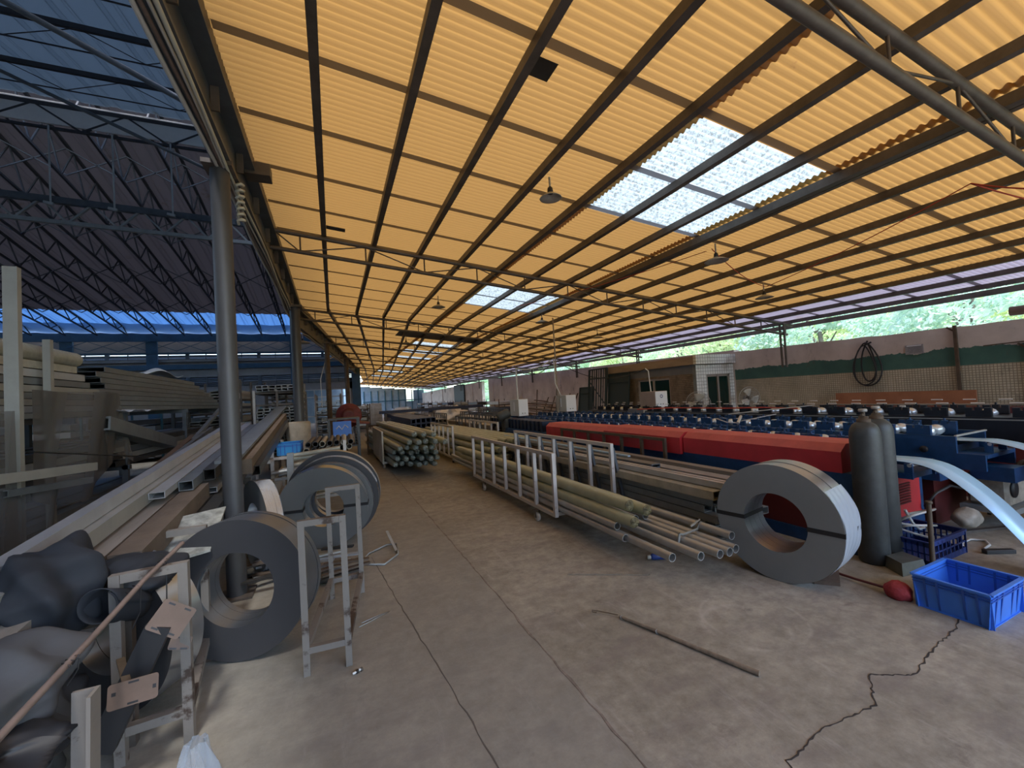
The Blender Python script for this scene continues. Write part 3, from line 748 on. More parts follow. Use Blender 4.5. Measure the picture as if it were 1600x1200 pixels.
# hall far wall with louvres, blue frame
M['hallwall'] = mat('grey hall wall', (0.34, 0.32, 0.31), 0.8, 0, 0.25, 0.8)
mb = MB()
y0 = HW; 
holes = []
def wallband(x0, x1, z0, z1): mb.box(x0, x1, y0, y0+0.25, z0, z1)
wallband(XW, 1.7, 5.55, 6.55)          # upper band
wallband(XW, 1.7, 4.95, 5.10)
wallband(XW, 1.7, 3.95, 4.62)
wallband(XW, -5.9, 2.6, 3.3); wallband(-5.9, 1.7, 2.8, 3.6)
wallband(XW, -6.0, 0, 2.6); wallband(-4.8, -2.3, 0, 2.8); wallband(1.15, 1.7, 0, 3.6)
struct(mb.build('wall_far', 'hallwall'))
mb = MB()
for k in range(7):
    x = 1.6-3.9*k
    mb.box(x-0.28, x+0.28, HW-0.15, HW-0.002, 0, 6.7)
mb.box(XW, 1.6, HW-0.25, HW-0.16, 4.45, 4.75)
mb.box(XW, 1.6, HW-0.30, HW-0.16, 6.2, 6.75)
mb.box(XW, 1.6, HW-0.22, HW-0.16, 5.45, 5.52)
struct(mb.build('trim_8', 'bluebeam'))
# X braces in the upper band
mb = MB()
for k in range(18):
    x = 1.0-1.4*k
    mb.bar((x, HW-0.33, 6.2), (x-1.4, HW-0.33, 5.6), 0.03, 0.04, up=(0,1,0)); mb.bar((x, HW-0.33, 5.6), (x-1.4, HW-0.33, 6.2), 0.03, 0.04, up=(0,1,0))
tag(mb.build('wall_bracing', 'bluebeam'), 'row of blue X braces above the far hall windows', 'bracing')
# louvre windows: slats with narrow daylight gaps
k = 20
for row, (z0, z1) in enumerate(((5.10, 5.55), (3.3, 3.95))):
    for j in range(13):
        xa = 1.3-1.95*j-1.75; xb = xa+1.75
        if row == 0: n = 3
        else: n = 6
        mb = MB()
        for q in range(n):
            za = lerp(z0, z1, q/n)
            mb.hexa([(xa, HW-0.05, za), (xb, HW-0.05, za), (xb, HW+0.12, za+0.09 if row else za+0.13), (xa, HW+0.12, za+0.09 if row else za+0.13),
                     (xa, HW-0.05, za+0.012), (xb, HW-0.05, za+0.012), (xb, HW+0.12, za+(0.102 if row else 0.142)), (xa, HW+0.12, za+(0.102 if row else 0.142))])
        mb.box(xa-0.1, xa, HW-0.05, HW+0.1, z0, z1); mb.box(xb, xb+0.1, HW-0.05, HW+0.1, z0, z1)
        mb.box((xa+xb)/2-0.02, (xa+xb)/2+0.02, HW-0.06, HW+0.02, z0, z1)
        struct(mb.build('window_%d' % k, 'steel_grey')); k += 1
# second row gap fill
mb = MB(); mb.box(XW, 1.7, HW+0.3, HW+0.4, 3.35, 3.55); mb.box(XW, 1.7, HW+0.3, HW+0.4, 4.62, 5.33)
struct(mb.build('wall_far', 'hallwall'))
# door and glazed partition
mb = MB()
for x in (-6.0, -5.45, -4.85): mb.box(x-0.04, x+0.04, HW-0.02, HW+0.1, 0, 2.6)
mb.box(-6.0, -4.8, HW-0.02, HW+0.1, 2.55, 2.64)
struct(mb.build('door_1', 'white_steel'))
mb = MB()
for x in (-2.3, -1.2, -0.1, 0.6, 1.15): mb.box(x-0.035, x+0.035, HW-0.02, HW+0.1, 0.0, 2.8)
for z in (0.9, 2.25, 2.76): mb.box(-2.3, 1.15, HW-0.02, HW+0.1, z, z+0.06)
struct(mb.build('window_60', 'white_steel'))
# left side wall, seen deep in the hall
mb = MB(); mb.box(XW-0.2, XW, -14, HW, 0, 7)
struct(mb.build('wall_left', 'hallwall'))
mb = MB(); mb.box(XW, -0.95, -14.2, -14, 0, 4.3)  # unseen wall added behind the camera to cut daylight on the left
struct(mb.build('wall_back_blocker', 'hallwall'))
# pale glazing in the ridge monitor is left open to the sky

# ---- yard outside the hall windows
mb = MB(); mb.box(-30, 1.0, 45, 45.3, 0, 4.2)
struct(mb.build('wall_yard', M['endclad']))
mb = MB(); mb.box(-30, 1.4, HW+0.5, 45, 4.3, 4.35)  # opaque cover added to dim the yard behind the hall glazing
struct(mb.build('yard_light_blocker', 'hallroof'))
# ================================================================ OUTBUILDING AND THINGS ALONG THE RIGHT WALL
def tilemat(name, c1, c2, mo, s_, msz, ax=(0, 2)):
    m = bpy.data.materials.new(name); m.use_nodes = True; t = m.node_tree; b = t.nodes['Principled BSDF']; L = t.links.new
    tc = t.nodes.new('ShaderNodeTexCoord'); sep = t.nodes.new('ShaderNodeSeparateXYZ'); L(tc.outputs['Object'], sep.inputs[0])
    cb = t.nodes.new('ShaderNodeCombineXYZ'); L(sep.outputs[ax[0]], cb.inputs[0]); L(sep.outputs[ax[1]], cb.inputs[1])
    br = t.nodes.new('ShaderNodeTexBrick'); br.offset = 0.0
    for k_, c in zip(('Color1', 'Color2', 'Mortar'), (c1, c2, mo)): br.inputs[k_].default_value = (*c, 1)
    br.inputs['Scale'].default_value = 1; br.inputs['Mortar Size'].default_value = msz; br.inputs['Brick Width'].default_value = s_; br.inputs['Row Height'].default_value = s_
    L(cb.outputs[0], br.inputs['Vector'])
    n = t.nodes.new('ShaderNodeTexNoise'); n.inputs['Scale'].default_value = 1.4; n.inputs['Detail'].default_value = 7; n.inputs['Roughness'].default_value = 0.7
    L(tc.outputs['Object'], n.inputs['Vector'])
    r = t.nodes.new('ShaderNodeValToRGB'); r.color_ramp.elements[0].position = 0.36; r.color_ramp.elements[0].color = (0.45, 0.40, 0.34, 1); r.color_ramp.elements[1].position = 0.5
    L(n.outputs[0], r.inputs[0])
    q = t.nodes.new('ShaderNodeMix'); q.data_type = 'RGBA'; q.blend_type = 'MULTIPLY'; q.inputs[0].default_value = 0.8
    L(br.outputs[0], q.inputs[6]); L(r.outputs[0], q.inputs[7]); L(q.outputs[2], b.inputs['Base Color']); b.inputs['Roughness'].default_value = 0.4
    return m
M['whitetile'] = tilemat('white wall tile', (0.80, 0.84, 0.84), (0.74, 0.79, 0.80), (0.22, 0.26, 0.27), 0.10, 0.006)
M['browntile'] = tilemat('brown mosaic tile', (0.30, 0.24, 0.17), (0.24, 0.19, 0.13), (0.10, 0.08, 0.06), 0.055, 0.006, (1, 2))
M['fascia'] = mat('stained concrete fascia', (0.44, 0.37, 0.31), 0.9, 0, 0.3, 1.6, stretch=(1, 0.5, 3))
M['bluegrey'] = mat('blue grey render', (0.20, 0.22, 0.25), 0.9, 0, 0.2, 1.5)

# house: x 9.9..11.5, y 8.95..13.3
root = thing('outbuilding', (9.9, 8.95, 0), 'small flat-roofed outbuilding with white tiled end against the right wall', 'outbuilding')
mb = MB()   # white tiled front, with a door hole 10.33..11.33, z to 1.9
mb.box(0, 0.42, 0, 0.12, 0, 2.2); mb.box(1.42, 1.6, 0, 0.12, 0, 2.2); mb.box(0.42, 1.42, 0, 0.12, 1.9, 2.2)
mb.build('tiled_wall', 'whitetile', root)
mb = MB()   # side wall with a window hole y 1.05..2.6, z .6..1.9
mb.box(-0.001, 0.12, 0.12, 1.05, 0, 1.95); mb.box(-0.001, 0.12, 2.55, 4.2, 0, 1.95); mb.box(-0.001, 0.12, 1.05, 2.55, 0, 0.6); mb.box(-0.001, 0.12, 1.05, 2.55, 1.88, 1.95)
mb.build('mosaic_wall', 'browntile', root)
mb = MB(); mb.box(0.001, 0.12, 0.12, 4.2, 1.95, 2.22); mb.box(0, 1.6, 4.2, 4.3, 0, 2.22); mb.build('render_band', 'bluegrey', root)
mb = MB(); mb.box(-0.08, 1.6, 0.0, 4.35, 2.22, 2.47); mb.build('roof_slab', 'fascia', root)
mb = MB(); mb.box(-0.082, 1.62, -0.10, 0.0, 2.22, 2.50); mb.build('tiled_parapet', 'whitetile', root)
wn = MB(); wn.box(0.03, 0.09, 1.05, 1.11, 0.6, 1.88); wn.box(0.03, 0.09, 2.49, 2.55, 0.6, 1.88); wn.box(0.03, 0.09, 1.05, 2.55, 1.82, 1.88); wn.box(0.03, 0.09, 1.05, 2.55, 0.6, 0.66); wn.box(0.02, 0.10, 1.76, 1.84, 0.6, 1.88)
wo_ = wn.build('window_frame', 'alu', root)
MB().box(0.05, 0.06, 1.11, 1.76, 0.66, 1.82).build('pane', 'glass_dark', wo_); MB().box(0.05, 0.06, 1.84, 2.49, 0.66, 1.82).build('pane', 'glass_dark', wo_)
wn = MB(); wn.box(0.42, 0.48, 0.02, 0.10, 0, 1.9); wn.box(1.36, 1.42, 0.02, 0.10, 0, 1.9); wn.box(0.42, 1.42, 0.02, 0.10, 1.83, 1.9); wn.box(0.88, 0.95, 0.01, 0.11, 0, 1.9)
wo_ = wn.build('door_frame', 'alu', root)
MB().box(0.48, 0.88, 0.05, 0.06, 0, 1.83).build('pane', 'glass_dark', wo_); MB().box(0.95, 1.36, 0.05, 0.06, 0, 1.83).build('pane', 'glass_dark', wo_)
MB().box(0.12, 1.6, 0.12, 4.2, 0.0, 0.05).build('inner_floor', 'bluegrey', root)

# black gates leaning in front of the plain wall
def gate(y0, y1, zt, x, lab, bars):
    root = thing('iron_gate', (x, y0, 0), lab, 'gate', 'dark iron gates leaning on the outbuilding')
    L_ = y1-y0; lean = 0.25
    f = lambda y, z: Vector((lean*z/zt, y, z))
    mb = MB()
    for a, b in ((f(0, 0.02), f(0, zt)), (f(L_, 0.02), f(L_, zt)), (f(0, zt), f(L_, zt)), (f(0, 0.05), f(L_, 0.05)), (f(0, zt*0.85), f(L_, zt*0.85))):
        mb.bar(a, b, 0.05, 0.05, up=(1, 0, 0.1))
    mb.build('gate_frame', 'gatedark', root)
    if bars:
        for k in range(bars):
            yy = L_*(k+0.5)/bars
            MB().bar(f(yy, 0.05), f(yy, zt), 0.05 if k % 2 else 0.09, 0.015, up=(1, 0, 0.1)).build('bar', 'gatedark', root)
        MB().bar(f(L_*0.95, zt*0.8), f(L_*0.1, zt*0.45), 0.03, 0.03, up=(1, 0, 0)).build('brace', 'gatedark', root)
        MB().bar(f(L_*0.9, zt*0.5), f(L_*0.1, zt*0.15), 0.03, 0.03, up=(1, 0, 0)).build('brace', 'gatedark', root)
    else:
        mb = MB(); mb.hexa([f(0.02, 0.05), f(0.02, 0.05)+Vector((.02, 0, 0)), f(L_-.02, 0.05)+Vector((.02, 0, 0)), f(L_-.02, 0.05), f(0.02, zt-.02), f(0.02, zt-.02)+Vector((.02, 0, 0)), f(L_-.02, zt-.02)+Vector((.02, 0, 0)), f(L_-.02, zt-.02)])
        mb.build('sheet_panel', 'gatedark', root)
    return root
gate(11.75, 12.9, 2.18, 9.50, 'tall dark green sheet gate leaning at the side of the outbuilding', 0)
gate(12.95, 14.15, 2.45, 9.45, 'tall dark iron gate with bars and diagonal braces, left of the sheet gate', 8)
gate(14.3, 15.3, 1.75, 9.7, 'low dark panel gate, leftmost of the gates', 0)

# hose loop on the wall, sign, posts, board
mb = MB()
def loop(cy, cz, ay, az, n=26, ph=0.0, x=11.42):
    return [(x+0.015*math.sin(3*2*math.pi*i/n+ph), cy+ay*math.sin(2*math.pi*i/n)*(1.0-0.35*math.cos(2*math.pi*i/n)), cz+az*math.cos(2*math.pi*i/n)) for i in range(n)]
mb.path(loop(5.42, 1.86, 0.26, 0.50), 0.016, 8, closed=True); mb.path(loop(5.40, 1.90, 0.13, 0.44, ph=1, x=11.44), 0.016, 8, closed=True); mb.path(loop(5.46, 1.84, 0.20, 0.46, ph=2, x=11.40), 0.014, 8, closed=True)
mb.path([(11.44, 5.38, 2.40), (11.40, 5.43, 2.30), (11.41, 5.3, 2.36)], 0.02, 8)
tag(mb.build('coiled_cable', 'rubber'), 'looped black cable hanging on the tiled right wall', 'cable')
root = thing('wall_notice', (11.49, 4.58, 2.1), 'small grey printed notice on the pink plaster of the right wall', 'notice')
MB().box(-0.01, 0, -0.15, 0.15, -0.10, 0.10).build('sheet', mat('notice paper', (0.34, 0.34, 0.36), 0.7, 0, 0.3, 30), root)
mb = MB()
for k in range(5): mb.box(-0.013, -0.0105, -0.13, 0.12-0.03*(k % 3), 0.05-0.028*k, 0.062-0.028*k)
mb.build('print_lines', mat('faded print', (0.18, 0.18, 0.20), 0.8), root)
MB().box(-0.013, -0.0105, -0.12, 0.12, 0.072, 0.09).build('header', 'boxwhite', root)
def wallpost(y, z0, z1, w_, lab, m_='steel_brown'):
    mb = MB(); mb.bar((11.45, y, z0), (11.45, y, z1), w_, w_); mb.bar((11.45, y, z1-0.12), (11.46, y+0.12, z1-0.02), 0.03, 0.03)
    return tag(mb.build('wall_post', m_), lab, 'post', 'rusty posts fixed on the tiled wall')
wallpost(3.92, 0.9, 2.5, 0.05, 'rusty forked post on the tiled wall above the plywood board')
wallpost(3.0, 0.6, 2.05, 0.045, 'rusty post nearest the right edge on the tiled wall')
mb = MB(); mb.bar((11.45, 3.0, 2.06), (11.45, 3.55, 2.04), 0.02, 0.02); tag(mb.build('wall_rod', 'steel_brown'), 'thin rusty horizontal rod on the wall near its right end', 'rod')
mb = MB(); mb.box(11.20, 11.24, 3.62, 6.0, 0.902, 1.21); tag(mb.build('plywood_board', 'plywood'), 'long red-brown plywood board standing before the tiled wall', 'board')
mb = MB(); mb.box(11.0, 11.3, 1.6, 6.0, 0.0, 0.9); tag(mb.build('storage_chest', 'maroon'), 'dark maroon metal chest low against the tiled wall', 'chest')
mb = MB(); mb.tube((8.6, -1.0, 1.095), (8.6, 5.45, 1.10), 0.014, 8)
root = thing('guard_rail', (8.6, 2, 0), 'long thin tan rail running behind the machines', 'rail')
o = mb.build('rail', M['timber'], root); o.location = (-8.6, -2, 0)
for y in (1.2, 5.3): MB().bar((0, y-2, 0), (0, y-2, 1.09), 0.04, 0.04).build('stanchion', 'steel_grey', root)
MB().bar((-0.2, 1.55, 0.0), (-0.2, 1.55, 1.1), 0.02, 0.07).build('upright', 'white', root)
# big pipe on top of the wall, right edge
mb = MB(); mb.tube((11.62, 1.4, 2.60), (11.62, 3.22, 2.64), 0.085, 16)
tag(mb.build('thick_pipe', mat('brown clay pipe', (0.20, 0.13, 0.10), 0.7, 0, 0.2, 5)), 'thick brown pipe lying on the wall top at the right edge', 'pipe')

# standing fans
def fan(x, y, zc, r, lab, face=(-1, -0.4, 0)):
    root = thing('standing_fan', (x, y, 0), lab, 'fan', 'standing fans behind the machines')
    A = Vector(face).normalized()
    MB().lathe([(0, 0), (0.22, 0), (0.2, 0.03), (0.03, 0.05), (0, 0.05)], n=24).build('base', 'steel_dark', root)
    MB().tube((0, 0, 0.04), (0, 0, zc-0.05), 0.018, 10).build('pole', 'steel_grey', root)
    MB().lathe([(0, -0.16), (0.06, -0.16), (0.07, -0.02), (0.05, 0)], c=(0, 0, zc), axis=A, n=16).build('motor', 'steel_dark', root)
    mb = MB(); u = A.orthogonal().normalized(); v_ = A.cross(u); c = Vector((0, 0, zc))
    for k in range(40):
        a = 2*math.pi*k/40; d = u*math.cos(a)+v_*math.sin(a)
        mb.path([c+A*0.13+d*0.05, c+A*0.13+d*r*0.6, c+A*0.10+d*r*0.9, c+A*0.05+d*r, c+A*0.0+d*r*0.9, c-A*0.03+d*r*0.5, c-A*0.03+d*0.06], 0.0022, 4)
    cg = mb.build('cage', 'galv_dull', root)
    mb = MB()
    for rr, h in ((r, 0.05), (r*0.6, 0.13), (0.06, 0.13)):
        mb.path([c+A*h+(u*math.cos(2*math.pi*k/36)+v_*math.sin(2*math.pi*k/36))*rr for k in range(36)], 0.006 if rr == r else 0.003, 6, closed=True)
    mb.build('cage_ring', 'galv', cg)
    mb = MB()
    for k in range(3):
        a0 = 2*math.pi*k/3
        def bl(s_, t_):
            a = a0+(t_-0.5)*1.1; rr = lerp(0.06, r*0.85, s_)
            return c+A*(0.05+0.04*(t_-0.5))+(u*math.cos(a)+v_*math.sin(a))*rr
        mb.grid(6, 6, bl)
    bo = mb.build('blades', M['boxgrey'], root); solid(bo, 0.003)
    return root
fan(8.6, 7.75, 1.13, 0.31, 'large round wire-cage standing fan before the white tiled wall')
fan(10.4, 7.7, 1.17, 0.30, 'second wire-cage fan, side-on, just right of the outbuilding door', face=(-0.35, -1, 0))

# tall dark gate and scrap along the far wall
mb = MB(); mb.box(11.35, 11.45, 37.4, 40.8, 0, 2.9)
tag(mb.build('sheet_gate', 'gatedark'), 'tall dark sheet gate far down the right wall beside the bright gap', 'gate')
def sticks(name, n, x0, x1, y0, y1, zt, seed, lab, cat, m_='steel_brown', grp=None):
    r_ = random.Random(seed)
    for i in range(n):
        ya = lerp(y0, y1, i/n); yb = ya+r_.uniform(-0.3, 0.5)
        mb = MB(); mb.bar((x0+r_.uniform(0, .3), ya, 0.05), (x1, yb, r_.uniform(zt*.6, zt)), 0.05, 0.05)
        tag(mb.build(name, m_), '%s, %s from the left' % (lab, ORD[i]), cat, grp)
sticks('leaning_bar', 6, 10.7, 11.35, 17.8, 22.5, 2.0, 4, 'rusty bar leaning on the plain far wall', 'bar', grp='rusty bars leaning on the far wall')
r_ = random.Random(12)
for i in range(14):
    y = r_.uniform(17.5, 19.5); z = 0.08+0.085*i
    mb = MB(); mb.bar((10.0+r_.uniform(-.3, .3), y, z), (10.6+r_.uniform(-.4, .4), y+r_.uniform(3, 4.5), z+r_.uniform(-.03, .12)), 0.12, 0.05)
    tag(mb.build('scrap_plank', 'darktimber' if i % 2 else 'timber'), 'weathered plank in the scrap pile by the far wall, %s up from the floor' % ORD[i], 'plank', 'scrap planks by the far wall')

# ================================================================ ROLL FORMING MACHINES
def castle(mb, x, y, z, s_=1.0, m=0):      # bearing housing with two bumps and a screw
    a, b = 0.075*s_, 0.10*s_
    mb.box(x-0.02, x+0.02, y-b, y+b, z-0.12*s_, z); mb.box(x-0.024, x+0.024, y-b, y-b*0.45, z, z+0.03*s_); mb.box(x-0.024, x+0.024, y+b*0.45, y+b, z, z+0.03*s_)
    mb.box(x-0.024, x+0.024, y-b*0.25, y+b*0.25, z, z+0.035*s_); mb.tube((x, y, z+0.03*s_), (x, y, z+0.06*s_), 0.010*s_, 6)
def machine_rows(root, x0, x1, y0, y1, z, pitch, paint, sc, roller='chrome', ox=0, oy=0, labels=None, rl=0.6):
    n = int((y1-y0)/pitch)
    st = None; rr = None
    for i in range(n):
        y = y0+pitch*(i+0.5)
        if st is None:
            mb = MB(); castle(mb, 0, 0, z, sc); st = mb.build('roller_stand', paint, root, loc=(x0-ox, y-oy, 0))
            s3 = st.copy(); COL.objects.link(s3); s3.location = (x1-ox, y-oy, 0)
            mb = MB(); c0 = (0.05, 0, z-0.055*sc); L_ = x1-x0-0.1
            mb.lathe([(0.015, 0), (0.015, L_*0.2), (0.055*sc, L_*0.2), (0.062*sc, L_*0.35), (0.04*sc, L_*0.42), (0.04*sc, L_*0.58), (0.062*sc, L_*0.65), (0.055*sc, L_*0.8), (0.015, L_*0.8), (0.015, L_)], c=c0, axis=(1, 0, 0), n=16)
            rr = mb.build('roller', roller, root, loc=(x0-ox, y-oy, 0))
        else:
            s2 = st.copy(); COL.objects.link(s2); s2.location = (x0-ox, y-oy, 0)
            s3 = st.copy(); COL.objects.link(s3); s3.location = (x1-ox, y-oy, 0)
            r2 = rr.copy(); COL.objects.link(r2); r2.location = (x0-ox, y-oy, 0)
# --- machine with the red covers
X0, Y0 = 4.30, 1.95
root = thing('roll_forming_machine', (X0, Y0, 0), 'long roll forming machine under two red covers on a blue base, nearest', 'machine')
def cover(y0, y1, x0, x1, z0, z1, name, lab=None):
    mb = MB(); c = 0.07
    P = [(x0, z0), (x0, z1-c), (x0+c*1.3, z1), (x1-c*1.3, z1), (x1, z1-c), (x1, z0)]
    e = 0.05
    V = [(x, y0, z) for x, z in P]+[(x, y1, z) for x, z in P]
    n = len(P)
    F = [(k, k+1, n+k+1, n+k) for k in range(n-1)]+[tuple(range(n))[::-1], tuple(range(n, 2*n))]
    mb.add([Vector(v)-Vector((X0, Y0, 0)) for v in V], F[:1]+F[4:5]+F[5:], mi=0)
    mb.add([Vector(v)-Vector((X0, Y0, 0)) for v in V], F[1:4], mi=1)
    mb.add([Vector(v)-Vector((X0, Y0, 0)) for v in [(x0, y0, z0), (x1, y0, z0), (x1, y1, z0), (x0, y1, z0)]], [(0, 3, 2, 1)])
    return mb.build(name, ['red', 'redtop'], root)
cover(2.30, 4.18, 4.30, 4.86, 0.735, 1.0, 'cover')
cover(4.20, 5.9, 4.26, 4.84, 0.71, 1.0, 'cover')
cover(5.9, 8.0, 4.26, 4.80, 0.71, 0.98, 'cover')
MB().box(0.01, 0.52, 0.2, 8.6, 0.50, 0.735).build('frame_side', 'blue', root)
MB().box(0.03, 0.50, 0.2, 8.6, 0.12, 0.50).build('lower_panel', 'maroon', root)
MB().box(0.0, 0.55, 0.2, 8.6, 0.0, 0.12).build('plinth', 'blue', root)
mb = MB()
for k in range(6): mb.box(0.05, 0.5, -0.06+0.0, 0.0, 0, 0)
MB().box(0.48, 0.92, 0.06, 0.36, 0.66, 0.71).build('feed_table', 'blue', root)
cab = MB().box(0.46, 1.15, 0.25, 0.60, 0.02, 0.66).build('end_cabinet', 'blue', root)
dp = MB().box(0.50, 1.06, 0.235, 0.249, 0.24, 0.63).build('door_panel', 'red', root)
mb = MB()
for k in range(8): mb.hexa([(0.66, 0.226, 0.36+0.026*k), (0.86, 0.226, 0.36+0.026*k), (0.86, 0.235, 0.37+0.026*k), (0.66, 0.235, 0.37+0.026*k), (0.66, 0.222, 0.374+0.026*k), (0.86, 0.222, 0.374+0.026*k), (0.86, 0.235, 0.378+0.026*k), (0.66, 0.235, 0.378+0.026*k)])
mb.build('louvre', 'maroon', dp)
MB().tube((0.48, 0.06, 0.785), (0.90, 0.06, 0.785), 0.017, 14).build('guide_roller', 'chrome', root)
for x in (0.49, 0.89): MB().box(x-0.008, x+0.008, 0.04, 0.10, 0.66, 0.80).build('roller_bracket', 'blue', root)
machine_rows(root, 4.98, 5.36, 2.5, 11.8, 0.965, 0.30, 'blue', 1.05, ox=X0, oy=Y0)
MB().box(0.60, 1.12, 0.6, 10.0, 0.02, 0.86).build('second_frame', 'navy', root)
# gearbox blocks at the far end of the machine
mb = MB()
for k in range(16): mb.bevbox(0.1, 0.5, 6.5+k*0.22, 6.64+k*0.22, 0.72, 0.98, 0.01)
mb.build('far_stands', 'navy', root)

# --- second machine
X0b, Y0b = 5.80, 2.05
root = thing('roll_forming_machine', (X0b, Y0b, 0), 'open blue roll forming machine with a notched end plate, behind the red covered one', 'machine')
mb = MB(); Pz = [(0, 0.62), (0, 0.95), (0.15, 0.95), (0.15, 0.95), (9.5, 0.95), (9.5, 0.62)]
for xx in (0.0, 0.66):
    mb.box(xx, xx+0.03, 0.0, 9.5, 0.62, 0.95)
    mb.box(xx, xx+0.03, -0.2, 0.0, 0.62, 0.78)
mb.build('side_plate', 'blue', root)
MB().box(0.03, 0.66, 0.05, 9.5, 0.60, 0.84).build('bed', 'navy', root)
MB().box(0.04, 0.66, -0.2, 0.05, 0.74, 0.775).build('feed_table', 'blue', root)
MB().bar((0.0, 0.0, 0.955), (0.69, 0.0, 0.955), 0.02, 0.015).build('end_lip', 'galv', root)
MB().box(0.0, 0.7, 0.2, 9.5, 0.0, 0.6).build('base', 'maroon', root)
MB().lathe([(0, -0.02), (0.10, -0.02), (0.10, 0), (0.05, 0.01), (0.05, 0.02), (0, 0.02)], c=(-0.02, 0.75, 0.80), axis=(-1, 0, 0), n=24).build('drive_motor', 'black', root)
MB().lathe([(0, 0), (0.035, 0), (0.035, 0.015), (0, 0.015)], c=(-0.001, 0.25, 0.80), axis=(-1, 0, 0), n=16).build('shaft_hole', 'black', root)
MB().box(-0.25, 0.0, 0.05, 1.1, 0.52, 0.60).build('motor_shelf', 'blue', root)
MB().box(0.1, 0.35, -0.35, -0.05, 0.52, 0.66).build('end_bracket', 'blue', root)
MB().tube((0.24, -0.16, 0.86), (0.58, -0.16, 0.86), 0.016, 14).build('guide_roller', 'chrome', root)
for x in (0.25, 0.57): MB().box(x-0.008, x+0.008, -0.18, -0.12, 0.74, 0.87).build('roller_bracket', 'blue', root)
machine_rows(root, 5.86, 6.44, 2.2, 11.5, 1.02, 0.31, 'blue', 1.0, ox=X0b, oy=Y0b)
# --- third machine
X0c, Y0c = 7.35, 0.4
root = thing('roll_forming_machine', (X0c, Y0c, 0), 'long black roll forming machine farthest back, bright rollers along its top', 'machine')
MB().box(0.0, 0.7, 0.0, 10.5, 0.70, 1.02).build('frame_side', 'blackpaint', root)
MB().box(0.02, 0.7, 0.0, 10.5, 0.0, 0.70).build('lower_panel', 'maroon', root)
mb = MB(); mb.box(-0.004, 0.0, 0.0, 10.5, 0.985, 1.0); mb.build('trim_strip', 'galv_dull', root)
machine_rows(root, 7.45, 7.95, 0.6, 10.6, 1.10, 0.40, 'blackpaint', 1.15, ox=X0c, oy=Y0c)
mb = MB()
for k in range(30): mb.tube((0.12, 0.3+0.33*k, 1.19), (0.12, 0.42+0.33*k, 1.19), 0.008, 6); mb.tube((0.6, 0.2+0.33*k, 1.21), (0.6, 0.32+0.33*k, 1.21), 0.008, 6)
mb.build('lock_pins', 'white', root)

# steel strips fed from the coils
def strip(x0, x1, pts, lab):
    mb = MB(); n = len(pts)
    V = []
    for (y, z) in pts: V += [(x0, y, z), (x1, y, z)]
    mb.add(V, [(2*i, 2*i+1, 2*i+3, 2*i+2) for i in range(n-1)], True)
    o = mb.build('steel_strip', 'strip_steel'); solid(o, 0.0015, 0)
    return tag(o, lab, 'steel strip', 'steel strips feeding the machines')
def arc(ctrl, n=40):   # catmull rom
    out = []
    P = [ctrl[0]]+ctrl+[ctrl[-1]]
    for i in range(1, len(P)-2):
        for k in range(n//(len(ctrl)-1)):
            t_ = k/(n//(len(ctrl)-1)); a, b, c, d = P[i-1], P[i], P[i+1], P[i+2]
            out.append(tuple(0.5*((2*b[j])+(-a[j]+c[j])*t_+(2*a[j]-5*b[j]+4*c[j]-d[j])*t_*t_+(-a[j]+3*b[j]-3*c[j]+d[j])*t_**3) for j in range(2)))
    out.append(ctrl[-1]); return out
strip(4.82, 5.16, arc([(2.6, 0.806), (2.3, 0.806), (2.01, 0.805), (1.81, 0.735), (1.58, 0.53), (1.38, 0.27), (1.24, 0.08), (1.12, 0.010), (0.5, 0.006)]), 'bright blue-white steel strip arching from the red machine down to the floor')
strip(6.05, 6.35, arc([(2.6, 0.880), (2.1, 0.880), (1.89, 0.880), (1.65, 0.815), (1.4, 0.66), (1.15, 0.42), (0.95, 0.15), (0.85, 0.012), (0.4, 0.006)]), 'bright steel strip at the right edge, fed into the blue machine behind')

# control boxes
def ctrlbox(x0, x1, y0, y1, z0, z1, lab, side, front, legz, logo=False, slot=True):
    cx, cy = (x0+x1)/2, (y0+y1)/2
    root = thing('control_box', (cx, cy, legz), lab, 'control box', 'control boxes on the machines')
    mb = MB(); mb.bevbox(x0-cx, x1-cx, y0-cy, y1-cy, z0-legz, z1-legz, 0.006)
    mb.build('housing', side, root)
    MB().box(x0-cx+0.006, x1-cx-0.006, y0-cy-0.004, y0-cy-0.0005, z0-legz+0.006, z1-legz-0.006).build('front_panel', front, root)
    if slot: MB().box(x0-cx-0.004, x0-cx-0.0005, -0.03, 0.03, (z0-legz)*0.5+(z1-legz)*0.5-0.10, z1-legz-0.08).build('label_slot', 'white', root)
    if logo:
        mb = MB(); mb.lathe([(0.045, 0), (0.045, 0.003), (0.028, 0.003), (0.028, 0)], c=(0.0, y0-cy-0.005, z1-legz-0.13), axis=(0, -1, 0), n=24)
        mb.build('round_mark', 'bindark', root)
    for s_ in (-1, 1):
        MB().lathe([(0, 0), (0.012, 0), (0.012, 0.01), (0, 0.01)], c=(0.04*s_, y0-cy-0.004, z0-legz+0.08), axis=(0, -1, 0), n=10).build('button', 'black', root)
    if z0-legz > 0.03:
        for s_ in (-1, 1): MB().bar((s_*(x1-x0)*0.3, 0, 0), (s_*(x1-x0)*0.3, 0, z0-legz), 0.05, 0.05).build('leg', 'navy', root)
    return root
ctrlbox(4.78, 5.08, 10.55, 11.15, 1.02, 1.50, 'beige control box on the left, white conduit rising from its top', 'boxgrey', 'boxwhite', 0.02)
ctrlbox(6.0, 6.33, 9.98, 10.55, 1.07, 1.54, 'control box with white front beside the tall ceiling conduit', 'boxgrey', 'boxwhite', 0.95)
ctrlbox(7.45, 7.85, 8.05, 8.62, 1.10, 1.51, 'brown-sided control box with a round blue mark, before the outbuilding window', 'card', 'boxwhite', 1.02, True, False)
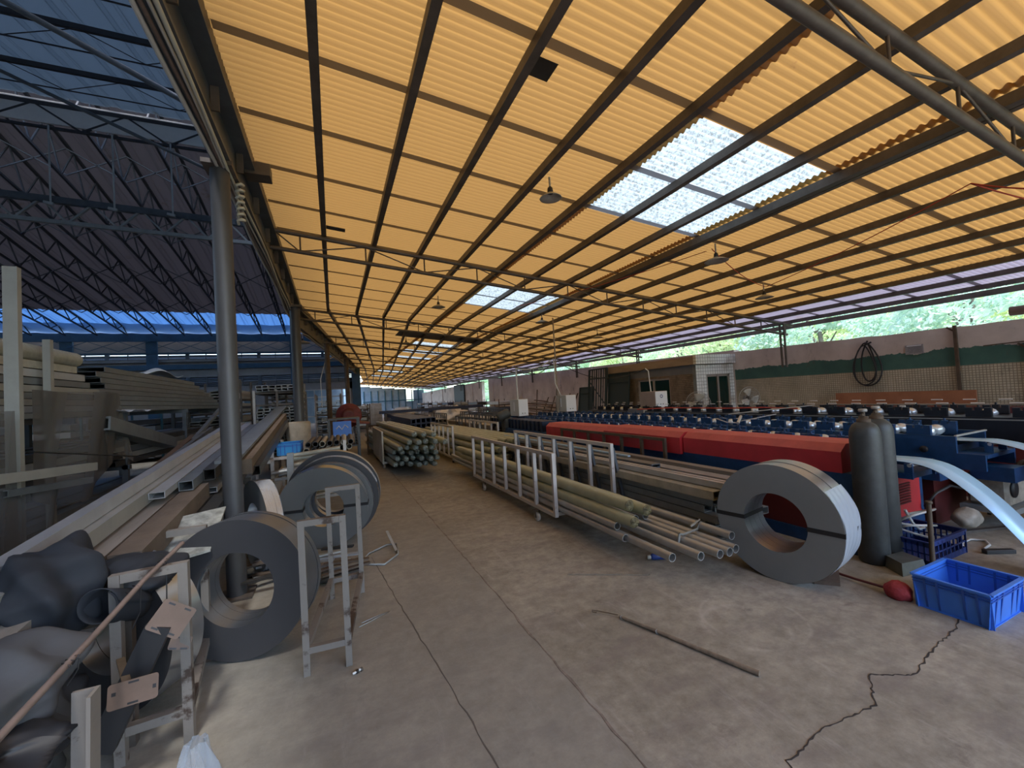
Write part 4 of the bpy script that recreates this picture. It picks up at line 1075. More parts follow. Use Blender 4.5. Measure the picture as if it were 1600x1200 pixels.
ctrlbox(7.30, 7.55, 8.35, 8.95, 0.80, 1.08, 'small grey box low in front of the brown-sided control box', M['bluegrey'], 'boxgrey', 0.02, False, False)
# conduits and cords to the ceiling
def run(name, pts, r, m_, lab, cat, grp=None, n=6):
    mb = MB(); mb.path([Vector(p) for p in pts], r, n)
    return tag(mb.build(name, m_), lab, cat, grp)
def sag(p, q, d, n=14):
    p = Vector(p); q = Vector(q); return [p.lerp(q, i/n)-Vector((0, 0, d*4*(i/n)*(1-i/n))) for i in range(n+1)]
run('conduit_pipe', [(5.95, 10.35, 0.9), (5.95, 10.35, 3.80)], 0.022, M['concrete_block'], 'tall tan conduit pipe rising from the middle control box to the roof', 'pipe')
run('conduit', [(4.95, 10.95, 1.5), (4.95, 10.95, 2.42)], 0.025, 'hosew', 'white conduit standing on the beige control box', 'conduit')
run('conduit', [(7.55, 8.3, 1.51), (7.55, 8.35, 2.05), (7.50, 8.4, 2.12)], 0.016, 'hosew', 'thin white conduit above the brown-sided control box', 'conduit')
run('white_hose', sag((4.95, 10.95, 2.40), (5.88, 10.35, 2.62), 0.14)+[(5.90, 10.33, 2.3), (5.86, 10.3, 1.9), (5.97, 10.2, 1.54)], 0.018, 'hosew', 'white hose sagging between the conduit and the tall pipe', 'hose')
run('black_cable', sag((4.95, 10.93, 2.36), (5.90, 10.35, 2.55), 0.26), 0.009, 'rubber', 'black cable sagging below the white hose', 'cable')
run('black_cable', sag((5.98, 10.33, 2.55), (7.52, 8.4, 2.12), 0.38), 0.009, 'rubber', 'long black cable sagging from the tall pipe to the third control box', 'cable')
# gearmotor at the far left of the red machine
root = thing('gear_motor', (4.35, 10.6, 0), 'grey-green gear motor on a stand at the far end of the red machine', 'motor')
MB().lathe([(0, 0), (0.11, 0), (0.13, 0.03), (0.13, 0.33), (0.10, 0.36), (0, 0.36)], c=(-0.2, 0, 1.02), axis=(0.85, -0.2, 0.35), n=20).build('motor_body', 'gas', root)
MB().bevbox(-0.05, 0.22, -0.15, 0.15, 0.62, 1.0, 0.03).build('gearbox', 'gas', root)
MB().bar((0.1, 0, 0), (0.1, 0, 0.65), 0.14, 0.14).build('stand', 'steel_grey', root)
MB().box(0.24, 0.36, -0.1, 0.0, 0.86, 0.98).build('red_switch', 'red', root)
# pink hoses and odds on the machines
run('pink_hose', [(6.3, 7.4, 1.14), (6.5, 6.6, 1.17), (6.9, 6.2, 1.14), (6.6, 5.4, 1.16), (7.0, 4.9, 1.15), (6.8, 4.2, 1.15)], 0.012, M['redcord'], 'reddish hose lying across the tops of the rear machines', 'hose')
run('loose_rod', [(6.1, 4.9, 1.10), (6.9, 4.0, 1.20)], 0.008, 'galv', 'thin pale rod lying diagonally on the blue machine', 'rod')
mb = MB(); mb.tube((5.15, 4.0, 1.06), (5.35, 4.1, 1.14), 0.02, 10); mb.path([(5.2, 4.02, 1.06), (5.05, 4.1, 1.08), (5.1, 4.3, 1.12)], 0.008, 6); mb.tube((5.28, 4.05, 1.08), (5.6, 3.75, 1.16), 0.006, 6)
tag(mb.build('air_gun', 'galv'), 'small pale metal air gun lying on the blue stands', 'tool')

# ================================================================ GAS CYLINDERS, CRATES, WELDER
def cyl(x, y, H_, r, lab, leanx=0.0):
    root = thing('gas_cylinder', (x, y, 0), lab, 'gas cylinder', 'pair of gas cylinders')
    body = MB().lathe([(0, 0.0), (r*0.9, 0.0), (r, 0.02), (r, H_-0.17), (r*0.98, H_-0.13), (r*0.91, H_-0.095), (r*0.76, H_-0.062), (r*0.5, H_-0.04), (r*0.3, H_-0.03), (0, H_-0.03)], n=40).build('body', 'gas', root)
    MB().lathe([(0.045, H_-0.05), (0.05, H_-0.045), (0.05, H_-0.01), (0.036, H_-0.01), (0.034, H_+0.012), (0, H_+0.012)], n=24).build('neck_ring', 'steel_brown', root)
    v = MB(); v.tube((0, 0, H_), (0, 0, H_+0.05), 0.014, 12); v.tube((0, 0, H_+0.025), (-0.05, -0.01, H_+0.025), 0.011, 10)
    vo = v.build('valve', 'steel_brown', root)
    MB().lathe([(0, 0.05), (0.03, 0.052), (0.034, 0.065), (0.03, 0.078), (0, 0.08)], c=(0, 0, H_), n=12).build('handwheel', 'lampshade', vo)
    return root
cyl(4.28, 2.09, 1.26, 0.112, 'front grey gas cylinder, standing right beside the big coil')
c2 = cyl(4.505, 2.10, 1.27, 0.112, 'rear grey gas cylinder, half hidden behind the front one')
run('gas_hose', [(4.60, 1.99, 0.42), (4.66, 1.97, 0.30), (4.72, 1.95, 0.24), (4.80, 1.95, 0.24)], 0.012, 'hosew', 'pale hose dropping from the rear gas cylinder into the dark crate', 'hose')

def crate(x0, x1, y0, y1, h, name, m_, lab, cat, lattice_=False, rz=0.0, wl=0.004, flare=0.0):
    cx, cy = (x0+x1)/2, (y0+y1)/2; a, b = (x1-x0)/2, (y1-y0)/2
    root = thing(name, (cx, cy, 0.0), lab, cat, None, rz)
    t_ = wl
    mb = MB()
    mb.box(-a+.012, a-.012, -b+.012, b-.012, 0.0, 0.006)
    f = flare
    def wall(p, q, nrm):      # tapered wall from p to q at base
        p = Vector(p); q = Vector(q); n_ = Vector(nrm)
        if not lattice_:
            P = [p-n_*f, q-n_*f, q-n_*(f+t_), p-n_*(f+t_)]
            T_ = [p, q, q-n_*t_, p-n_*t_]
            mb.hexa([*(v+Vector((0, 0, 0.0)) for v in P), *(v+Vector((0, 0, h)) for v in T_)])
        else:
            n = 9
            for k in range(n+1):
                s0 = p.lerp(q, k/n); w_ = 0.012
                d = (q-p).normalized()*w_/2
                mb.hexa([s0-d, s0+d, s0+d-n_*t_*2, s0-d-n_*t_*2, s0-d+Vector((0, 0, h)), s0+d+Vector((0, 0, h)), s0+d-n_*t_*2+Vector((0, 0, h)), s0-d-n_*t_*2+Vector((0, 0, h))])
            for z0_, z1_ in ((0, 0.05), (h*0.48, h*0.54), (h*0.80, h)):
                mb.hexa([p+Vector((0, 0, z0_)), q+Vector((0, 0, z0_)), q-n_*t_+Vector((0, 0, z0_)), p-n_*t_+Vector((0, 0, z0_)), p+Vector((0, 0, z1_)), q+Vector((0, 0, z1_)), q-n_*t_+Vector((0, 0, z1_)), p-n_*t_+Vector((0, 0, z1_))])
    wall((-a, -b, 0), (a, -b, 0), (0, -1, 0)); wall((a, -b, 0), (a, b, 0), (1, 0, 0)); wall((a, b, 0), (-a, b, 0), (0, 1, 0)); wall((-a, b, 0), (-a, -b, 0), (-1, 0, 0))
    mb.build('tub', m_, root)
    rm = MB(); r_ = 0.014
    for (xa, ya, xb, yb) in ((-a, -b, a, -b), (a, -b, a, b), (a, b, -a, b), (-a, b, -a, -b)):
        rm.bar((xa, ya, h), (xb, yb, h), r_*1.6, 0.012)
    rm.build('rim', m_, root)
    if not lattice_:
        rb = MB()
        for k in range(1, 6):
            if k == 3: continue
            xx = -a+2*a*k/6
            rb.hexa([(xx-.006, -b+f-.001, 0.01), (xx+.006, -b+f-.001, 0.01), (xx+.006, -b+f+.001, 0.01), (xx-.006, -b+f+.001, 0.01), (xx-.006, -b-.009, h), (xx+.006, -b-.009, h), (xx+.006, -b, h), (xx-.006, -b, h)])
            rb.hexa([(xx-.006, b-f-.001, 0.01), (xx+.006, b-f-.001, 0.01), (xx+.006, b-f+.001, 0.01), (xx-.006, b-f+.001, 0.01), (xx-.006, b, h), (xx+.006, b, h), (xx+.006, b+.009, h), (xx-.006, b+.009, h)])
            yy = -b+2*b*k/6
            for s_ in (-1, 1):
                rb.hexa([(s_*(a-f)-.001, yy-.006, 0.01), (s_*(a-f)+.001, yy-.006, 0.01), (s_*(a-f)+.001, yy+.006, 0.01), (s_*(a-f)-.001, yy+.006, 0.01), (s_*a-.008, yy-.006, h), (s_*a+.008, yy-.006, h), (s_*a+.008, yy+.006, h), (s_*a-.008, yy+.006, h)])
        for z_ in (h*0.80, h*0.88):
            g_ = f*(1-z_/h)
            rb.bar((-a+g_, -b+g_, z_), (a-g_, -b+g_, z_), 0.014, 0.006); rb.bar((-a+g_, b-g_, z_), (a-g_, b-g_, z_), 0.014, 0.006)
            rb.bar((-a+g_, -b+g_, z_), (-a+g_, b-g_, z_), 0.014, 0.006); rb.bar((a-g_, -b+g_, z_), (a-g_, b-g_, z_), 0.014, 0.006)
        rb.build('ribs', M['binrib'], root)
    return root
M['binrib'] = mat('blue plastic rib', (0.025, 0.10, 0.42), 0.4)
crate(3.685, 4.165, 1.205, 1.585, 0.22, 'plastic_bin', 'binblue', 'open bright blue plastic bin on the floor at the right edge', 'bin', flare=0.02)
crate(4.50, 5.12, 1.80, 2.16, 0.20, 'plastic_crate', 'bindark', 'dark blue slatted crate with hoses in it, behind the bright bin', 'crate', lattice_=True)
mb = MB()
mb.path([(4.62+0.20*math.cos(a/4)*1.0+0.15, 1.98+0.10*math.sin(a/4), 0.10+0.14*math.sin(a/9)**2+0.004*a) for a in range(56)], 0.010, 6)
tag(mb.build('hose_coil', 'hosew'), 'white hose coiled inside the dark blue crate', 'hose')
mb = MB(); mb.tube((4.47, 1.82, 0), (4.49, 1.83, 0.56), 0.017, 10); mb.tube((4.49, 1.83, 0.54), (4.49, 1.83, 0.57), 0.021, 10)
root = thing('steel_post', (4.47, 1.78, 0), 'thin rusty steel post on a plate, standing before the dark crate', 'post')
MB().tube((0, 0, 0.01), (0.015, 0, 0.56), 0.017, 12).build('post', 'steel_brown', root); MB().lathe([(0.017, 0.54), (0.024, 0.54), (0.024, 0.56), (0, 0.56)], c=(0.015, 0, 0), n=12).build('cap', 'steel_brown', root)
MB().box(-0.12, 0.1, -0.09, 0.12, 0, 0.01).build('base_plate', 'steel_brown', root)
mb = MB(); mb.hexa([(4.12, 1.83, 0.002), (4.42, 1.80, 0.002), (4.46, 1.97, 0.002), (4.22, 1.99, 0.002), (4.14, 1.84, 0.10), (4.40, 1.81, 0.09), (4.43, 1.96, 0.10), (4.23, 1.98, 0.10)])
tag(mb.build('tin_offcut', mat('dull tin', (0.16, 0.17, 0.15), 0.4, 0.5, 0.3, 8)), 'dull grey tin offcut box beside the front gas cylinder', 'offcut')
# red net and its pole
mb = MB()
r6 = random.Random(8)
def blob(c, r, squash, seed, m_, name, lab, cat, nu=26, nv=14, amp=0.18):
    q = random.Random(seed); ks = [(q.uniform(2, 6), q.uniform(2, 6), q.uniform(0, 6), q.uniform(0.3, 1)) for _ in range(6)]
    mb = MB()
    def fn(u, v):
        th = 2*math.pi*u; ph = math.pi*v
        d = 1+amp*sum(w_*math.sin(a*th//1*0+round(a)*th+p)*math.sin(b*ph+p) for a, b, p, w_ in ks)/3*math.sin(ph)
        return (c[0]+r[0]*d*math.sin(ph)*math.cos(th), c[1]+r[1]*d*math.sin(ph)*math.sin(th), max(0.002, c[2]+r[2]*d*math.cos(ph)))
    mb.grid(nu, nv, fn); o = mb.build(name, m_)
    return tag(o, lab, cat) if lab else o
blob((3.72, 1.685, 0.045), (0.075, 0.08, 0.075), 1, 3, 'redbag', 'red_net', 'crumpled red net on the floor left of the bright blue bin', 'net')
run('broom_handle', [(3.70, 1.74, 0.05), (3.72, 1.95, 0.03), (3.74, 2.16, 0.02)], 0.010, 'maroon', 'thin dark red handle on the floor between coil and red net', 'handle')
# hose on the floor and brush head
run('thin_hose', [(5.15, 1.83, 0.01), (5.32, 1.90, 0.012), (5.50, 1.90, 0.012), (5.56, 1.82, 0.012), (5.45, 1.76, 0.012), (5.30, 1.75, 0.012)], 0.009, 'hosew', 'thin white hose looped on the floor right of the dark crate', 'hose')
mb = MB(); mb.bevbox(-0.12, 0.12, -0.025, 0.025, 0, 0.035, 0.005)
o = mb.build('brush_head', 'rubber', loc=(5.30, 1.66, 0), rot=(0, 0, -0.5)); tag(o, 'small black brush head on the floor right of the bins', 'brush')
# welder on a trolley with cables
root = thing('welding_machine', (6.35, 1.95, 0), 'dirty cream welding machine with thick black cables behind the steel strip', 'welder')
MB().bevbox(-0.25, 0.28, -0.14, 0.16, 0.22, 0.55, 0.03).build('housing', 'machinecream', root)
MB().lathe([(0.0, 0.0), (0.085, 0.0), (0.085, 0.012), (0, 0.012)], c=(-0.13, -0.142, 0.40), axis=(0, -1, 0), n=24).build('round_vent', 'black', root)
MB().box(-0.3, 0.34, -0.18, 0.2, 0.16, 0.215).build('tray', 'galv_dull', root)
for sx in (-0.25, 0.28):
    for sy in (-0.15, 0.17): MB().bar((sx, sy, 0), (sx, sy, 0.16), 0.03, 0.03).build('leg', 'steel_dark', root)
r7 = random.Random(21)
for k in range(7):
    pts = []
    for i in range(18):
        t_ = i/17; a = t_*math.pi
        pts.append((6.16+0.58*t_+0.02*k, 1.76-0.016*k+0.02*math.sin(6*t_+k), 0.62+0.05*math.sin(a)-0.58*max(0, t_-0.5)*1.9+0.012*k*math.sin(a)))
    pts = [(x, y, max(0.02, z)) for x, y, z in pts]
    run('welding_cable', pts, 0.015, 'rubber', 'thick black welding cable draped over the cream welder, %s strand' % ORD[k], 'cable', 'black cables over the welder')
blob((5.75, 2.0, 0.15), (0.16, 0.10, 0.10), 1, 9, 'machinecream', 'dusty_motor', 'dusty tan motor lump on the floor under the steel strip', 'motor')
run('floor_cable', [(5.55, 2.2, 0.12), (5.35, 2.15, 0.30), (5.45, 2.1, 0.42), (5.75, 2.1, 0.45), (6.1, 2.05, 0.35)], 0.014, 'rubber', 'dark cable looping from the tan motor toward the welder', 'cable')
mb = MB(); mb.bar((5.4, 2.12, 0.012), (8.2, 1.2, 0.012), 0.04, 0.02)
tag(mb.build('floor_bar', 'steel_dark'), 'dark flat bar lying on the floor beyond the bins', 'bar')
# ================================================================ COILS
def coil(c, R_, r_, yaw, lean, widths, lab, face='coil', tread='coil_bright', strap=True, strap_v=0.0, group=None, name='steel_coil', film=False, offs=None):
    """c = xy of the face centre, face looks toward -axis; z from R"""
    nx = Vector((-math.sin(yaw)*math.cos(lean), -math.cos(yaw)*math.cos(lean), math.sin(lean)))
    ctr = Vector((c[0], c[1], R_*math.cos(lean)+0.002 + (0.0 if lean >= 0 else 0.0)))
    wt = sum(widths)
    low = min(ctr.z - R_*math.cos(lean), (ctr-nx*wt).z - R_*math.cos(lean))
    ctr.z += -low+0.002
    root = thing(name, (c[0], c[1], 0), lab, 'steel coil', group)
    o = Vector((c[0], c[1], 0)); d = 0.0
    for i, w_ in enumerate(widths):
        mb = MB(); e = offs[i] if offs else 0
        mb.ring(ctr-o-nx*(d)+Vector((0, 0, 0)), -nx, R_-e-(0.004 if i % 2 else 0), r_, w_-0.003, 128, (0, 1))
        mb.build('strip_roll', [face, tread], root)
        d += w_
    if strap:
        u = Vector((math.cos(yaw), -math.sin(yaw), 0)); v_ = nx.cross(u).normalized()
        if v_.z < 0: v_ = -v_
        for s_ in (1, -1):
            hh = strap_v; sw = 0.017
            def pt(rad, w_, side=s_): return ctr-o + u*side*rad + v_*hh - nx*w_
            mb = MB(); t_ = 0.004
            seq = [(r_*0.995-t_, -t_), (R_+t_, -t_), (R_+t_, wt+t_), (r_*0.995-t_, wt+t_)]
            V = []
            for (rad, w_) in seq:
                V += [pt(rad, w_)+v_*sw, pt(rad, w_)-v_*sw]
            seq2 = [(r_+0.001, 0.0), (R_-0.001, 0.0), (R_-0.001, wt), (r_+0.001, wt)]
            for (rad, w_) in seq2:
                V += [pt(rad, w_)+v_*sw, pt(rad, w_)-v_*sw]
            F = []
            for k in range(4):
                n = (k+1) % 4
                F += [(2*k, 2*n, 2*n+1, 2*k+1), (2*k, 8+2*k, 8+2*n, 2*n), (2*k+1, 2*n+1, 8+2*n+1, 8+2*k+1)]
            mb.add(V, F); mb.build('black_strap', 'black', root)
    if film:
        u = Vector((math.cos(yaw), -math.sin(yaw), 0)); v_ = nx.cross(u).normalized()
        if v_.z < 0: v_ = -v_
        q = random.Random(5)
        def ff(s_, t_):
            a = lerp(film[0], film[1], s_); rr = R_+0.006+0.0015*math.sin(13*a+5*t_)+0.0015*math.sin(31*t_*wt*10+9*a)
            return ctr-o+(u*math.cos(a)+v_*math.sin(a))*rr - nx*(wt*t_)
        mb = MB(); mb.grid(50, 22, ff); fo = mb.build('plastic_film', 'clear', root)
    return root
coil((3.26, 2.27), 0.472, 0.237, 1.37, 0.0, [0.085, 0.085, 0.085, 0.085], 'big grey coil of slit steel strip with a black strap, right of the pipe cart', film=(-0.75, 0.70))
coil((-0.648, 3.277), 0.457, 0.242, 0.31, 0.03, [0.10, 0.10, 0.05], 'dark grey coil standing at the foot of the nearest column, left of the aisle', face='coil_dark', tread='coil_tread', strap=False)
# band on the inside of the dark coil
mb = MB(); mb.hexa([(-0.90, 3.33, 0.50), (-0.89, 3.30, 0.50), (-0.60, 3.60, 0.575), (-0.61, 3.63, 0.575), (-0.90, 3.33, 0.53), (-0.89, 3.30, 0.53), (-0.60, 3.60, 0.605), (-0.61, 3.63, 0.605)])
coil((-1.22, 3.05), 0.43, 0.20, 0.55, 0.0, [0.10, 0.10], 'dark coil behind the rusty frame at lower left, mostly hidden', face='coil_dark', tread='coil_bright', strap=False)
coil((-0.157, 5.22), 0.480, 0.22, 0.16, -0.15, [0.11], 'front grey coil of the leaning group, a white rack standing before its hole', face='coil_grey', tread='coil_bright', group='leaning coils left of the aisle')
coil((-0.09, 5.37), 0.488, 0.22, 0.17, -0.12, [0.08], 'second coil of the leaning group, just behind the front one', face='coil_grey', tread='coil_bright', strap=False, group='leaning coils left of the aisle')
coil((-0.04, 5.48), 0.515, 0.22, 0.18, -0.11, [0.07], 'third coil of the leaning group, larger, film peeling off its edge', face='coil_dark', tread='coil_bright', strap=False, group='leaning coils left of the aisle', film=(0.3, 2.9))
coil((-0.04, 5.59), 0.545, 0.22, 0.16, -0.10, [0.07], 'rearmost and largest coil of the leaning group', face='coil_dark', tread='galv', strap=False, group='leaning coils left of the aisle')
coil((-0.80, 4.98), 0.46, 0.23, 1.15, 0.0, [0.09, 0.05], 'narrow bright coil right behind the nearest column', face='coil', tread='coil_bright', strap=False, film=(-1.2, 1.4))
# wooden wedge under the big coil
mb = MB(); mb.hexa([(3.44, 2.10, 0), (3.56, 1.98, 0), (3.80, 2.12, 0), (3.66, 2.26, 0), (3.44, 2.10, 0.03), (3.56, 1.98, 0.03), (3.80, 2.12, 0.11), (3.66, 2.26, 0.11)])
tag(mb.build('wooden_wedge', 'darktimber'), 'dark wooden wedge chocked under the right side of the big coil', 'wedge')

# ================================================================ CARTS
def side_frame(root, x, y0, y1, z0, z1, n, m_, th=0.04, d=0.0, braces=False, px=0, py=0):
    o = (px, py)
    fr = MB(); fr.bar((x-px, y0-py, z1), (x-px, y1-py, z1), th, th); fr.build('top_rail', m_, root)
    fr = MB(); fr.bar((x-px, y0-py, z0), (x-px, y1-py, z0), th, th); fr.build('bottom_rail', m_, root)
    for i in range(n):
        y = lerp(y0+th/2, y1-th/2, i/(n-1))
        MB().bar((x-px, y-py, z0+th/2), (x-px, y-py, z1-th/2), th, th).build('upright', m_, root)
        if braces: MB().bar((x+0.03-px, y-py+0.01, z1-0.04), (x+0.16-px, y-py+0.01, z0), th*0.8, th*0.8).build('strut', 'steel_grey', root)
def caster(root, x, y, px, py, zt=0.15):
    w_ = MB(); w_.lathe([(0.0, -0.018), (0.05, -0.018), (0.055, -0.012), (0.055, 0.012), (0.05, 0.018), (0, 0.018)], c=(x-px, y-py, 0.056), axis=(1, 0.15, 0), n=24)
    wo2 = w_.build('caster_wheel', 'wheel', root)
    MB().lathe([(0, -0.022), (0.02, -0.022), (0.02, 0.022), (0, 0.022)], c=(x-px, y-py, 0.056), axis=(1, 0.15, 0), n=12).build('hub', 'galv_dull', wo2)
    mb = MB(); mb.box(x-px-0.03, x-px-0.024, y-py-0.02, y-py+0.02, 0.045, zt); mb.box(x-px+0.024, x-px+0.03, y-py-0.02, y-py+0.02, 0.045, zt); mb.box(x-px-0.035, x-px+0.035, y-py-0.035, y-py+0.035, zt-0.008, zt)
    mb.build('fork', 'steel_dark', wo2)
# cart with round pipes
cx, cy = 2.79, 5.9
cart = thing('pipe_cart', (cx, cy, 0), 'white ladder-sided wheeled cart loaded with round pipes, nearest in the aisle', 'cart')
side_frame(cart, 2.38, 4.33, 7.46, 0.175, 0.895, 7, 'white_steel', 0.045, px=cx, py=cy)
side_frame(cart, 3.20, 4.28, 7.32, 0.175, 0.93, 7, 'white_steel', 0.045, braces=True, px=cx, py=cy)
for i in range(4): MB().bar((2.38-cx, 4.4-cy+i, 0.175), (3.2-cx, 4.4-cy+i, 0.175), 0.045, 0.045).build('cross_bar', 'white_steel', cart)
for x in (2.35, 3.19):
    for y in (4.80, 6.85): caster(cart, x, y, cx, cy)
# round pipes
PR = 0.036
pp = [((2.49, 2.62), 0.235, 8.6), ((2.445, 3.15), 0.245, 8.9), ((2.45, 3.27), 0.325, 9.1), ((2.70, 2.52), 0.235, 8.7), ((2.86, 2.47), 0.235, 8.6), ((2.96, 2.46), 0.235, 8.6), ((3.06, 2.48), 0.235, 8.7), ((3.12, 2.56), 0.31, 8.8)]
pl = ['outermost pipe on the aisle side, its open end lowest and nearest', 'short lower pipe at the aisle side of the cart', 'pipe directly above the short lower one at the aisle side', 'second long pipe in from the aisle side', 'third long pipe in, at the middle of the tied row', 'fourth long pipe in, between two open ends', 'fifth long pipe in, near the coil', 'upper pipe nearest the big coil']
for k, ((x, y), z, y2) in enumerate(pp):
    mb = MB(); mb.pipe((0, 0, 0), (0.02, 6.05, 0.0), PR, 0.004, 20)
    o = mb.build('steel_pipe', 'galv', loc=(x, y, z)); tag(o, 'galvanised round '+pl[k], 'pipe', 'round pipes on the white cart')
for k, (x, y, z) in enumerate([(2.60, 3.5, 0.235), (2.78, 3.4, 0.305), (2.91, 3.4, 0.31)]):
    mb = MB(); mb.pipe((0, 0, 0), (0.02, 5.4, 0.0), PR, 0.004, 16)
    tag(mb.build('steel_pipe', 'galv_dull', loc=(x, y, z)), 'galvanised round pipe under the green bundles of the white cart, %s from the aisle side' % ORD[k], 'pipe', 'round pipes on the white cart')
mb = MB(); mb.path([(2.82, 2.86, 0.30), (2.86, 2.86, 0.285), (2.96, 2.87, 0.288), (3.06, 2.88, 0.29), (3.12, 2.90, 0.36), (3.0, 2.9, 0.32)], 0.012, 6)
mb.path([(2.82, 2.86, 0.30), (2.80, 2.86, 0.22)], 0.012, 6)
tag(mb.build('tie_cloth', 'cream'), 'pale twisted cloth strip tying the row of pipe ends', 'tie')
# wrapped bundles
def bundle(p, q, r, m_, lab, group, square=0.0, seed=0, name='wrapped_bundle', endm=None, nn=16, parts=True):
    rr = random.Random(seed); p = Vector(p); q = Vector(q); L_ = (q-p).length
    d = (q-p).normalized(); a = d.cross(Vector((0, 0, 1))).normalized(); b = a.cross(d).normalized()
    mb = MB(); N = 26
    def prof(t_):
        e = 0.05
        if t_ < e: return 0.80+0.2*(t_/e)
        if t_ > 1-e: return 0.80+0.2*((1-t_)/e)
        return 1.0
    def fn(u, v):
        th = 2*math.pi*u; c, s_ = math.cos(th), math.sin(th)
        k = (1-square)+square/max(abs(c), abs(s_))*0.93
        w_ = prof(v)*(1+0.03*math.sin(7*v*L_+seed)+0.02*math.sin(3*th+11*v*L_))
        return p+d*(v*L_)+(a*c+b*s_)*r*k*w_ - p
    mb.grid(nn+1, N, fn)
    root = mb.build(name, m_, loc=p)
    tag(root, lab, 'bundle', group)
    if parts:
        for (c0, dd) in ((Vector((0, 0, 0)), -d), (q-p, d)):
            em = MB(); V = [c0+dd*0.0]
            n2 = nn
            def fe(u, v):
                th = 2*math.pi*u; c, s_ = math.cos(th), math.sin(th); k = (1-square)+square/max(abs(c), abs(s_))*0.93
                w_ = (1-v)*0.81; bump = 0.30*r*(math.sin(5*th+seed)*0.5+math.sin(9*th+2*seed)*0.5)*math.sin(math.pi*v)
                return c0+dd*(0.35*r*math.sin(v*math.pi*0.8)*(1 if v < 1 else 1)+bump)+(a*c+b*s_)*r*k*w_
            em.grid(nn+1, 7, fe)
            em.build('folded_end', endm or m_, root)
    return root
M['wrapend'] = mat('crumpled green film end', (0.36, 0.37, 0.24), 0.3, 0, 0.6, 20, bump=0.9, bscale=40)
M['filmend'] = mat('crumpled clear film end', (0.38, 0.44, 0.40), 0.2, 0, 0.75, 26, bump=1.0, bscale=50)
M['kraftend'] = mat('crumpled olive paper end', (0.20, 0.17, 0.08), 0.6, 0, 0.7, 18, bump=0.9, bscale=40)
bundle((2.50, 3.08, 0.400), (2.50, 8.6, 0.400), 0.062, 'greenwrap', 'green film-wrapped bundle lowest on the aisle side of the white cart', 'green bundles on the white cart', 0.1, 1, endm='kraftend')
bundle((2.55, 3.20, 0.520), (2.50, 8.9, 0.520), 0.066, 'greenwrap', 'green film-wrapped bundle resting above the lowest one on the white cart', 'green bundles on the white cart', 0.1, 2, endm='kraftend')
bundle((2.69, 3.12, 0.470), (2.66, 8.8, 0.470), 0.066, 'greenwrap', 'green film-wrapped bundle farthest from the aisle on the white cart', 'green bundles on the white cart', 0.1, 3, endm='kraftend')

# grey rectangular tubes stacked behind (cart with brown ladder frame)
cx, cy = 3.8, 6.0
c3 = thing('profile_cart', (cx, cy, 0), 'low cart with a brown ladder-like side frame, in front of the red covers', 'cart')
side_frame(c3, 4.20, 4.40, 7.25, 0.12, 0.895, 7, 'steel_brown', 0.04, px=cx, py=cy)
for i in range(3): MB().bar((3.36-cx, 4.6-cy+i*1.2, 0.08), (4.2-cx, 4.6-cy+i*1.2, 0.08), 0.05, 0.05).build('cross_bar', 'steel_brown', c3)
for x in (3.45, 4.1):
    for y in (4.6, 7.0): MB().lathe([(0, -0.02), (0.03, -0.02), (0.03, 0.02), (0, 0.02)], c=(x-cx, y-cy, 0.031), axis=(1, 0, 0), n=16).build('caster_wheel', 'rubber', c3)
rt = 0; tubes0 = {}
rows = ['bottom', 'second', 'third', 'fourth', 'top']
for row in range(5):
    for k in range(6):
        if row == 4 and k in (3,): continue
        yoff = [0.0, 0.05, -0.08, 0.10, 0.02][row]+0.03*((k*7+row*3) % 4)
        key = 'a'
        z = 0.145+0.080*row; x = 3.42+0.118*k
        if key not in tubes0:
            mb = MB(); mb.rtube((0, 0, 0), (0, 6.0, 0), 0.110, 0.071, 0.004); o = mb.build('rectangular_tube', 'galv_dull'); tubes0[key] = o
        else:
            o = tubes0[key].copy(); COL.objects.link(o)
        o.location = (x, 2.93+yoff, z)
        tag(o, 'grey rectangular tube of the big stack, %s row, %s from the aisle' % (rows[row], ORD[k]), 'tube', 'grey tubes stacked on the profile cart')
M['cover_film'] = mat('creamy stretch film', (0.44, 0.42, 0.34), 0.3, 0, 0.25, 8, bump=0.3, bscale=16)
def prof_beam(p, q, w_, h_, m_, name, lab, cat, grp, hollow=True, t=0.006, cells=1, up=(0, 0, 1)):
    mb = MB()
    mb.rtube(p, q, w_, h_, t, up) if hollow else mb.bar(p, q, w_, h_, up)
    if hollow and cells > 1:
        P, Q = Vector(p), Vector(q); mb.bar(P+(Q-P).normalized()*0.002, Q-(Q-P).normalized()*0.002, w_*0.9, 0.006)
    return tag(mb.build(name, m_), lab, cat, grp)
G = 'loose profiles on top of the grey tube stack'
prof_beam((3.24+0.1, 2.86, 0.565), (3.22+0.1, 8.4, 0.55), 0.13, 0.085, 'cover_film', 'wrapped_profile', 'cream film-wrapped profile along the near top edge of the grey tube stack', 'profile', G)
prof_beam((3.42, 2.83, 0.645), (3.36, 6.6, 0.64), 0.055, 0.06, 'whiteprof', 'aluminium_profile', 'bright square profile lying on the wrapped one, left of a pair', 'profile', G)
prof_beam((3.49, 2.86, 0.645), (3.44, 6.6, 0.64), 0.055, 0.06, 'whiteprof', 'aluminium_profile', 'bright square profile lying on the wrapped one, right of a pair', 'profile', G)
prof_beam((3.62, 3.0, 0.57), (3.60, 8.6, 0.57), 0.16, 0.075, 'darktimber', 'flat_bundle', 'brownish flat bundle in the middle of the stack top', 'bundle', G, False)
prof_beam((3.86, 2.98, 0.575), (3.78, 8.9, 0.60), 0.16, 0.085, 'whiteprof', 'aluminium_profile', 'wide pale profile behind the dark flat bundle on the stack', 'profile', G)
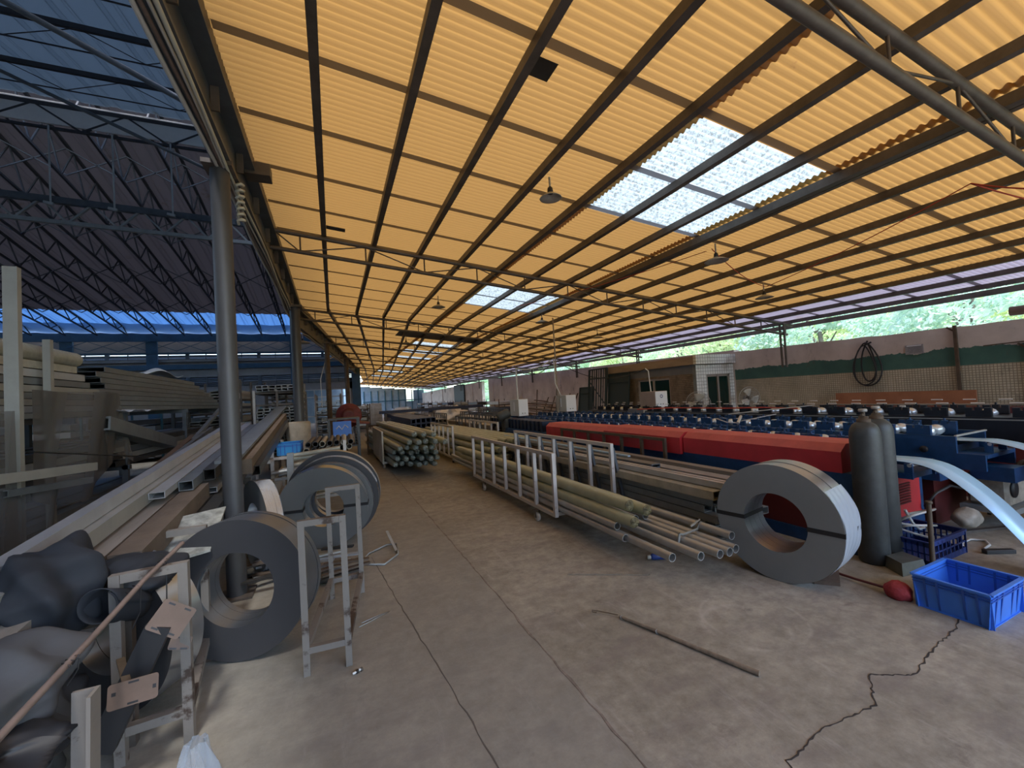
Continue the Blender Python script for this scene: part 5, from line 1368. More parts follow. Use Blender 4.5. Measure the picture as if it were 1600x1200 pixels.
prof_beam((4.04, 3.05, 0.60), (3.96, 9.0, 0.63), 0.12, 0.10, 'timber', 'timber_beam', 'pale tan beam farthest back on the grey tube stack, before the blue base', 'beam', G, False)
prof_beam((3.64, 4.0, 0.655), (3.60, 8.4, 0.655), 0.14, 0.055, 'greyprof', 'aluminium_profile', 'grey channel with cut open end on the middle of the stack', 'profile', G, t=0.012)
prof_beam((3.72, 4.6, 0.70), (3.60, 8.8, 0.72), 0.05, 0.02, 'strip_steel', 'flat_bar', 'thin shiny bluish flat bar on top of the stack', 'bar', G, False)

# far cart with wrapped bundles
cx, cy = 1.65, 11.9
c1 = thing('bundle_cart', (cx, cy, 0), 'far cart with a close-barred pale side, piled with film-wrapped bundles', 'cart')
side_frame(c1, 1.07, 10.62, 13.2, 0.14, 0.90, 2, 'white_steel', 0.04, px=cx, py=cy)
for i in range(11):
    y = lerp(10.7, 13.1, i/10)
    MB().box(-0.585-0.01+0.0, -0.565, y-cy-0.09, y-cy+0.09, 0.16, 0.88).build('side_slat', 'boxgrey', c1)
side_frame(c1, 2.25, 10.62, 13.2, 0.14, 0.75, 5, 'white_steel', 0.04, px=cx, py=cy)
for i in range(3): MB().bar((1.07-cx, 10.7-cy+i*1.1, 0.14), (2.25-cx, 10.7-cy+i*1.1, 0.14), 0.05, 0.05).build('cross_bar', 'white_steel', c1)
for x in (1.10, 2.2):
    for y in (10.75, 12.9): caster(c1, x, y, cx, cy, 0.12)
sd = 10
for row in range(6):
    n = [6, 6, 6, 5, 5, 3][row]
    for k in range(n):
        z = 0.235+0.135*row if row < 5 else 0.93
        x = 1.21+0.155*k+(0.0 if row % 2 == 0 else 0.05)+(0.28 if row == 5 else 0)
        if row == 4: x += 0.22
        if row == 3 and k < 1: pass
        y0 = [9.5, 9.35, 9.45, 9.0, 8.7, 8.6][row]-0.12*k+0.1*((k*5+row) % 3)
        bundle((x, y0, z), (x-0.15, y0+6.4, z+0.0), 0.068, 'greenwrap' if row >= 3 else 'greenwrap2', 'film-wrapped bundle on the far cart, %s layer up, %s from the aisle' % (ORD[row], ORD[k]), 'wrapped bundles on the far cart', 0.55, sd, endm='filmend', nn=12); sd += 1
# third cart: frame and bundles behind the white cart
cx, cy = 3.3, 11.5
c4 = thing('bundle_cart', (cx, cy, 0), 'white-framed cart of yellowish bundles, behind the pipe cart', 'cart')
side_frame(c4, 2.72, 10.1, 12.6, 0.14, 0.92, 6, 'white_steel', 0.045, px=cx, py=cy)
side_frame(c4, 3.95, 10.1, 12.6, 0.14, 0.92, 6, 'white_steel', 0.045, px=cx, py=cy)
for i in range(3): MB().bar((2.72-cx, 10.2-cy+i*1.1, 0.10), (3.95-cx, 10.2-cy+i*1.1, 0.10), 0.05, 0.05).build('cross_bar', 'steel_grey', c4)
for x in (2.75, 3.9):
    for y in (10.3, 12.4): MB().lathe([(0, -0.02), (0.036, -0.02), (0.036, 0.02), (0, 0.02)], c=(x-cx, y-cy, 0.037), axis=(1, 0, 0), n=16).build('caster_wheel', 'rubber', c4)
for row in range(4):
    for k in range(6):
        x = 2.86+0.165*k+(0.04 if row % 2 else 0); z = 0.215+0.15*row; y0 = 7.6+0.12*row+0.05*((k*3+row) % 4)
        bundle((x+0.08, y0, z), (x-0.02, y0+6.0, z), 0.074, 'greenwrap', 'yellow-green bundle behind the pipe cart, %s layer up, %s from the aisle' % (ORD[row], ORD[k]), 'yellowish bundles behind the pipe cart', 0.5, 60+row*6+k, endm='kraftend', nn=10)
# more carts and stacks farther right/back
def simple_frame(x, y0, y1, z1, lab, m_='steel_grey', n=9):
    r_ = thing('cart_frame', (x, y0, 0), lab, 'cart', None)
    side_frame(r_, x, y0, y1, 0.12, z1, n, m_, 0.035, px=x, py=y0)
    side_frame(r_, x+0.8, y0, y1, 0.12, z1, n, m_, 0.035, px=x, py=y0)
    for i in range(3): MB().bar((0, (y1-y0)*i/2, 0.12), (0.8, (y1-y0)*i/2, 0.12), 0.04, 0.04).build('cross_bar', m_, r_)
    for xx in (0.03, 0.77):
        for yy in (0.1, y1-y0-0.1): MB().bar((xx, yy, 0), (xx, yy, 0.105), 0.03, 0.03).build('leg', m_, r_)
    return r_
simple_frame(4.35, 12.2, 15.6, 0.93, 'dark ladder-sided cart beyond the gear motor')
simple_frame(5.6, 14.6, 19.2, 0.98, 'long dark ladder-sided cart in the middle distance', n=14)
simple_frame(3.6, 17.2, 20.2, 1.0, 'distant ladder-sided cart with pale planks')
simple_frame(7.0, 16.5, 21.0, 1.0, 'far ladder-sided cart near the scrap pile', n=12)
def stack(x0, x1, y0, y1, z0, z1, nx, nz, m_, name, lab, cat, seed=0):
    q = random.Random(seed); w_ = (x1-x0)/nx; h_ = (z1-z0)/nz
    for j in range(nz):
        for i in range(nx):
            mb = MB(); e = q.uniform(-.15, .15)
            mb.rtube((0, 0, 0), (0, y1-y0, 0), w_*0.94, h_*0.94, min(w_, h_)*0.12)
            o = mb.build(name, m_[(i+j) % len(m_)], loc=(x0+w_*(i+.5), y0+e, z0+h_*(j+.5)))
            tag(o, '%s, %s layer, %s from left' % (lab, ORD[j], ORD[i]), cat, lab)
stack(4.42, 5.08, 11.9, 17.0, 0.15, 0.72, 4, 4, ['whiteprof', 'timber'], 'aluminium_profile', 'profile on the dark cart beyond the gear motor', 'profile', 1)
stack(5.66, 6.34, 14.2, 19.8, 0.15, 0.75, 4, 4, ['whiteprof', 'cream'], 'aluminium_profile', 'profile on the long dark cart mid distance', 'profile', 2)
stack(3.68, 4.32, 17.0, 21.5, 0.15, 0.80, 4, 4, ['timber', 'cream'], 'timber_plank', 'pale plank on the distant cart', 'plank', 3)
M['navytube'] = mat('dark blue tube', (0.03, 0.045, 0.10), 0.5, 0.2, 0.4, 12)
stack(2.55, 3.5, 15.2, 21.0, 0.0, 0.98, 5, 5, ['navytube'], 'dark_tube', 'dark blue tube stacked beyond the yellowish bundles', 'tube', 4)
stack(3.0, 4.2, 22.5, 28, 0.0, 0.93, 4, 4, ['timber', 'navytube'], 'long_profile', 'long profile in the distant mixed stack', 'profile', 5)
mb = MB(); mb.box(2.5, 9.0, 25.4, 25.9, 0.95, 1.12); 
root = thing('long_beam', (2.5, 25.4, 0), 'very long dark blue beam on trestles crossing the far shed', 'beam')
o = mb.build('beam', 'navytube', root); o.location = (-2.5, -25.4, 0)
for x in (0.3, 3.2, 6.2): MB().box(x, x+0.1, 0.1, 0.4, 0, 0.95).build('trestle', 'timber', root)

# small things on the floor in the aisle
root = thing('aerosol_bottle', (2.74, 3.10, 0.03), 'small dark bottle lying on the floor below the pipe ends', 'bottle')
MB().lathe([(0, -0.09), (0.028, -0.09), (0.03, -0.085), (0.03, 0.03), (0.018, 0.05), (0, 0.05)], axis=(-0.9, 0.35, 0), n=20).build('body', 'bindark', root)
MB().lathe([(0.019, 0.05), (0.019, 0.08), (0, 0.08)], axis=(-0.9, 0.35, 0), n=16).build('cap', 'boxgrey', root)
mb = MB(); mb.tube((1.86, 3.26, 0.006), (2.47, 2.88, 0.006), 0.005, 6)
tag(mb.build('thin_rod', 'bamboo'), 'thin straight rod lying on the aisle floor before the pipe ends', 'rod')
root = thing('hooked_pole', (1.72, 2.60, 0.015), 'long worn bamboo pole with a wire hook, lying on the open floor', 'pole')
a = Vector((0.09, -0.14, 0)); b = Vector((0.385, -0.985, 0))
MB().path([a, a.lerp(b, 0.3)+Vector((0.004, 0.004, 0)), a.lerp(b, 0.6), b], [0.011, 0.012, 0.013, 0.015], 10).build('shaft', 'bamboo', root)
MB().path([a+Vector((0.0, 0.02, 0.002)), (0.05, -0.06, 0), (0.0, 0.0, 0), (-0.03, 0.03, 0), (-0.04, 0.01, 0), (-0.02, -0.015, 0)], 0.0035, 6).build('wire_hook', 'steel_brown', root)
mb = MB()
for k in range(3): t_ = 0.02+0.3*k; p = a.lerp(b, t_); mb.path([p+Vector((0.012*math.cos(q*1.2), 0.012*math.sin(q*1.2)*0.5, 0.012*math.sin(q*1.2))) for q in range(6)], 0.003, 5)
mb.build('wire_binding', 'galv_dull', root)
root = thing('screw_clamp', (0.06, 2.76, 0.012), 'tiny black and white bolt clip lying on the floor before the white rack', 'clip')
MB().tube((-0.025, -0.01, 0), (0.025, 0.012, 0.003), 0.007, 10).build('shank', 'white', root)
MB().tube((-0.006, -0.003, 0), (0.008, 0.004, 0), 0.012, 8).build('nut', 'black', root); MB().tube((0.02, 0.008, 0.0), (0.03, 0.014, 0.0), 0.012, 8).build('head', 'steel_dark', root)
# metal offcut triangle on the floor right of the white rack
mb = MB(); mb.path([(0.20, 4.62, 0.01), (0.28, 4.80, 0.015), (0.48, 4.95, 0.02), (0.60, 4.92, 0.02), (0.56, 4.60, 0.012), (0.40, 4.40, 0.01), (0.22, 4.52, 0.01)], 0.012, 4)
mb.bar((0.56, 4.70, 0.02), (0.50, 5.0, 0.16), 0.03, 0.004)
tag(mb.build('strip_offcut', 'galv_dull'), 'bent grey strip offcut lying on the floor right of the white rack', 'offcut')
mb = MB(); mb.path([(0.10, 3.3, 0.006), (0.22, 3.36, 0.006), (0.33, 3.42, 0.008), (0.25, 3.40, 0.006), (0.12, 3.35, 0.006)], 0.004, 5)
tag(mb.build('wire_scrap', 'galv_dull'), 'thin loop of wire scrap on the floor beside the rear foot of the white rack', 'wire')
# ================================================================ LEFT SIDE
def wrack(fl, fr, bl, br_, h, th, m_, lab, feet=True, name='steel_rack'):
    """open frame from four floor points (front left, front right, back left, back right)"""
    root = thing(name, (fl[0], fl[1], 0), lab, 'rack', 'chipped cream racks at left')
    o = Vector((fl[0], fl[1], 0)); P = [Vector((*p, 0))-o for p in (fl, fr, bl, br_)]
    Z = Vector((0, 0, 1))
    for p in P: MB().bar(p+Z*0.0, p+Z*h, th, th, up=(0, 1, 0)).build('leg', m_, root)
    for a, b, nm in ((0, 1, 'front_rail'), (2, 3, 'rear_rail')):
        d = (P[b]-P[a]).normalized()*th/2
        MB().bar(P[a]+d+Z*(h-th/2), P[b]-d+Z*(h-th/2), th, th).build(nm, m_, root)
        MB().bar(P[a]+d+Z*(0.15), P[b]-d+Z*(0.15), th, th).build(nm, m_, root)
    for a, b in ((0, 2), (1, 3)):
        d = (P[b]-P[a]).normalized()*th/2
        MB().bar(P[a]+d+Z*0.16, P[b]-d+Z*0.16, th, th).build('side_rail', m_, root)
    return root
wrack((-0.22, 2.90), (0.02, 2.88), (-0.08, 3.91), (0.16, 3.90), 0.945, 0.038, 'rust_frame', 'small cream-painted steel rack standing alone before the leaning coils')
wrack((-1.00, 2.62), (-0.74, 2.64), (-1.10, 3.4), (-0.84, 3.4), 0.895, 0.042, 'rust_frame', 'chipped rusty cream rack at lower left, two brown plates hung before it')
root = thing('cream_post', (-0.885, 2.02, 0), 'broad cream angle post nearest the camera at the bottom left', 'post', None)
mb = MB(); mb.bar((0, 0, 0), (0.02, 0.0, 0.68), 0.07, 0.012, up=(0, 1, 0)); mb.bar((0.035, -0.03, 0), (0.055, -0.03, 0.68), 0.012, 0.07, up=(0, 1, 0))
mb.build('angle', 'rust_frame', root)
MB().box(-0.06, 0.08, -0.06, 0.06, 0, 0.008).build('foot', 'steel_dark', root)
# brown plates with slots
def plate(c, w_, h_, rot, lab, hole=False):
    root = thing('slotted_plate', c, lab, 'plate', 'brown slotted plates at lower left')
    root.rotation_euler = rot
    mb = MB(); t_ = 0.004
    # rounded rectangle outline
    pts = []
    rr = 0.012
    for (sx, sy, a0) in ((1, 1, 0), (-1, 1, 90), (-1, -1, 180), (1, -1, 270)):
        for k in range(5):
            a = R(a0+22.5*k); pts.append((sx*(w_/2-rr)+rr*math.cos(a), sy*(h_/2-rr)+rr*math.sin(a)))
    n = len(pts)
    mb.add([(x, y, -t_/2) for x, y in pts]+[(x, y, t_/2) for x, y in pts], [tuple(range(n))[::-1], tuple(range(n, 2*n))]+[(k, (k+1) % n, n+(k+1) % n, n+k) for k in range(n)])
    mb.build('plate', 'brown_plate', root)
    root.rotation_mode = 'XYZ'
    for (x, y, L_, W_) in ((0, h_*0.40, 0.035, 0.008), (0, -h_*0.40, 0.035, 0.008), (w_*0.42, 0, 0.012, 0.016), (-w_*0.38, h_*0.1, 0.014, 0.014)) if hole else ((w_*0.25, h_*0.40, 0.03, 0.008), (-w_*0.25, h_*0.40, 0.03, 0.008), (w_*0.25, -h_*0.40, 0.03, 0.008), (-w_*0.25, -h_*0.40, 0.03, 0.008)):
        MB().box(x-L_/2, x+L_/2, y-W_/2, y+W_/2, -t_*0.7, t_*0.7).build('slot', 'black', root)
    return root
plate((-0.755, 2.50, 0.675), 0.15, 0.135, (R(70), R(40), R(14)), 'brown slotted plate set cornerwise, upper of the two at lower left')
plate((-0.84, 2.32, 0.475), 0.165, 0.10, (R(80), R(2), R(8)), 'brown slotted plate with a round hole, lower of the two at lower left', True)
plate((-0.76, 2.62, 0.50), 0.09, 0.06, (R(70), R(20), R(10)), 'small brown slotted plate half hidden behind the lower one')
mb = MB(); mb.bar((-0.80, 2.50, 0.66), (-1.0, 2.44, 0.20), 0.10, 0.06, up=(0, 1, 0)); tag(mb.build('black_bracket', 'black'), 'black flat bracket bar hanging below the cornerwise plate', 'bracket')
mb = MB(); mb.bar((-0.86, 2.335, 0.475), (-0.985, 2.60, 0.50), 0.03, 0.012); tag(mb.build('hanging_strap', 'steel_brown'), 'short rusty strap holding the lower slotted plate to the rack', 'strap')
# long copper coloured rod
mb = MB(); mb.path([(-1.00, 1.30, 0.66), (-0.92, 1.70, 0.755), (-0.905, 2.2, 0.80), (-0.86, 2.52, 0.875), (-0.78, 2.78, 0.955)], [0.012, 0.012, 0.0115, 0.011, 0.011], 10)
tag(mb.build('long_rod', 'copper'), 'long brownish rod slanting across the lower left corner, propped on the rusty rack', 'rod')
for k, (t0, t1) in enumerate((((-0.91, 2.0, 0.782), (-0.90, 2.06, 0.79)), ((-0.89, 2.36, 0.835), (-0.87, 2.50, 0.87)), ((-0.83, 2.62, 0.905), (-0.82, 2.66, 0.915)))):
    mb = MB(); p = Vector(t0); q = Vector(t1); mb.path([p.lerp(q, i/8)+Vector((0.016*math.cos(i*2.2), 0, 0.016*math.sin(i*2.2))) for i in range(9)]+[q-Vector((0, 0, 0.05+0.08*k)), q-Vector((0.03, 0, 0.10+0.1*k))], 0.003, 5)
    tag(mb.build('wire_tie', 'black'), 'black wire tie twisted round the brownish rod, %s from its lower end' % ORD[k], 'wire tie', 'wire ties on the rod')

# fabric heaps
def cloth(name, fn, nx, ny, m_, lab, th=0.006):
    mb = MB(); mb.grid(nx, ny, fn); o = mb.build(name, m_); solid(o, th, 0)
    return tag(o, lab, 'fabric')
def heap(c, rx, ry, rz_, seed, m_, lab, name='fabric_heap', amp=0.22, tilt=0.0, roll=None):
    q = random.Random(seed)
    ws = [(Vector((q.uniform(-1, 1), q.uniform(-1, 1), q.uniform(-1, 1))).normalized(), q.uniform(1.4, 3.2), q.uniform(0, 6)) for _ in range(7)]
    mb = MB(); C0 = Vector(c); ct, st = math.cos(tilt), math.sin(tilt)
    def fn(u, v):
        th = 2*math.pi*u; ph = math.pi*v
        n = Vector((math.sin(ph)*math.cos(th), math.sin(ph)*math.sin(th), math.cos(ph)))
        d = 1.0
        for w_, f_, p_ in ws:
            s_ = math.sin(f_*n.dot(w_)*1.6+p_); d += amp*((1-math.sqrt(s_*s_+0.02))*0.55-0.16)
        x, y, z = n.x*rx*d, n.y*ry*d, n.z*rz_*d
        return C0+Vector((x*ct-z*st, y, x*st+z*ct))
    mb.grid(72, 48, fn)
    return tag(mb.build(name, m_), lab, 'fabric')
heap((-1.235, 2.62, 0.86), 0.165, 0.24, 0.20, 11, 'black_cloth', 'rumpled black fabric bulging above the white profiles at lower left', amp=0.26, tilt=0.0)
heap((-1.03, 2.92, 0.78), 0.17, 0.22, 0.11, 17, 'black_cloth', 'smaller black fabric fold between the big bulge and the rusty rack', amp=0.28)
heap((-1.21, 2.20, 0.66), 0.22, 0.26, 0.15, 23, 'grey_cloth', 'faded grey fabric fold below the black bulge at the left edge', amp=0.28, tilt=0.2)
heap((-1.19, 1.98, 0.56), 0.25, 0.14, 0.07, 31, 'black', 'limp black roll of cloth at the bottom left under the grey fold', amp=0.3, tilt=-0.12)
heap((-1.42, 2.42, 0.33), 0.30, 0.34, 0.33, 37, 'grey_cloth', 'dusty grey sheet hanging to the floor at the bottom left', amp=0.3)
mb = MB()
def rollf(u, v):
    a = u*2*math.pi*1.15; rr = 0.075-0.010*u
    return (-1.02+0.05*v+rr*math.cos(a), 2.50+0.22*v, 0.80+rr*1.1*math.sin(a)-0.1*v)
mb.grid(40, 6, rollf); o = mb.build('fabric_roll', 'black_cloth'); solid(o, 0.004); tag(o, 'open-ended roll of black fabric beside the cornerwise plate', 'fabric')
# clear bag on the floor
q = random.Random(2)
mb = MB()
def bagf(u, v):
    th = 2*math.pi*u; r_ = 0.075*(1-0.55*v)*(1+0.25*math.sin(5*th+4*v)+0.12*math.sin(11*th+9*v))
    return (-0.63+0.03*v+r_*math.cos(th), 2.30-0.08*v+r_*math.sin(th), 0.01+0.24*v**0.8)
mb.grid(64, 24, bagf); tag(mb.build('clear_bag', 'clear'), 'crumpled clear plastic bag on the floor at the bottom, before the rusty rack', 'bag')

# ---- leaning profile pile (parallel to the aisle, rising away)
SL = 0.085
def lean_prof(x, z3, y0, y1, w_, h_, m_, name, lab, hollow=True, t=0.006, dx=-0.02, cat='profile'):
    """z3 = height at y=3"""
    z = lambda y: z3+SL*(y-3)
    return prof_beam((x+dx*(y0-3), y0, z(y0)), (x+dx*(y1-3), y1, z(y1)), w_, h_, m_, name, lab, cat, 'long profiles piled behind the nearest column', hollow, t)
lean_prof(-1.385, 1.045, 1.2, 8.2, 0.075, 0.075, 'whiteprof', 'white_profile', 'white square profile, topmost and longest of the pile at left')
lean_prof(-1.365, 0.955, 1.2, 8.3, 0.15, 0.095, 'cream', 'cream_profile', 'broad cream profile directly under the white square one')
lean_prof(-1.26, 0.83, 1.5, 8.3, 0.12, 0.11, 'timber', 'timber_beam', 'tan timber-like beam under the broad cream profile', hollow=False, cat='beam')
lean_prof(-1.235, 0.965, 3.95, 8.2, 0.10, 0.05, 'whiteprof', 'open_channel', 'light open-ended channel beside the cream profile', t=0.004)
lean_prof(-1.13, 0.945, 4.25, 8.0, 0.10, 0.08, 'greyprof', 'grey_profile', 'grey profile beside the tan beam, half way up the pile')
lean_prof(-1.03, 0.955, 4.55, 8.0, 0.09, 0.10, 'darkprof', 'dark_profile', 'dark brown profile above the paper-wrapped bundle')
b_ = lean_prof(-1.10, 0.83, 3.0, 4.5, 0.15, 0.13, 'kraft', 'paper_bundle', 'brown-paper-wrapped bundle with torn end, in the pile at left', hollow=False, cat='bundle')
mb = MB()
def tornf(u, v):
    th = 2*math.pi*u
    return (-1.10+(0.085+0.05*v*math.sin(3*th))*math.cos(th)*(1-0.2*v), 3.0-0.16*v+0.02*math.sin(5*th), 0.80+(0.075+0.03*v*math.sin(4*th+1))*math.sin(th)-0.05*v)
mb.grid(40, 6, tornf); o = mb.build('torn_paper', 'kraft'); solid(o, 0.003); o.parent = b_
lean_prof(-1.075, 0.72, 3.9, 7.8, 0.115, 0.075, 'darkprof', 'black_tube', 'black rectangular tube, left one of the open-ended pair')
lean_prof(-0.955, 0.72, 3.9, 7.8, 0.115, 0.075, 'darkprof', 'black_tube', 'black rectangular tube, right one of the open-ended pair')
lean_prof(-1.045, 0.80, 4.6, 8.0, 0.12, 0.05, 'whiteprof', 'open_channel', 'pale open channel lying over the black tubes by the column', t=0.005)
lean_prof(-0.93, 1.02, 4.75, 10.9, 0.20, 0.03, 'greyprof', 'grey_board', 'wide grey board rising away just right of the nearest column', hollow=False, cat='board')
lean_prof(-0.86, 0.90, 5.0, 9.6, 0.20, 0.15, 'kraft', 'paper_bundle', 'brown-paper-wrapped bundle under the wide grey board', hollow=False, cat='bundle')
lean_prof(-0.74, 0.83, 5.1, 9.2, 0.08, 0.10, 'darkprof', 'dark_profile', 'dark profile on the right flank of the wide grey board')
mb = MB(); mb.hexa([(-1.17, 3.22, 0.70), (-0.78, 3.30, 0.74), (-0.80, 3.85, 0.90), (-1.12, 3.7, 0.89), (-1.17, 3.22, 0.715), (-0.78, 3.30, 0.755), (-0.80, 3.85, 0.915), (-1.12, 3.7, 0.905)])
tag(mb.build('mottled_board', mat('mottled pale board', (0.34, 0.35, 0.32), 0.7, 0, 0.55, 14)), 'flat mottled pale board behind the top of the dark coil', 'board')
# trestles holding the pile
def trestle(x0, x1, y, z, lab, m_='steel_dark'):
    root = thing('trestle', (x0, y, 0), lab, 'trestle', 'trestles under the profile pile')
    MB().bar((0, 0, z), (x1-x0, 0, z), 0.06, 0.06).build('top_bar', m_, root)
    for x in (0.03, x1-x0-0.03): MB().bar((x, 0, 0), (x, 0, z-0.03), 0.05, 0.05).build('leg', m_, root)
    return root
trestle(-1.6, -0.98, 2.75, 0.66, 'low dark trestle under the near end of the profile pile')
trestle(-1.7, -0.9, 5.5, 0.855, 'dark trestle under the middle of the profile pile')
trestle(-1.8, -0.7, 7.7, 1.045, 'dark trestle under the far end of the profile pile')
# other leaning bars
prof_beam((-1.55, 3.2, 0.88), (-1.95, 8.6, 1.38), 0.05, 0.05, 'greyprof', 'leaning_tube', 'thin greenish tube leaning left of the white square profile', 'tube', None)
prof_beam((-1.62, 3.3, 0.80), (-2.05, 8.0, 1.30), 0.07, 0.04, 'darktimber', 'leaning_strip', 'brown timber strip leaning left of the greenish tube', 'timber', None, False)
prof_beam((-1.95, 7.6, 1.25), (-1.95, 9.6, 1.80), 0.05, 0.05, 'greyprof', 'leaning_tube', 'short grey tube poking up left of the column', 'tube', None)
prof_beam((-2.35, 5.9, 1.60), (-2.45, 8.3, 1.20), 0.20, 0.15, 'greyprof', 'film_bundle', 'round-backed grey bundle of tubes slanting down beyond the rack', 'bundle', None, True, 0.02)

# ---- cantilever rack with profiles at the far left
root = thing('cantilever_rack', (-2.4, 4.9, 0), 'cream-posted storage rack at the left edge, loaded with long profiles', 'rack')
X = lambda v: Vector(v)-Vector((-2.4, 4.9, 0))
MB().bar(X((-2.30, 4.5, 0)), X((-2.28, 4.5, 2.89)), 0.085, 0.05, up=(0, 1, 0)).build('post', 'cream', root)
MB().bar(X((-2.47, 5.3, 0)), X((-2.455, 5.3, 2.43)), 0.055, 0.05, up=(0, 1, 0)).build('post', 'cream', root)
MB().bar(X((-3.3, 4.5, 0)), X((-3.3, 4.5, 2.89)), 0.085, 0.05, up=(0, 1, 0)).build('post', 'steel_dark', root)
MB().bar(X((-3.45, 5.3, 0)), X((-3.45, 5.3, 2.43)), 0.055, 0.05, up=(0, 1, 0)).build('post', 'steel_dark', root)
for z in (0.55, 1.10, 1.66):
    MB().bar(X((-2.34, 4.5, z)), X((-3.26, 4.5, z)), 0.05, 0.05).build('arm', 'steel_dark', root)
    MB().bar(X((-2.5, 5.3, z)), X((-3.42, 5.3, z)), 0.05, 0.05).build('arm', 'steel_dark', root)
def rackprof(x, z, y0, y1, w_, h_, m_, lab, name='aluminium_profile', round_=False, hollow=True, cat='profile'):
    mb = MB()
    if round_: mb.pipe((0, 0, 0), (-0.02, y1-y0, 0), w_/2, 0.006, 18)
    else: mb.rtube((0, 0, 0), (-0.02, y1-y0, 0), w_, h_, 0.006)
    return tag(mb.build(name, m_, loc=(x, y0, z)), lab, cat, 'profiles on the left storage rack')
rackprof(-2.60, 2.32, 1.2, 6.1, 0.16, 0.16, 'cover_film', 'rounded greyish tube bundle, topmost on the left rack', 'wrapped_tube', True)
rackprof(-2.80, 2.30, 1.2, 6.0, 0.16, 0.16, 'greyprof', 'grey tube behind the topmost one on the left rack', 'wrapped_tube', True)
lays = [(2.19, 'cover_film', 5.9, 0.07), (2.11, 'whiteprof', 6.05, 0.07), (2.035, 'greyprof', 6.15, 0.06), (1.965, 'cream', 6.35, 0.06), (1.90, 'greyprof', 6.2, 0.055), (1.84, 'cream', 6.45, 0.055), (1.775, 'whiteprof', 6.6, 0.06), (1.715, 'cream', 6.2, 0.05)]
for j, (z, m_, ye, h_) in enumerate(lays):
    for i in range(4):
        rackprof(-2.555-0.145*i, z, 1.2+0.1*((i+j) % 3), ye-0.12*i, 0.13, h_, m_, 'left rack profile, %s layer below the round tube, %s from the front' % (ORD[j], ORD[i]))
for j, (z, m_) in enumerate(((1.17, 'darkprof'), (1.25, 'cream'), (0.62, 'darkprof'), (0.70, 'greyprof'), (1.33, 'darkprof'))):
    for i in range(5):
        rackprof(-2.58-0.16*i, z+0.01*((i*3) % 2), 3.6+0.25*((i*5+j*3) % 4), 8.4, 0.13, 0.07, m_, 'dim profile on lower left rack arms, %s layer, %s from the front' % (ORD[j], ORD[i]))
# stack of long flats beyond, on legs
root = thing('flat_rack', (-2.95, 6.8, 0), 'low rack beyond the left one, carrying long grey flat sections', 'rack')
for y in (0.2, 2.6, 5.2):
    for x in (-0.5, 0.42): MB().bar((x, y, 0), (x, y, 1.68), 0.06, 0.06, up=(0, 1, 0)).build('leg', 'steel_grey', root)
    MB().bar((-0.55, y, 1.71), (0.47, y, 1.71), 0.06, 0.06).build('cross_bar', 'steel_grey', root)
    MB().bar((-0.55, y, 1.0), (0.47, y, 1.0), 0.06, 0.06).build('cross_bar', 'steel_grey', root)
for j in range(8):
    for i in range(3):
        o = rackprof(-2.66-0.27*i, 1.775+0.068*j, 6.35+0.1*((i+2*j) % 3)-0.0*j, 12.6-0.35*j+0.2*((j*3+i) % 3), 0.25, 0.062, 'greyprof', 'grey flat section on the rack beyond, %s layer up, %s from front' % (ORD[j], ORD[i]), 'flat_section')
        o['group'] = 'grey flat sections on the rack beyond'
for j in range(4):
    for i in range(6):
        o = rackprof(-2.58-0.14*i, 1.07+0.08*j, 6.7+0.2*((i*2+j) % 3), 11.5, 0.125, 0.07, ['darkprof', 'greyprof', 'cream'][(i+j*2) % 3], 'profile on the lower shelf beyond, %s layer up, %s from the front' % (ORD[j], ORD[i]))
        o['group'] = 'profiles on the lower shelf beyond'
mb = MB(); mb.grid(20, 12, lambda u, v: (-3.25+0.75*u, 8.6+0.7*v, 2.34+0.10*math.sin(3.1*u)*math.sin(2.7*v+0.4)+0.04*math.sin(9*u+4*v)))
o = mb.build('white_sheet', 'white'); solid(o, 0.004); tag(o, 'crumpled white plastic sheet on top of the grey flat sections', 'sheet')
mb = MB(); mb.grid(24, 8, lambda u, v: (-2.35-0.25*v, 6.2+1.3*u, 1.735+0.012*math.sin(14*u+3*v)+0.008*math.sin(31*u)))
o = mb.build('clear_wrap', 'clear'); solid(o, 0.003); tag(o, 'shiny clear wrap hanging at the near edge of the grey flat sections', 'film')
# hanging film sheets on the rack
def film(x, y0, y1, z0, z1, seed, m_, lab):
    q = random.Random(seed); a, b, c = q.uniform(5, 9), q.uniform(0, 6), q.uniform(10, 16)
    mb = MB(); mb.grid(36, 30, lambda u, v: (x+0.05*math.sin(a*u+b+2*v)+0.025*math.sin(c*u+3*v), lerp(y0, y1, u)+(0.10*(0.5-u))*v, lerp(z1, z0+0.15*math.sin(4*u+b), v)))
    return tag(mb.build('hanging_film', m_), lab, 'film')
film(-2.30, 4.75, 6.2, 1.02, 1.93, 3, 'greyfilm', 'grey translucent film hanging from the left rack, right of the second post')
film(-2.36, 5.9, 6.6, 1.15, 1.95, 8, 'greyfilm', 'second grey film sheet hanging behind the first')
film(-2.20, 3.4, 4.35, 0.4, 1.75, 5, 'greyfilm', 'grey-brown film hanging left of the tall cream post')
film(-2.22, 4.0, 4.9, 0.3, 1.1, 9, 'greyfilm', 'bunched grey film low on the left rack')
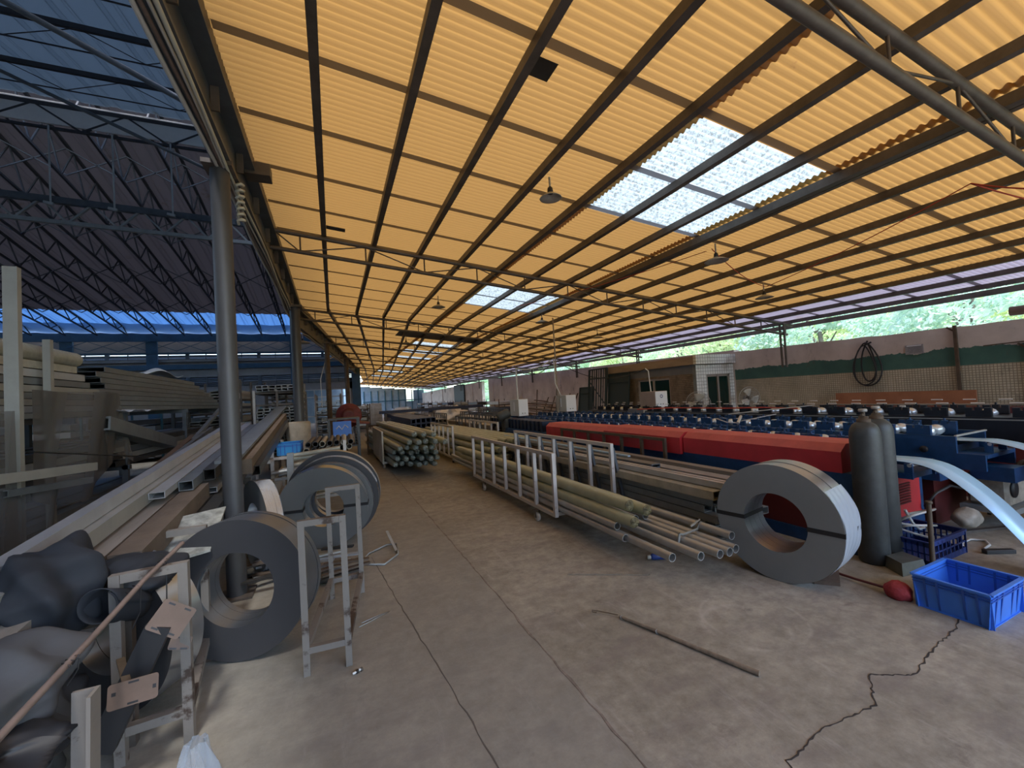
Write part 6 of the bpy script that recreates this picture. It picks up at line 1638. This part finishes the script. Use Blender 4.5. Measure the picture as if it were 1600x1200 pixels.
# odd bars tied to the posts
prof_beam((-2.16, 3.6, 1.30), (-2.04, 5.0, 1.22), 0.07, 0.07, 'cream', 'cross_tube', 'greenish double-cell tube end pointing at the camera, tied to the rack', 'tube', None, True, 0.008, 2)
prof_beam((-2.2, 4.2, 1.15), (-2.06, 5.0, 1.10), 0.05, 0.05, 'greyprof', 'cross_tube', 'short grey tube just below the double-cell one', 'tube', None)
prof_beam((-2.25, 4.6, 1.42), (-1.85, 5.9, 1.18), 0.06, 0.008, 'darkprof', 'angle_bar', 'dark thin angle bar slanting down from the second rack post', 'bar', None, False)
mb = MB(); mb.box(-3.5, -2.2, 3.9, 6.5, 0.02, 0.50)
tag(mb.build('dark_stack', 'darkprof'), 'dim dark stack on the floor under the left rack', 'stack')

# ---- behind the coils: low rack with crate, pipes, drum, benches
root = thing('low_rack', (-0.85, 6.9, 0), 'pale low rack behind the leaning coils, holding a blue crate and pipe ends', 'rack')
for x in (0, 0.98):
    for y in (0, 1.3): MB().bar((x, y, 0), (x, y, 1.10), 0.045, 0.045, up=(0, 1, 0)).build('leg', 'white_steel', root)
for z in (0.92, 0.62, 0.28):
    for y in (0, 1.3): MB().bar((0.02, y, z), (0.96, y, z), 0.04, 0.04).build('cross_bar', 'white_steel', root)
    for x in (0, 0.98): MB().bar((x, -0.36, z), (x, 1.28, z), 0.04, 0.04).build('side_bar', 'white_steel', root)
r_ = crate(-0.83+0.03, -0.48, 6.98, 7.5, 0.16, 'plastic_crate', 'crateblue', 'bright sky-blue crate on the low rack behind the leaning coils', 'crate'); r_.location.z = 0.945
q = random.Random(4)
for k in range(14):
    x = -0.40+0.10*(k % 7)+0.02*(k//7); z = 0.985+0.085*(k//7)
    mb = MB(); mb.pipe((0, 0, 0), (0.03, 1.2, 0), 0.042, 0.007, 14)
    tag(mb.build('pipe_end', 'cover_film' if k % 3 == 0 else 'darkprof', loc=(x, 6.92+q.uniform(-.05, .08), z)), 'short pipe on the low rack beside the blue crate, %s row, %s from the left' % (ORD[k//7], ORD[k % 7]), 'pipe', 'short pipes on the low rack')
q = random.Random(14)
for k in range(12):
    z = 0.33+0.05*(k//4)+(0.32 if k >= 6 else 0); y = 6.62+0.07*(k % 4)
    mb = MB(); mb.tube((-0.80+q.uniform(-.05, .1), y, z), (0.05+q.uniform(-.1, .1), y+q.uniform(-.04, .04), z+0.06), 0.026, 10)
    tag(mb.build('cross_pipe', ['whiteprof', 'cover_film', 'galv'][k % 3]), 'pale tube lying crosswise before the low rack, %s up the heap' % ORD[k], 'tube', 'pale tubes lying crosswise')
for k, (z, y) in enumerate(((0.90, 6.74), (0.96, 6.66), (0.83, 6.6))):
    mb = MB(); mb.tube((-0.62, y, z), (0.06, y+0.02, z+0.05), 0.030, 10)
    tag(mb.build('cross_pipe', 'cover_film'), 'cream wrapped tube across the top of the heap behind the coils, %s from the top' % ORD[k], 'tube', 'cream tubes atop the heap')
mb = MB(); mb.bar((-0.60, 6.5, 0), (-0.58, 6.5, 1.02), 0.08, 0.08, up=(0, 1, 0)); tag(mb.build('grey_stake', 'galv_dull'), 'grey upright stake before the cream tubes', 'stake')
root = thing('concrete_drum', (-0.66, 9.25, 0), 'stained concrete drum standing before the second column', 'drum')
MB().lathe([(0, 0), (0.22, 0), (0.22, 1.33), (0.20, 1.36), (0.16, 1.36), (0.155, 1.30), (0, 1.30)], n=36).build('drum', 'concrete_block', root)
# tall shelf with stacked profile ends
root = thing('profile_shelf', (-1.65, 10.9, 0), 'tall dark shelf full of stacked profile ends, left of the second column', 'shelf')
for x in (0, 0.46, 0.95): MB().bar((x, 0, 0), (x, 0, 2.08), 0.05, 0.05, up=(0, 1, 0)).build('post', 'white_steel' if x == 0 else 'steel_dark', root)
for x in (0, 0.46, 0.95): MB().bar((x, 2.0, 0), (x, 2.0, 2.08), 0.05, 0.05, up=(0, 1, 0)).build('post', 'steel_dark', root)
for z in (0.45, 1.12, 1.72, 2.0): MB().box(0.0, 0.95, 0.03, 1.97, z, z+0.04).build('shelf_board', 'steel_dark', root)
cnt = 0
for (z0, n, xs) in ((0.50, 8, (0.06, 0.90)), (1.165, 7, (0.06, 0.90)), (2.05, 2, (0.05, 0.9))):
    for j in range(n):
        m = int((xs[1]-xs[0])/0.13)
        for i in range(m):
            mb = MB(); x = xs[0]+0.065+0.13*i
            mb.rtube((0, 0, 0), (0, 1.9, 0), 0.12, 0.062, 0.008)
            o = mb.build('profile_end', ['whiteprof', 'galv', 'cream', 'greyprof'][(i*3+j) % 4], loc=(-1.65+x, 10.9-0.04-0.05*((i+j) % 3), z0+0.035+0.072*j)); cnt += 1
            tag(o, 'profile end on tall dark shelf, %s bay, %s up, %s from left' % ({0.50: 'lower', 1.165: 'middle', 2.05: 'top'}[z0], ORD[j], ORD[i]), 'profile', 'profile ends on the tall dark shelf')
# steel bench with the blue placard
root = thing('steel_bench', (-0.16, 12.0, 0), 'dark steel bench with a blue sign panel on its front', 'bench')
MB().box(0, 0.80, 0, 0.8, 1.24, 1.28).build('bench_top', 'steel_grey', root)
for x in (0.03, 0.77):
    for y in (0.03, 0.77): MB().bar((x, y, 0), (x, y, 1.24), 0.05, 0.05, up=(0, 1, 0)).build('leg', 'steel_grey', root)
bp = MB().box(0.12, 0.58, -0.01, 0.0, 0.80, 1.20).build('sign_panel', 'binblue', root)
mb = MB(); mb.path([(0.2, -0.013, 1.0), (0.27, -0.013, 1.08), (0.34, -0.013, 0.98), (0.42, -0.013, 1.1), (0.5, -0.013, 1.02)], 0.012, 6); mb.build('white_squiggle', 'white', bp)
MB().box(0.0, 0.8, 0.0, 0.8, 0.5, 0.54).build('lower_shelf', 'steel_grey', root)
q = random.Random(33)
for k in range(16):
    x = 0.02+0.17*(k % 4); z = 0.58+0.075*(k//4)
    mb = MB(); mb.pipe((0, 0, 0), (0.02, 0.9, 0), 0.034, 0.008, 10)
    tag(mb.build('tube_end', 'darkprof' if k % 2 else 'whiteprof', loc=(0.0+x, 11.95, z)), 'short tube under the blue sign panel, %s row, %s from the left' % (ORD[k//4], ORD[k % 4]), 'tube', 'short tubes on the bench shelf')
# red machine beside the third column
M['saw_red'] = mat('faded dark red paint', (0.20, 0.035, 0.035), 0.6, 0, 0.5, 9)
root = thing('red_saw', (0.25, 14.2, 0), 'red cutting saw with a round guard beside the brown column', 'saw')
MB().lathe([(0, -0.08), (0.36, -0.08), (0.40, -0.04), (0.40, 0.04), (0.36, 0.08), (0, 0.08)], c=(0.2, 0.4, 1.28), axis=(0.1, 1, 0), n=36).build('blade_guard', 'saw_red', root)
MB().lathe([(0.12, 0), (0.24, 0), (0.24, 0.01), (0.12, 0.01)], c=(0.2, 0.30, 1.28), axis=(0.1, -1, 0), n=30).build('guard_ring', 'maroon', root)
MB().hexa([(0.0, -0.4, 1.12), (0.75, -0.4, 0.98), (0.85, 0.3, 0.98), (0.1, 0.3, 1.12), (0.0, -0.4, 1.16), (0.75, -0.4, 1.02), (0.85, 0.3, 1.02), (0.1, 0.3, 1.16)]).build('table', 'saw_red', root)
for (x, y) in ((0.05, -0.3), (0.7, -0.3), (0.1, 0.25), (0.75, 0.25)): MB().bar((x, y, 0), (x, y, 0.99), 0.045, 0.045, up=(0, 1, 0)).build('leg', 'steel_brown', root)
for k, (x, y, w_, n_) in enumerate(((-0.62, 17.6, 0.9, 5), (-1.9, 14.6, 1.0, 6), (-3.3, 12.6, 1.1, 6), (-0.2, 19.6, 0.8, 4))):
    root = thing('loaded_rack', (x, y, 0), ['dark rack behind the brown third column', 'dark rack of silvery ends behind the tall shelf', 'dark rack left of the tall shelf, deep in the hall', 'low dark rack beyond the red saw'][k], 'rack', 'dark loaded racks behind the columns')
    for xx in (0, w_): 
        for yy in (0, 1.5): MB().bar((xx, yy, 0), (xx, yy, 0.3+0.36*n_), 0.05, 0.05, up=(0, 1, 0)).build('post', 'steel_dark', root)
    for j in range(n_):
        MB().box(0, w_, 0.02, 1.48, 0.22+0.34*j, 0.26+0.34*j).build('shelf', 'steel_dark', root)
        m_ = 5
        for i in range(m_):
            for l_ in range(3):
                mb = MB(); mb.rtube((w_*(i+.5)/m_, 0.0-0.04*((i+l_) % 3), 0.30+0.34*j+0.075*l_), (w_*(i+.5)/m_, 1.45, 0.30+0.34*j+0.075*l_), w_/m_*0.9, 0.07, 0.010)
                if (i*3+l_+j) % 5: mb.build('stored_profile', ['whiteprof', 'galv', 'darkprof', 'cream'][(i+l_*2+j) % 4], root)
# clutter farther along the left side and end of the shed
q = random.Random(77)
def wrapped_panel(x, y, w_, h_, lab):
    root = thing('panel_pack', (x, y, 0), lab, 'panel')
    MB().bevbox(0, w_, 0, 0.25, 0.1, h_, 0.03).build('panel', M['whitewrap'], root)
    MB().box(0.0, w_, -0.2, 0.5, 0, 0.1).build('pallet', 'darktimber', root)
M['whitewrap'] = mat('bluish white film', (0.50, 0.54, 0.62), 0.3, 0, 0.4, 4, bump=0.5, bscale=12)
wrapped_panel(2.2, 30.0, 0.9, 1.6, 'tall white-wrapped panel pack standing by the far aisle')
wrapped_panel(2.0, 31.0, 0.6, 1.4, 'bluish wrapped pack behind the tall white one')
lits = [('white_heap', 'white', 8.2, 29.5, 1.4, 0.8), ('white_heap', 'white', 8.3, 33, 1.2, 0.7)]
for k, (n_, m_, x, y, w_, h_) in enumerate(lits):
    heap((x, y, h_*0.55), w_*0.5, 0.8, h_*0.55, 50+k, m_, 'white crumpled sheet heap far down the shed, %s one' % ('left', 'right')[k], 'sheet_heap', 0.5)
for k in range(12):
    y = 26+2.3*k; x = 3.2+0.35*k+q.uniform(-.4, .4)
    mats = ['timber', 'whiteprof', 'navytube', 'darkprof', 'cream']
    root = thing('profile_stack', (x, y, 0), 'distant low stack of long profiles, %s down the middle of the far shed' % ORD[k], 'stack', 'distant stacks in the far shed')
    for j in range(5):
        MB().box(0.02*j, 1.5-0.02*j, 0, 2.1, 0.1+0.16*j, 0.25+0.16*j).build('layer', mats[(j+k) % 5], root)
    for yy in (0.3, 1.6): MB().box(0, 1.5, yy, yy+0.1, 0, 0.1).build('bearer', 'darktimber', root)
for k in range(8):
    y = 25.2+2.6*k
    root = thing('profile_rack', (XL(y)+0.25, y, 0), 'distant rack of bundled profiles on the left of the far aisle, %s along' % ORD[k], 'rack', 'distant racks left of the far aisle')
    for j in range(4):
        MB().box(0, 0.75, 0, 1.6, 0.28+0.33*j, 0.33+0.33*j).build('shelf', 'steel_dark', root)
        MB().bevbox(0.05, 0.7, 0.1, 1.5, 0.335+0.33*j, 0.47+0.33*j+0.04*((j+k) % 2), 0.02).build('load', ['whiteprof', 'cream', 'darkprof', 'whitewrap'][(j+k) % 4], root)
    for xx in (0.0, 0.71):
        for yy in (0.0, 1.56): MB().box(xx, xx+0.04, yy, yy+0.04, 0, 1.6).build('post', 'steel_brown', root)
for k in range(7):
    y = 24+4.2*k; root = thing('profile_rack', (9.6, y, 0), 'distant cluttered rack along the right wall, %s along' % ORD[k], 'rack', 'distant racks along the right wall')
    for j in range(3): MB().bevbox(0, 1.3, 0, 2.6, 0.25+0.4*j, 0.45+0.4*j, 0.02).build('load', ['timber', 'navytube', 'whiteprof', 'darkprof'][(j+k) % 4], root)
    for xx in (-0.04, 1.3):
        for yy in (0.1, 2.4): MB().box(xx, xx+0.04, yy, yy+0.04, 0, 1.4).build('post', 'steel_brown', root)
    for j in range(3): MB().box(-0.02, 1.32, 0.1, 0.14, 0.20+0.4*j, 0.25+0.4*j).build('arm', 'steel_brown', root)
# stacks standing deep in the dark hall
for k in range(10):
    x = -3.6-1.7*k; y = 13.5+1.3*((k*5) % 6)
    root = thing('stored_stack', (x, y, 0), 'dim stack of profiles stored in the dark hall, %s from the column line' % ORD[k], 'stack', 'stacks in the dark hall')
    for j in range(6): MB().box(0, 1.1, 0, 5.0, 0.15+0.24*j, 0.33+0.24*j).build('layer', ['darkprof', 'greyprof', 'whiteprof'][(j*2+k) % 3], root)
    for yy in (0.5, 4.2):
        for xx in (-0.06, 1.1): MB().box(xx, xx+0.06, yy, yy+0.06, 0, 1.75).build('post', 'teal', root)

# scrap on the floor under the racks near the coils
q = random.Random(41)
for k in range(12):
    x = q.uniform(-0.35, 0.12); y = q.uniform(4.1, 4.9); a = q.uniform(-0.4, 0.4); z = 0.012+0.012*k
    mb = MB(); L_ = q.uniform(0.25, 0.5); mb.bar((x-L_/2*math.cos(a), y-L_/2*math.sin(a), z), (x+L_/2*math.cos(a), y+L_/2*math.sin(a), z+0.01), 0.05, 0.018)
    tag(mb.build('metal_scrap', ['darkprof', 'whiteprof', 'kraft', 'galv'][k % 4]), 'loose strip offcut in the scrap heap under the leaning coils, %s from the floor' % ORD[k], 'scrap', 'strip offcuts under the leaning coils')
q = random.Random(43)
for k in range(9):
    x = q.uniform(-0.72, -0.45); y = q.uniform(4.3, 5.0); a = q.uniform(-0.5, 0.5); z = 0.012+0.018*k
    mb = MB(); mb.bar((x-0.2*math.cos(a), y-0.2*math.sin(a), z), (x+0.2*math.cos(a), y+0.2*math.sin(a), z+0.02), 0.06, 0.02)
    tag(mb.build('metal_scrap', ['darkprof', 'galv', 'kraft'][k % 3]), 'offcut seen through the hole of the dark coil, %s from the floor' % ORD[k], 'scrap', 'offcuts behind the dark coil')

# ================================================================ LAMPS, CORDS, BEAM CABLES
def lamp(x, y, drop, r, lab):
    z = zr(x)-0.13
    root = thing('pendant_lamp', (x, y, z), lab, 'lamp', 'round pendant lamps under the orange roof')
    MB().tube((0, 0, -drop), (0, 0, 0), 0.012, 8).build('stem', 'lampshade', root)
    MB().lathe([(0.012, -drop+0.02), (0.03, -drop), (0.035, -drop-0.06), (0.028, -drop-0.065), (0.0, -drop-0.065)], n=16).build('socket', 'black', root)
    sh = MB(); sh.lathe([(0.03, -drop-0.05), (r*0.55, -drop-0.075), (r, -drop-0.115), (r*1.02, -drop-0.118), (r, -drop-0.121), (r*0.53, -drop-0.083), (0.03, -drop-0.06)], n=36); sh.build('shade', 'lampshade', root)
    return root
lamp(2.40, 4.05, 0.13, 0.125, 'nearest round pendant lamp, hanging left of the skylight')
lamp(5.52, 4.45, 0.16, 0.17, 'pendant lamp just right of the skylight corner')
lamp(7.9, 5.35, 0.16, 0.16, 'rightmost pendant lamp under the orange roof')
lamp(2.42, 9.65, 0.16, 0.16, 'small pendant lamp left of the second skylight')
lamp(5.35, 9.9, 0.12, 0.18, 'flat pendant lamp touching the corner of the second skylight')
lamp(7.73, 10.7, 0.16, 0.16, 'small pendant lamp right of the second skylight')
lamp(2.6, 15.6, 0.2, 0.16, 'distant pendant lamp before the dark roof patch')
root = lamp(0.0, 17.5, 0.2, 0.2, 'enamel lamp hanging by the second column'); root.location = (XL(13.6)-0.09, 13.6, 3.87)
run('cord', sag((6.5, 2.0, zr(6.5)-0.16), (7.9, 5.3, zr(7.9)-0.2), 0.05)+sag((7.9, 5.3, zr(7.9)-0.2), (5.5, 4.5, zr(5.5)-0.2), 0.10), 0.007, 'redcord', 'thin red cord strung under the purlins to the pendant lamps', 'cord')
run('cord', sag((6.55, 1.42, zr(6.5)-0.5), (6.5, 2.0, zr(6.5)-0.16), 0.02)+sag((6.5, 2.0, zr(6.5)-0.16), (8.8, 1.5, zr(8.8)-0.2), 0.05), 0.008, 'redcord', 'red cord at the top right beside the nearest truss', 'cord')
run('cord', sag((5.5, 4.6, zr(5.5)-0.2), (4.4, 9.5, zr(4.4)-0.15), 0.06), 0.006, 'redcord', 'faint red cord running on toward the second skylight', 'cord')
# cables on the gutter beam
for k, (dx, dz, r_, m_) in enumerate(((-0.135, 3.88, 0.016, 'hosew'), (-0.10, 3.87, 0.013, 'copper'), (-0.075, 3.88, 0.010, 'hosew'), (-0.04, 3.87, 0.014, 'boxgrey'))):
    pts = []
    for i in range(60):
        y = -2+34*i/59; pts.append((XL(y)+dx+0.012*math.sin(1.7*y+k), y, dz-0.018*abs(math.sin(0.55*y+k))-(0.05 if 10 < y < 14 else 0)))
    run('beam_cable', pts, r_, m_, ['pale cable', 'brownish cable', 'thin pale cable', 'grey cable'][k]+' strapped under the gutter beam, %s from the left' % ORD[k], 'cable', 'cables under the gutter beam')
mb = MB()
mb.path([(-0.74+0.03*math.sin(i*1.3), 4.62+0.05*math.cos(i*1.3), 3.86-0.012*i) for i in range(34)], 0.014, 6)
tag(mb.build('cable_coil', 'boxgrey'), 'grey cable wound round the bracket beside the top of the nearest column', 'cable')
mb = MB(); mb.box(-0.80, -0.55, 5.32, 5.52, 4.33, 4.47); tag(mb.build('beam_bracket', 'steel_dark'), 'dark bracket plate on the gutter beam above the nearest column', 'bracket')
# wires hanging from third column
run('black_cable', [(0.1, 18.0, 3.6), (-0.2, 16.5, 3.3), (-0.38, 16.1, 2.6), (-0.36, 16.0, 1.6)], 0.012, 'hosew', 'pale cable running down the brown third column', 'cable')
# dark debris on the roof, seen through it
def patch(x0, x1, y0, y1, m_, lab):
    mb = MB(); mb.hexa([(x0, y0, zr(x0)-0.016), (x1, y0, zr(x1)-0.016), (x1, y1, zr(x1)-0.016), (x0, y1, zr(x0)-0.016), (x0, y0, zr(x0)-0.013), (x1, y0, zr(x1)-0.013), (x1, y1, zr(x1)-0.013), (x0, y1, zr(x0)-0.013)])
    return tag(mb.build('roof_patch', m_), lab, 'patch')
patch(2.35, 5.6, 15.2, 16.6, 'darkprof', 'large dark patch on the orange roof in the distance')
patch(1.62, 1.80, 2.78, 2.98, 'darkprof', 'small torn dark patch stuck to the orange roof near a purlin')
patch(0.02, 0.30, 7.0, 7.14, 'darkprof', 'little dark scrap on the second truss near the gutter beam')
# ================================================================ HILLSIDE TREES
def make_tree(seed, m_, h=7.0, r=3.0, n=11000, leaf=0.095):
    q = random.Random(seed)
    mb = MB(); C_ = []
    for k in range(26):
        a = q.uniform(0, 2*math.pi); rr = r*math.sqrt(q.random())*0.8; C_.append((rr*math.cos(a), rr*math.sin(a), h*(0.22+0.7*q.random())*(1-0.25*(rr/r)**2), q.uniform(0.5, 1.15)))
    for k in range(n):
        cx_, cy_, cz_, cr = C_[k % len(C_)]
        v = Vector((q.gauss(0, 1), q.gauss(0, 1), q.gauss(0, 1))).normalized()*cr*(0.75+0.3*q.random())
        p = Vector((cx_, cy_, cz_))+Vector((v.x, v.y, v.z*0.7))
        a = Vector((q.gauss(0, 1), q.gauss(0, 1), q.gauss(0, 1))).normalized(); b = a.orthogonal().normalized(); c = a.cross(b)
        s_ = leaf*q.uniform(0.6, 1.3)
        mb.add([p-b*s_, p-c*s_*0.45, p+b*s_, p+c*s_*0.45], [(0, 1, 2, 3)])
    return mb
protos = []
TL = ['bushy green tree', 'bright yellow-green tree', 'bluish green tree']
GRP = 'trees on the hillside beyond the right wall'
def tree_proto(k, seed, m_):
    root = thing('hillside_tree', (0, 0, 0), TL[k], 'tree', GRP)
    make_tree(seed, m_).build('foliage', m_, root)
    mb = MB(); mb.path([(0, 0, -0.6), (0.1, 0, 1.6), (-0.1, 0.2, 3.4), (0.1, 0.1, 5.0)], [0.16, 0.13, 0.09, 0.05], 8)
    for a in range(6): mb.path([(0, 0.05, 2.0+0.4*a), (0.9*math.cos(a*1.1), 0.9*math.sin(a*1.1), 3.2+0.4*a)], [0.06, 0.02], 6)
    mb.build('trunk', 'bark', root)
    return root
protos = [tree_proto(0, 1, 'leafA'), tree_proto(1, 2, 'leafB'), tree_proto(2, 3, 'leafC')]
q = random.Random(99)
spots = []
i = 0
# wooded slope: ground rises away from the wall
def gz(x): return -0.5+max(0, (x-15))*0.22
y = -12.0
while y < 26:
    spots.append((q.uniform(15.5, 17.5), y, q.uniform(0.75, 0.95))); y += q.uniform(3.0, 4.0)
y = -16.0
while y < 40:
    spots.append((q.uniform(20, 23), y, q.uniform(0.9, 1.15))); y += q.uniform(3.6, 5.0)
y = -22.0
while y < 75:
    spots.append((q.uniform(27, 31), y, q.uniform(0.95, 1.25))); y += q.uniform(5.0, 7.0)
y = 30
while y < 110:
    spots.append((q.uniform(17, 24), y, q.uniform(0.6, 0.8))); y += q.uniform(4.5, 6.5)
first = [True, True, True]
def place_words(x, y):
    d = 'right behind the wall' if x < 18 else ('in the second line behind the wall' if x < 25 else 'high on the slope')
    return d
cntd = {}
for (x, y, s_) in spots:
    k = q.randrange(3)
    o = protos[k] if first[k] else dup(protos[k]); first[k] = False
    o.location = (x, y, gz(x)); o.rotation_euler = (0, 0, q.uniform(0, 6.28)); o.scale = (s_, s_, s_)
    w_ = place_words(x, y); cntd[(k, w_)] = cntd.get((k, w_), 0)+1
    o['label'] = '%s %s, %s such from the right' % (TL[k], w_, ordw(cntd[(k, w_)]-1))
mb = MB()
mb.grid(30, 40, lambda u, v: (13.2+60*u, -40+180*v, -0.25+max(0, 60*u-2)*0.22+0.4*math.sin(9*u+7*v)*u), True)
struct(solid(mb.build('hillside', 'hill'), 0.2))
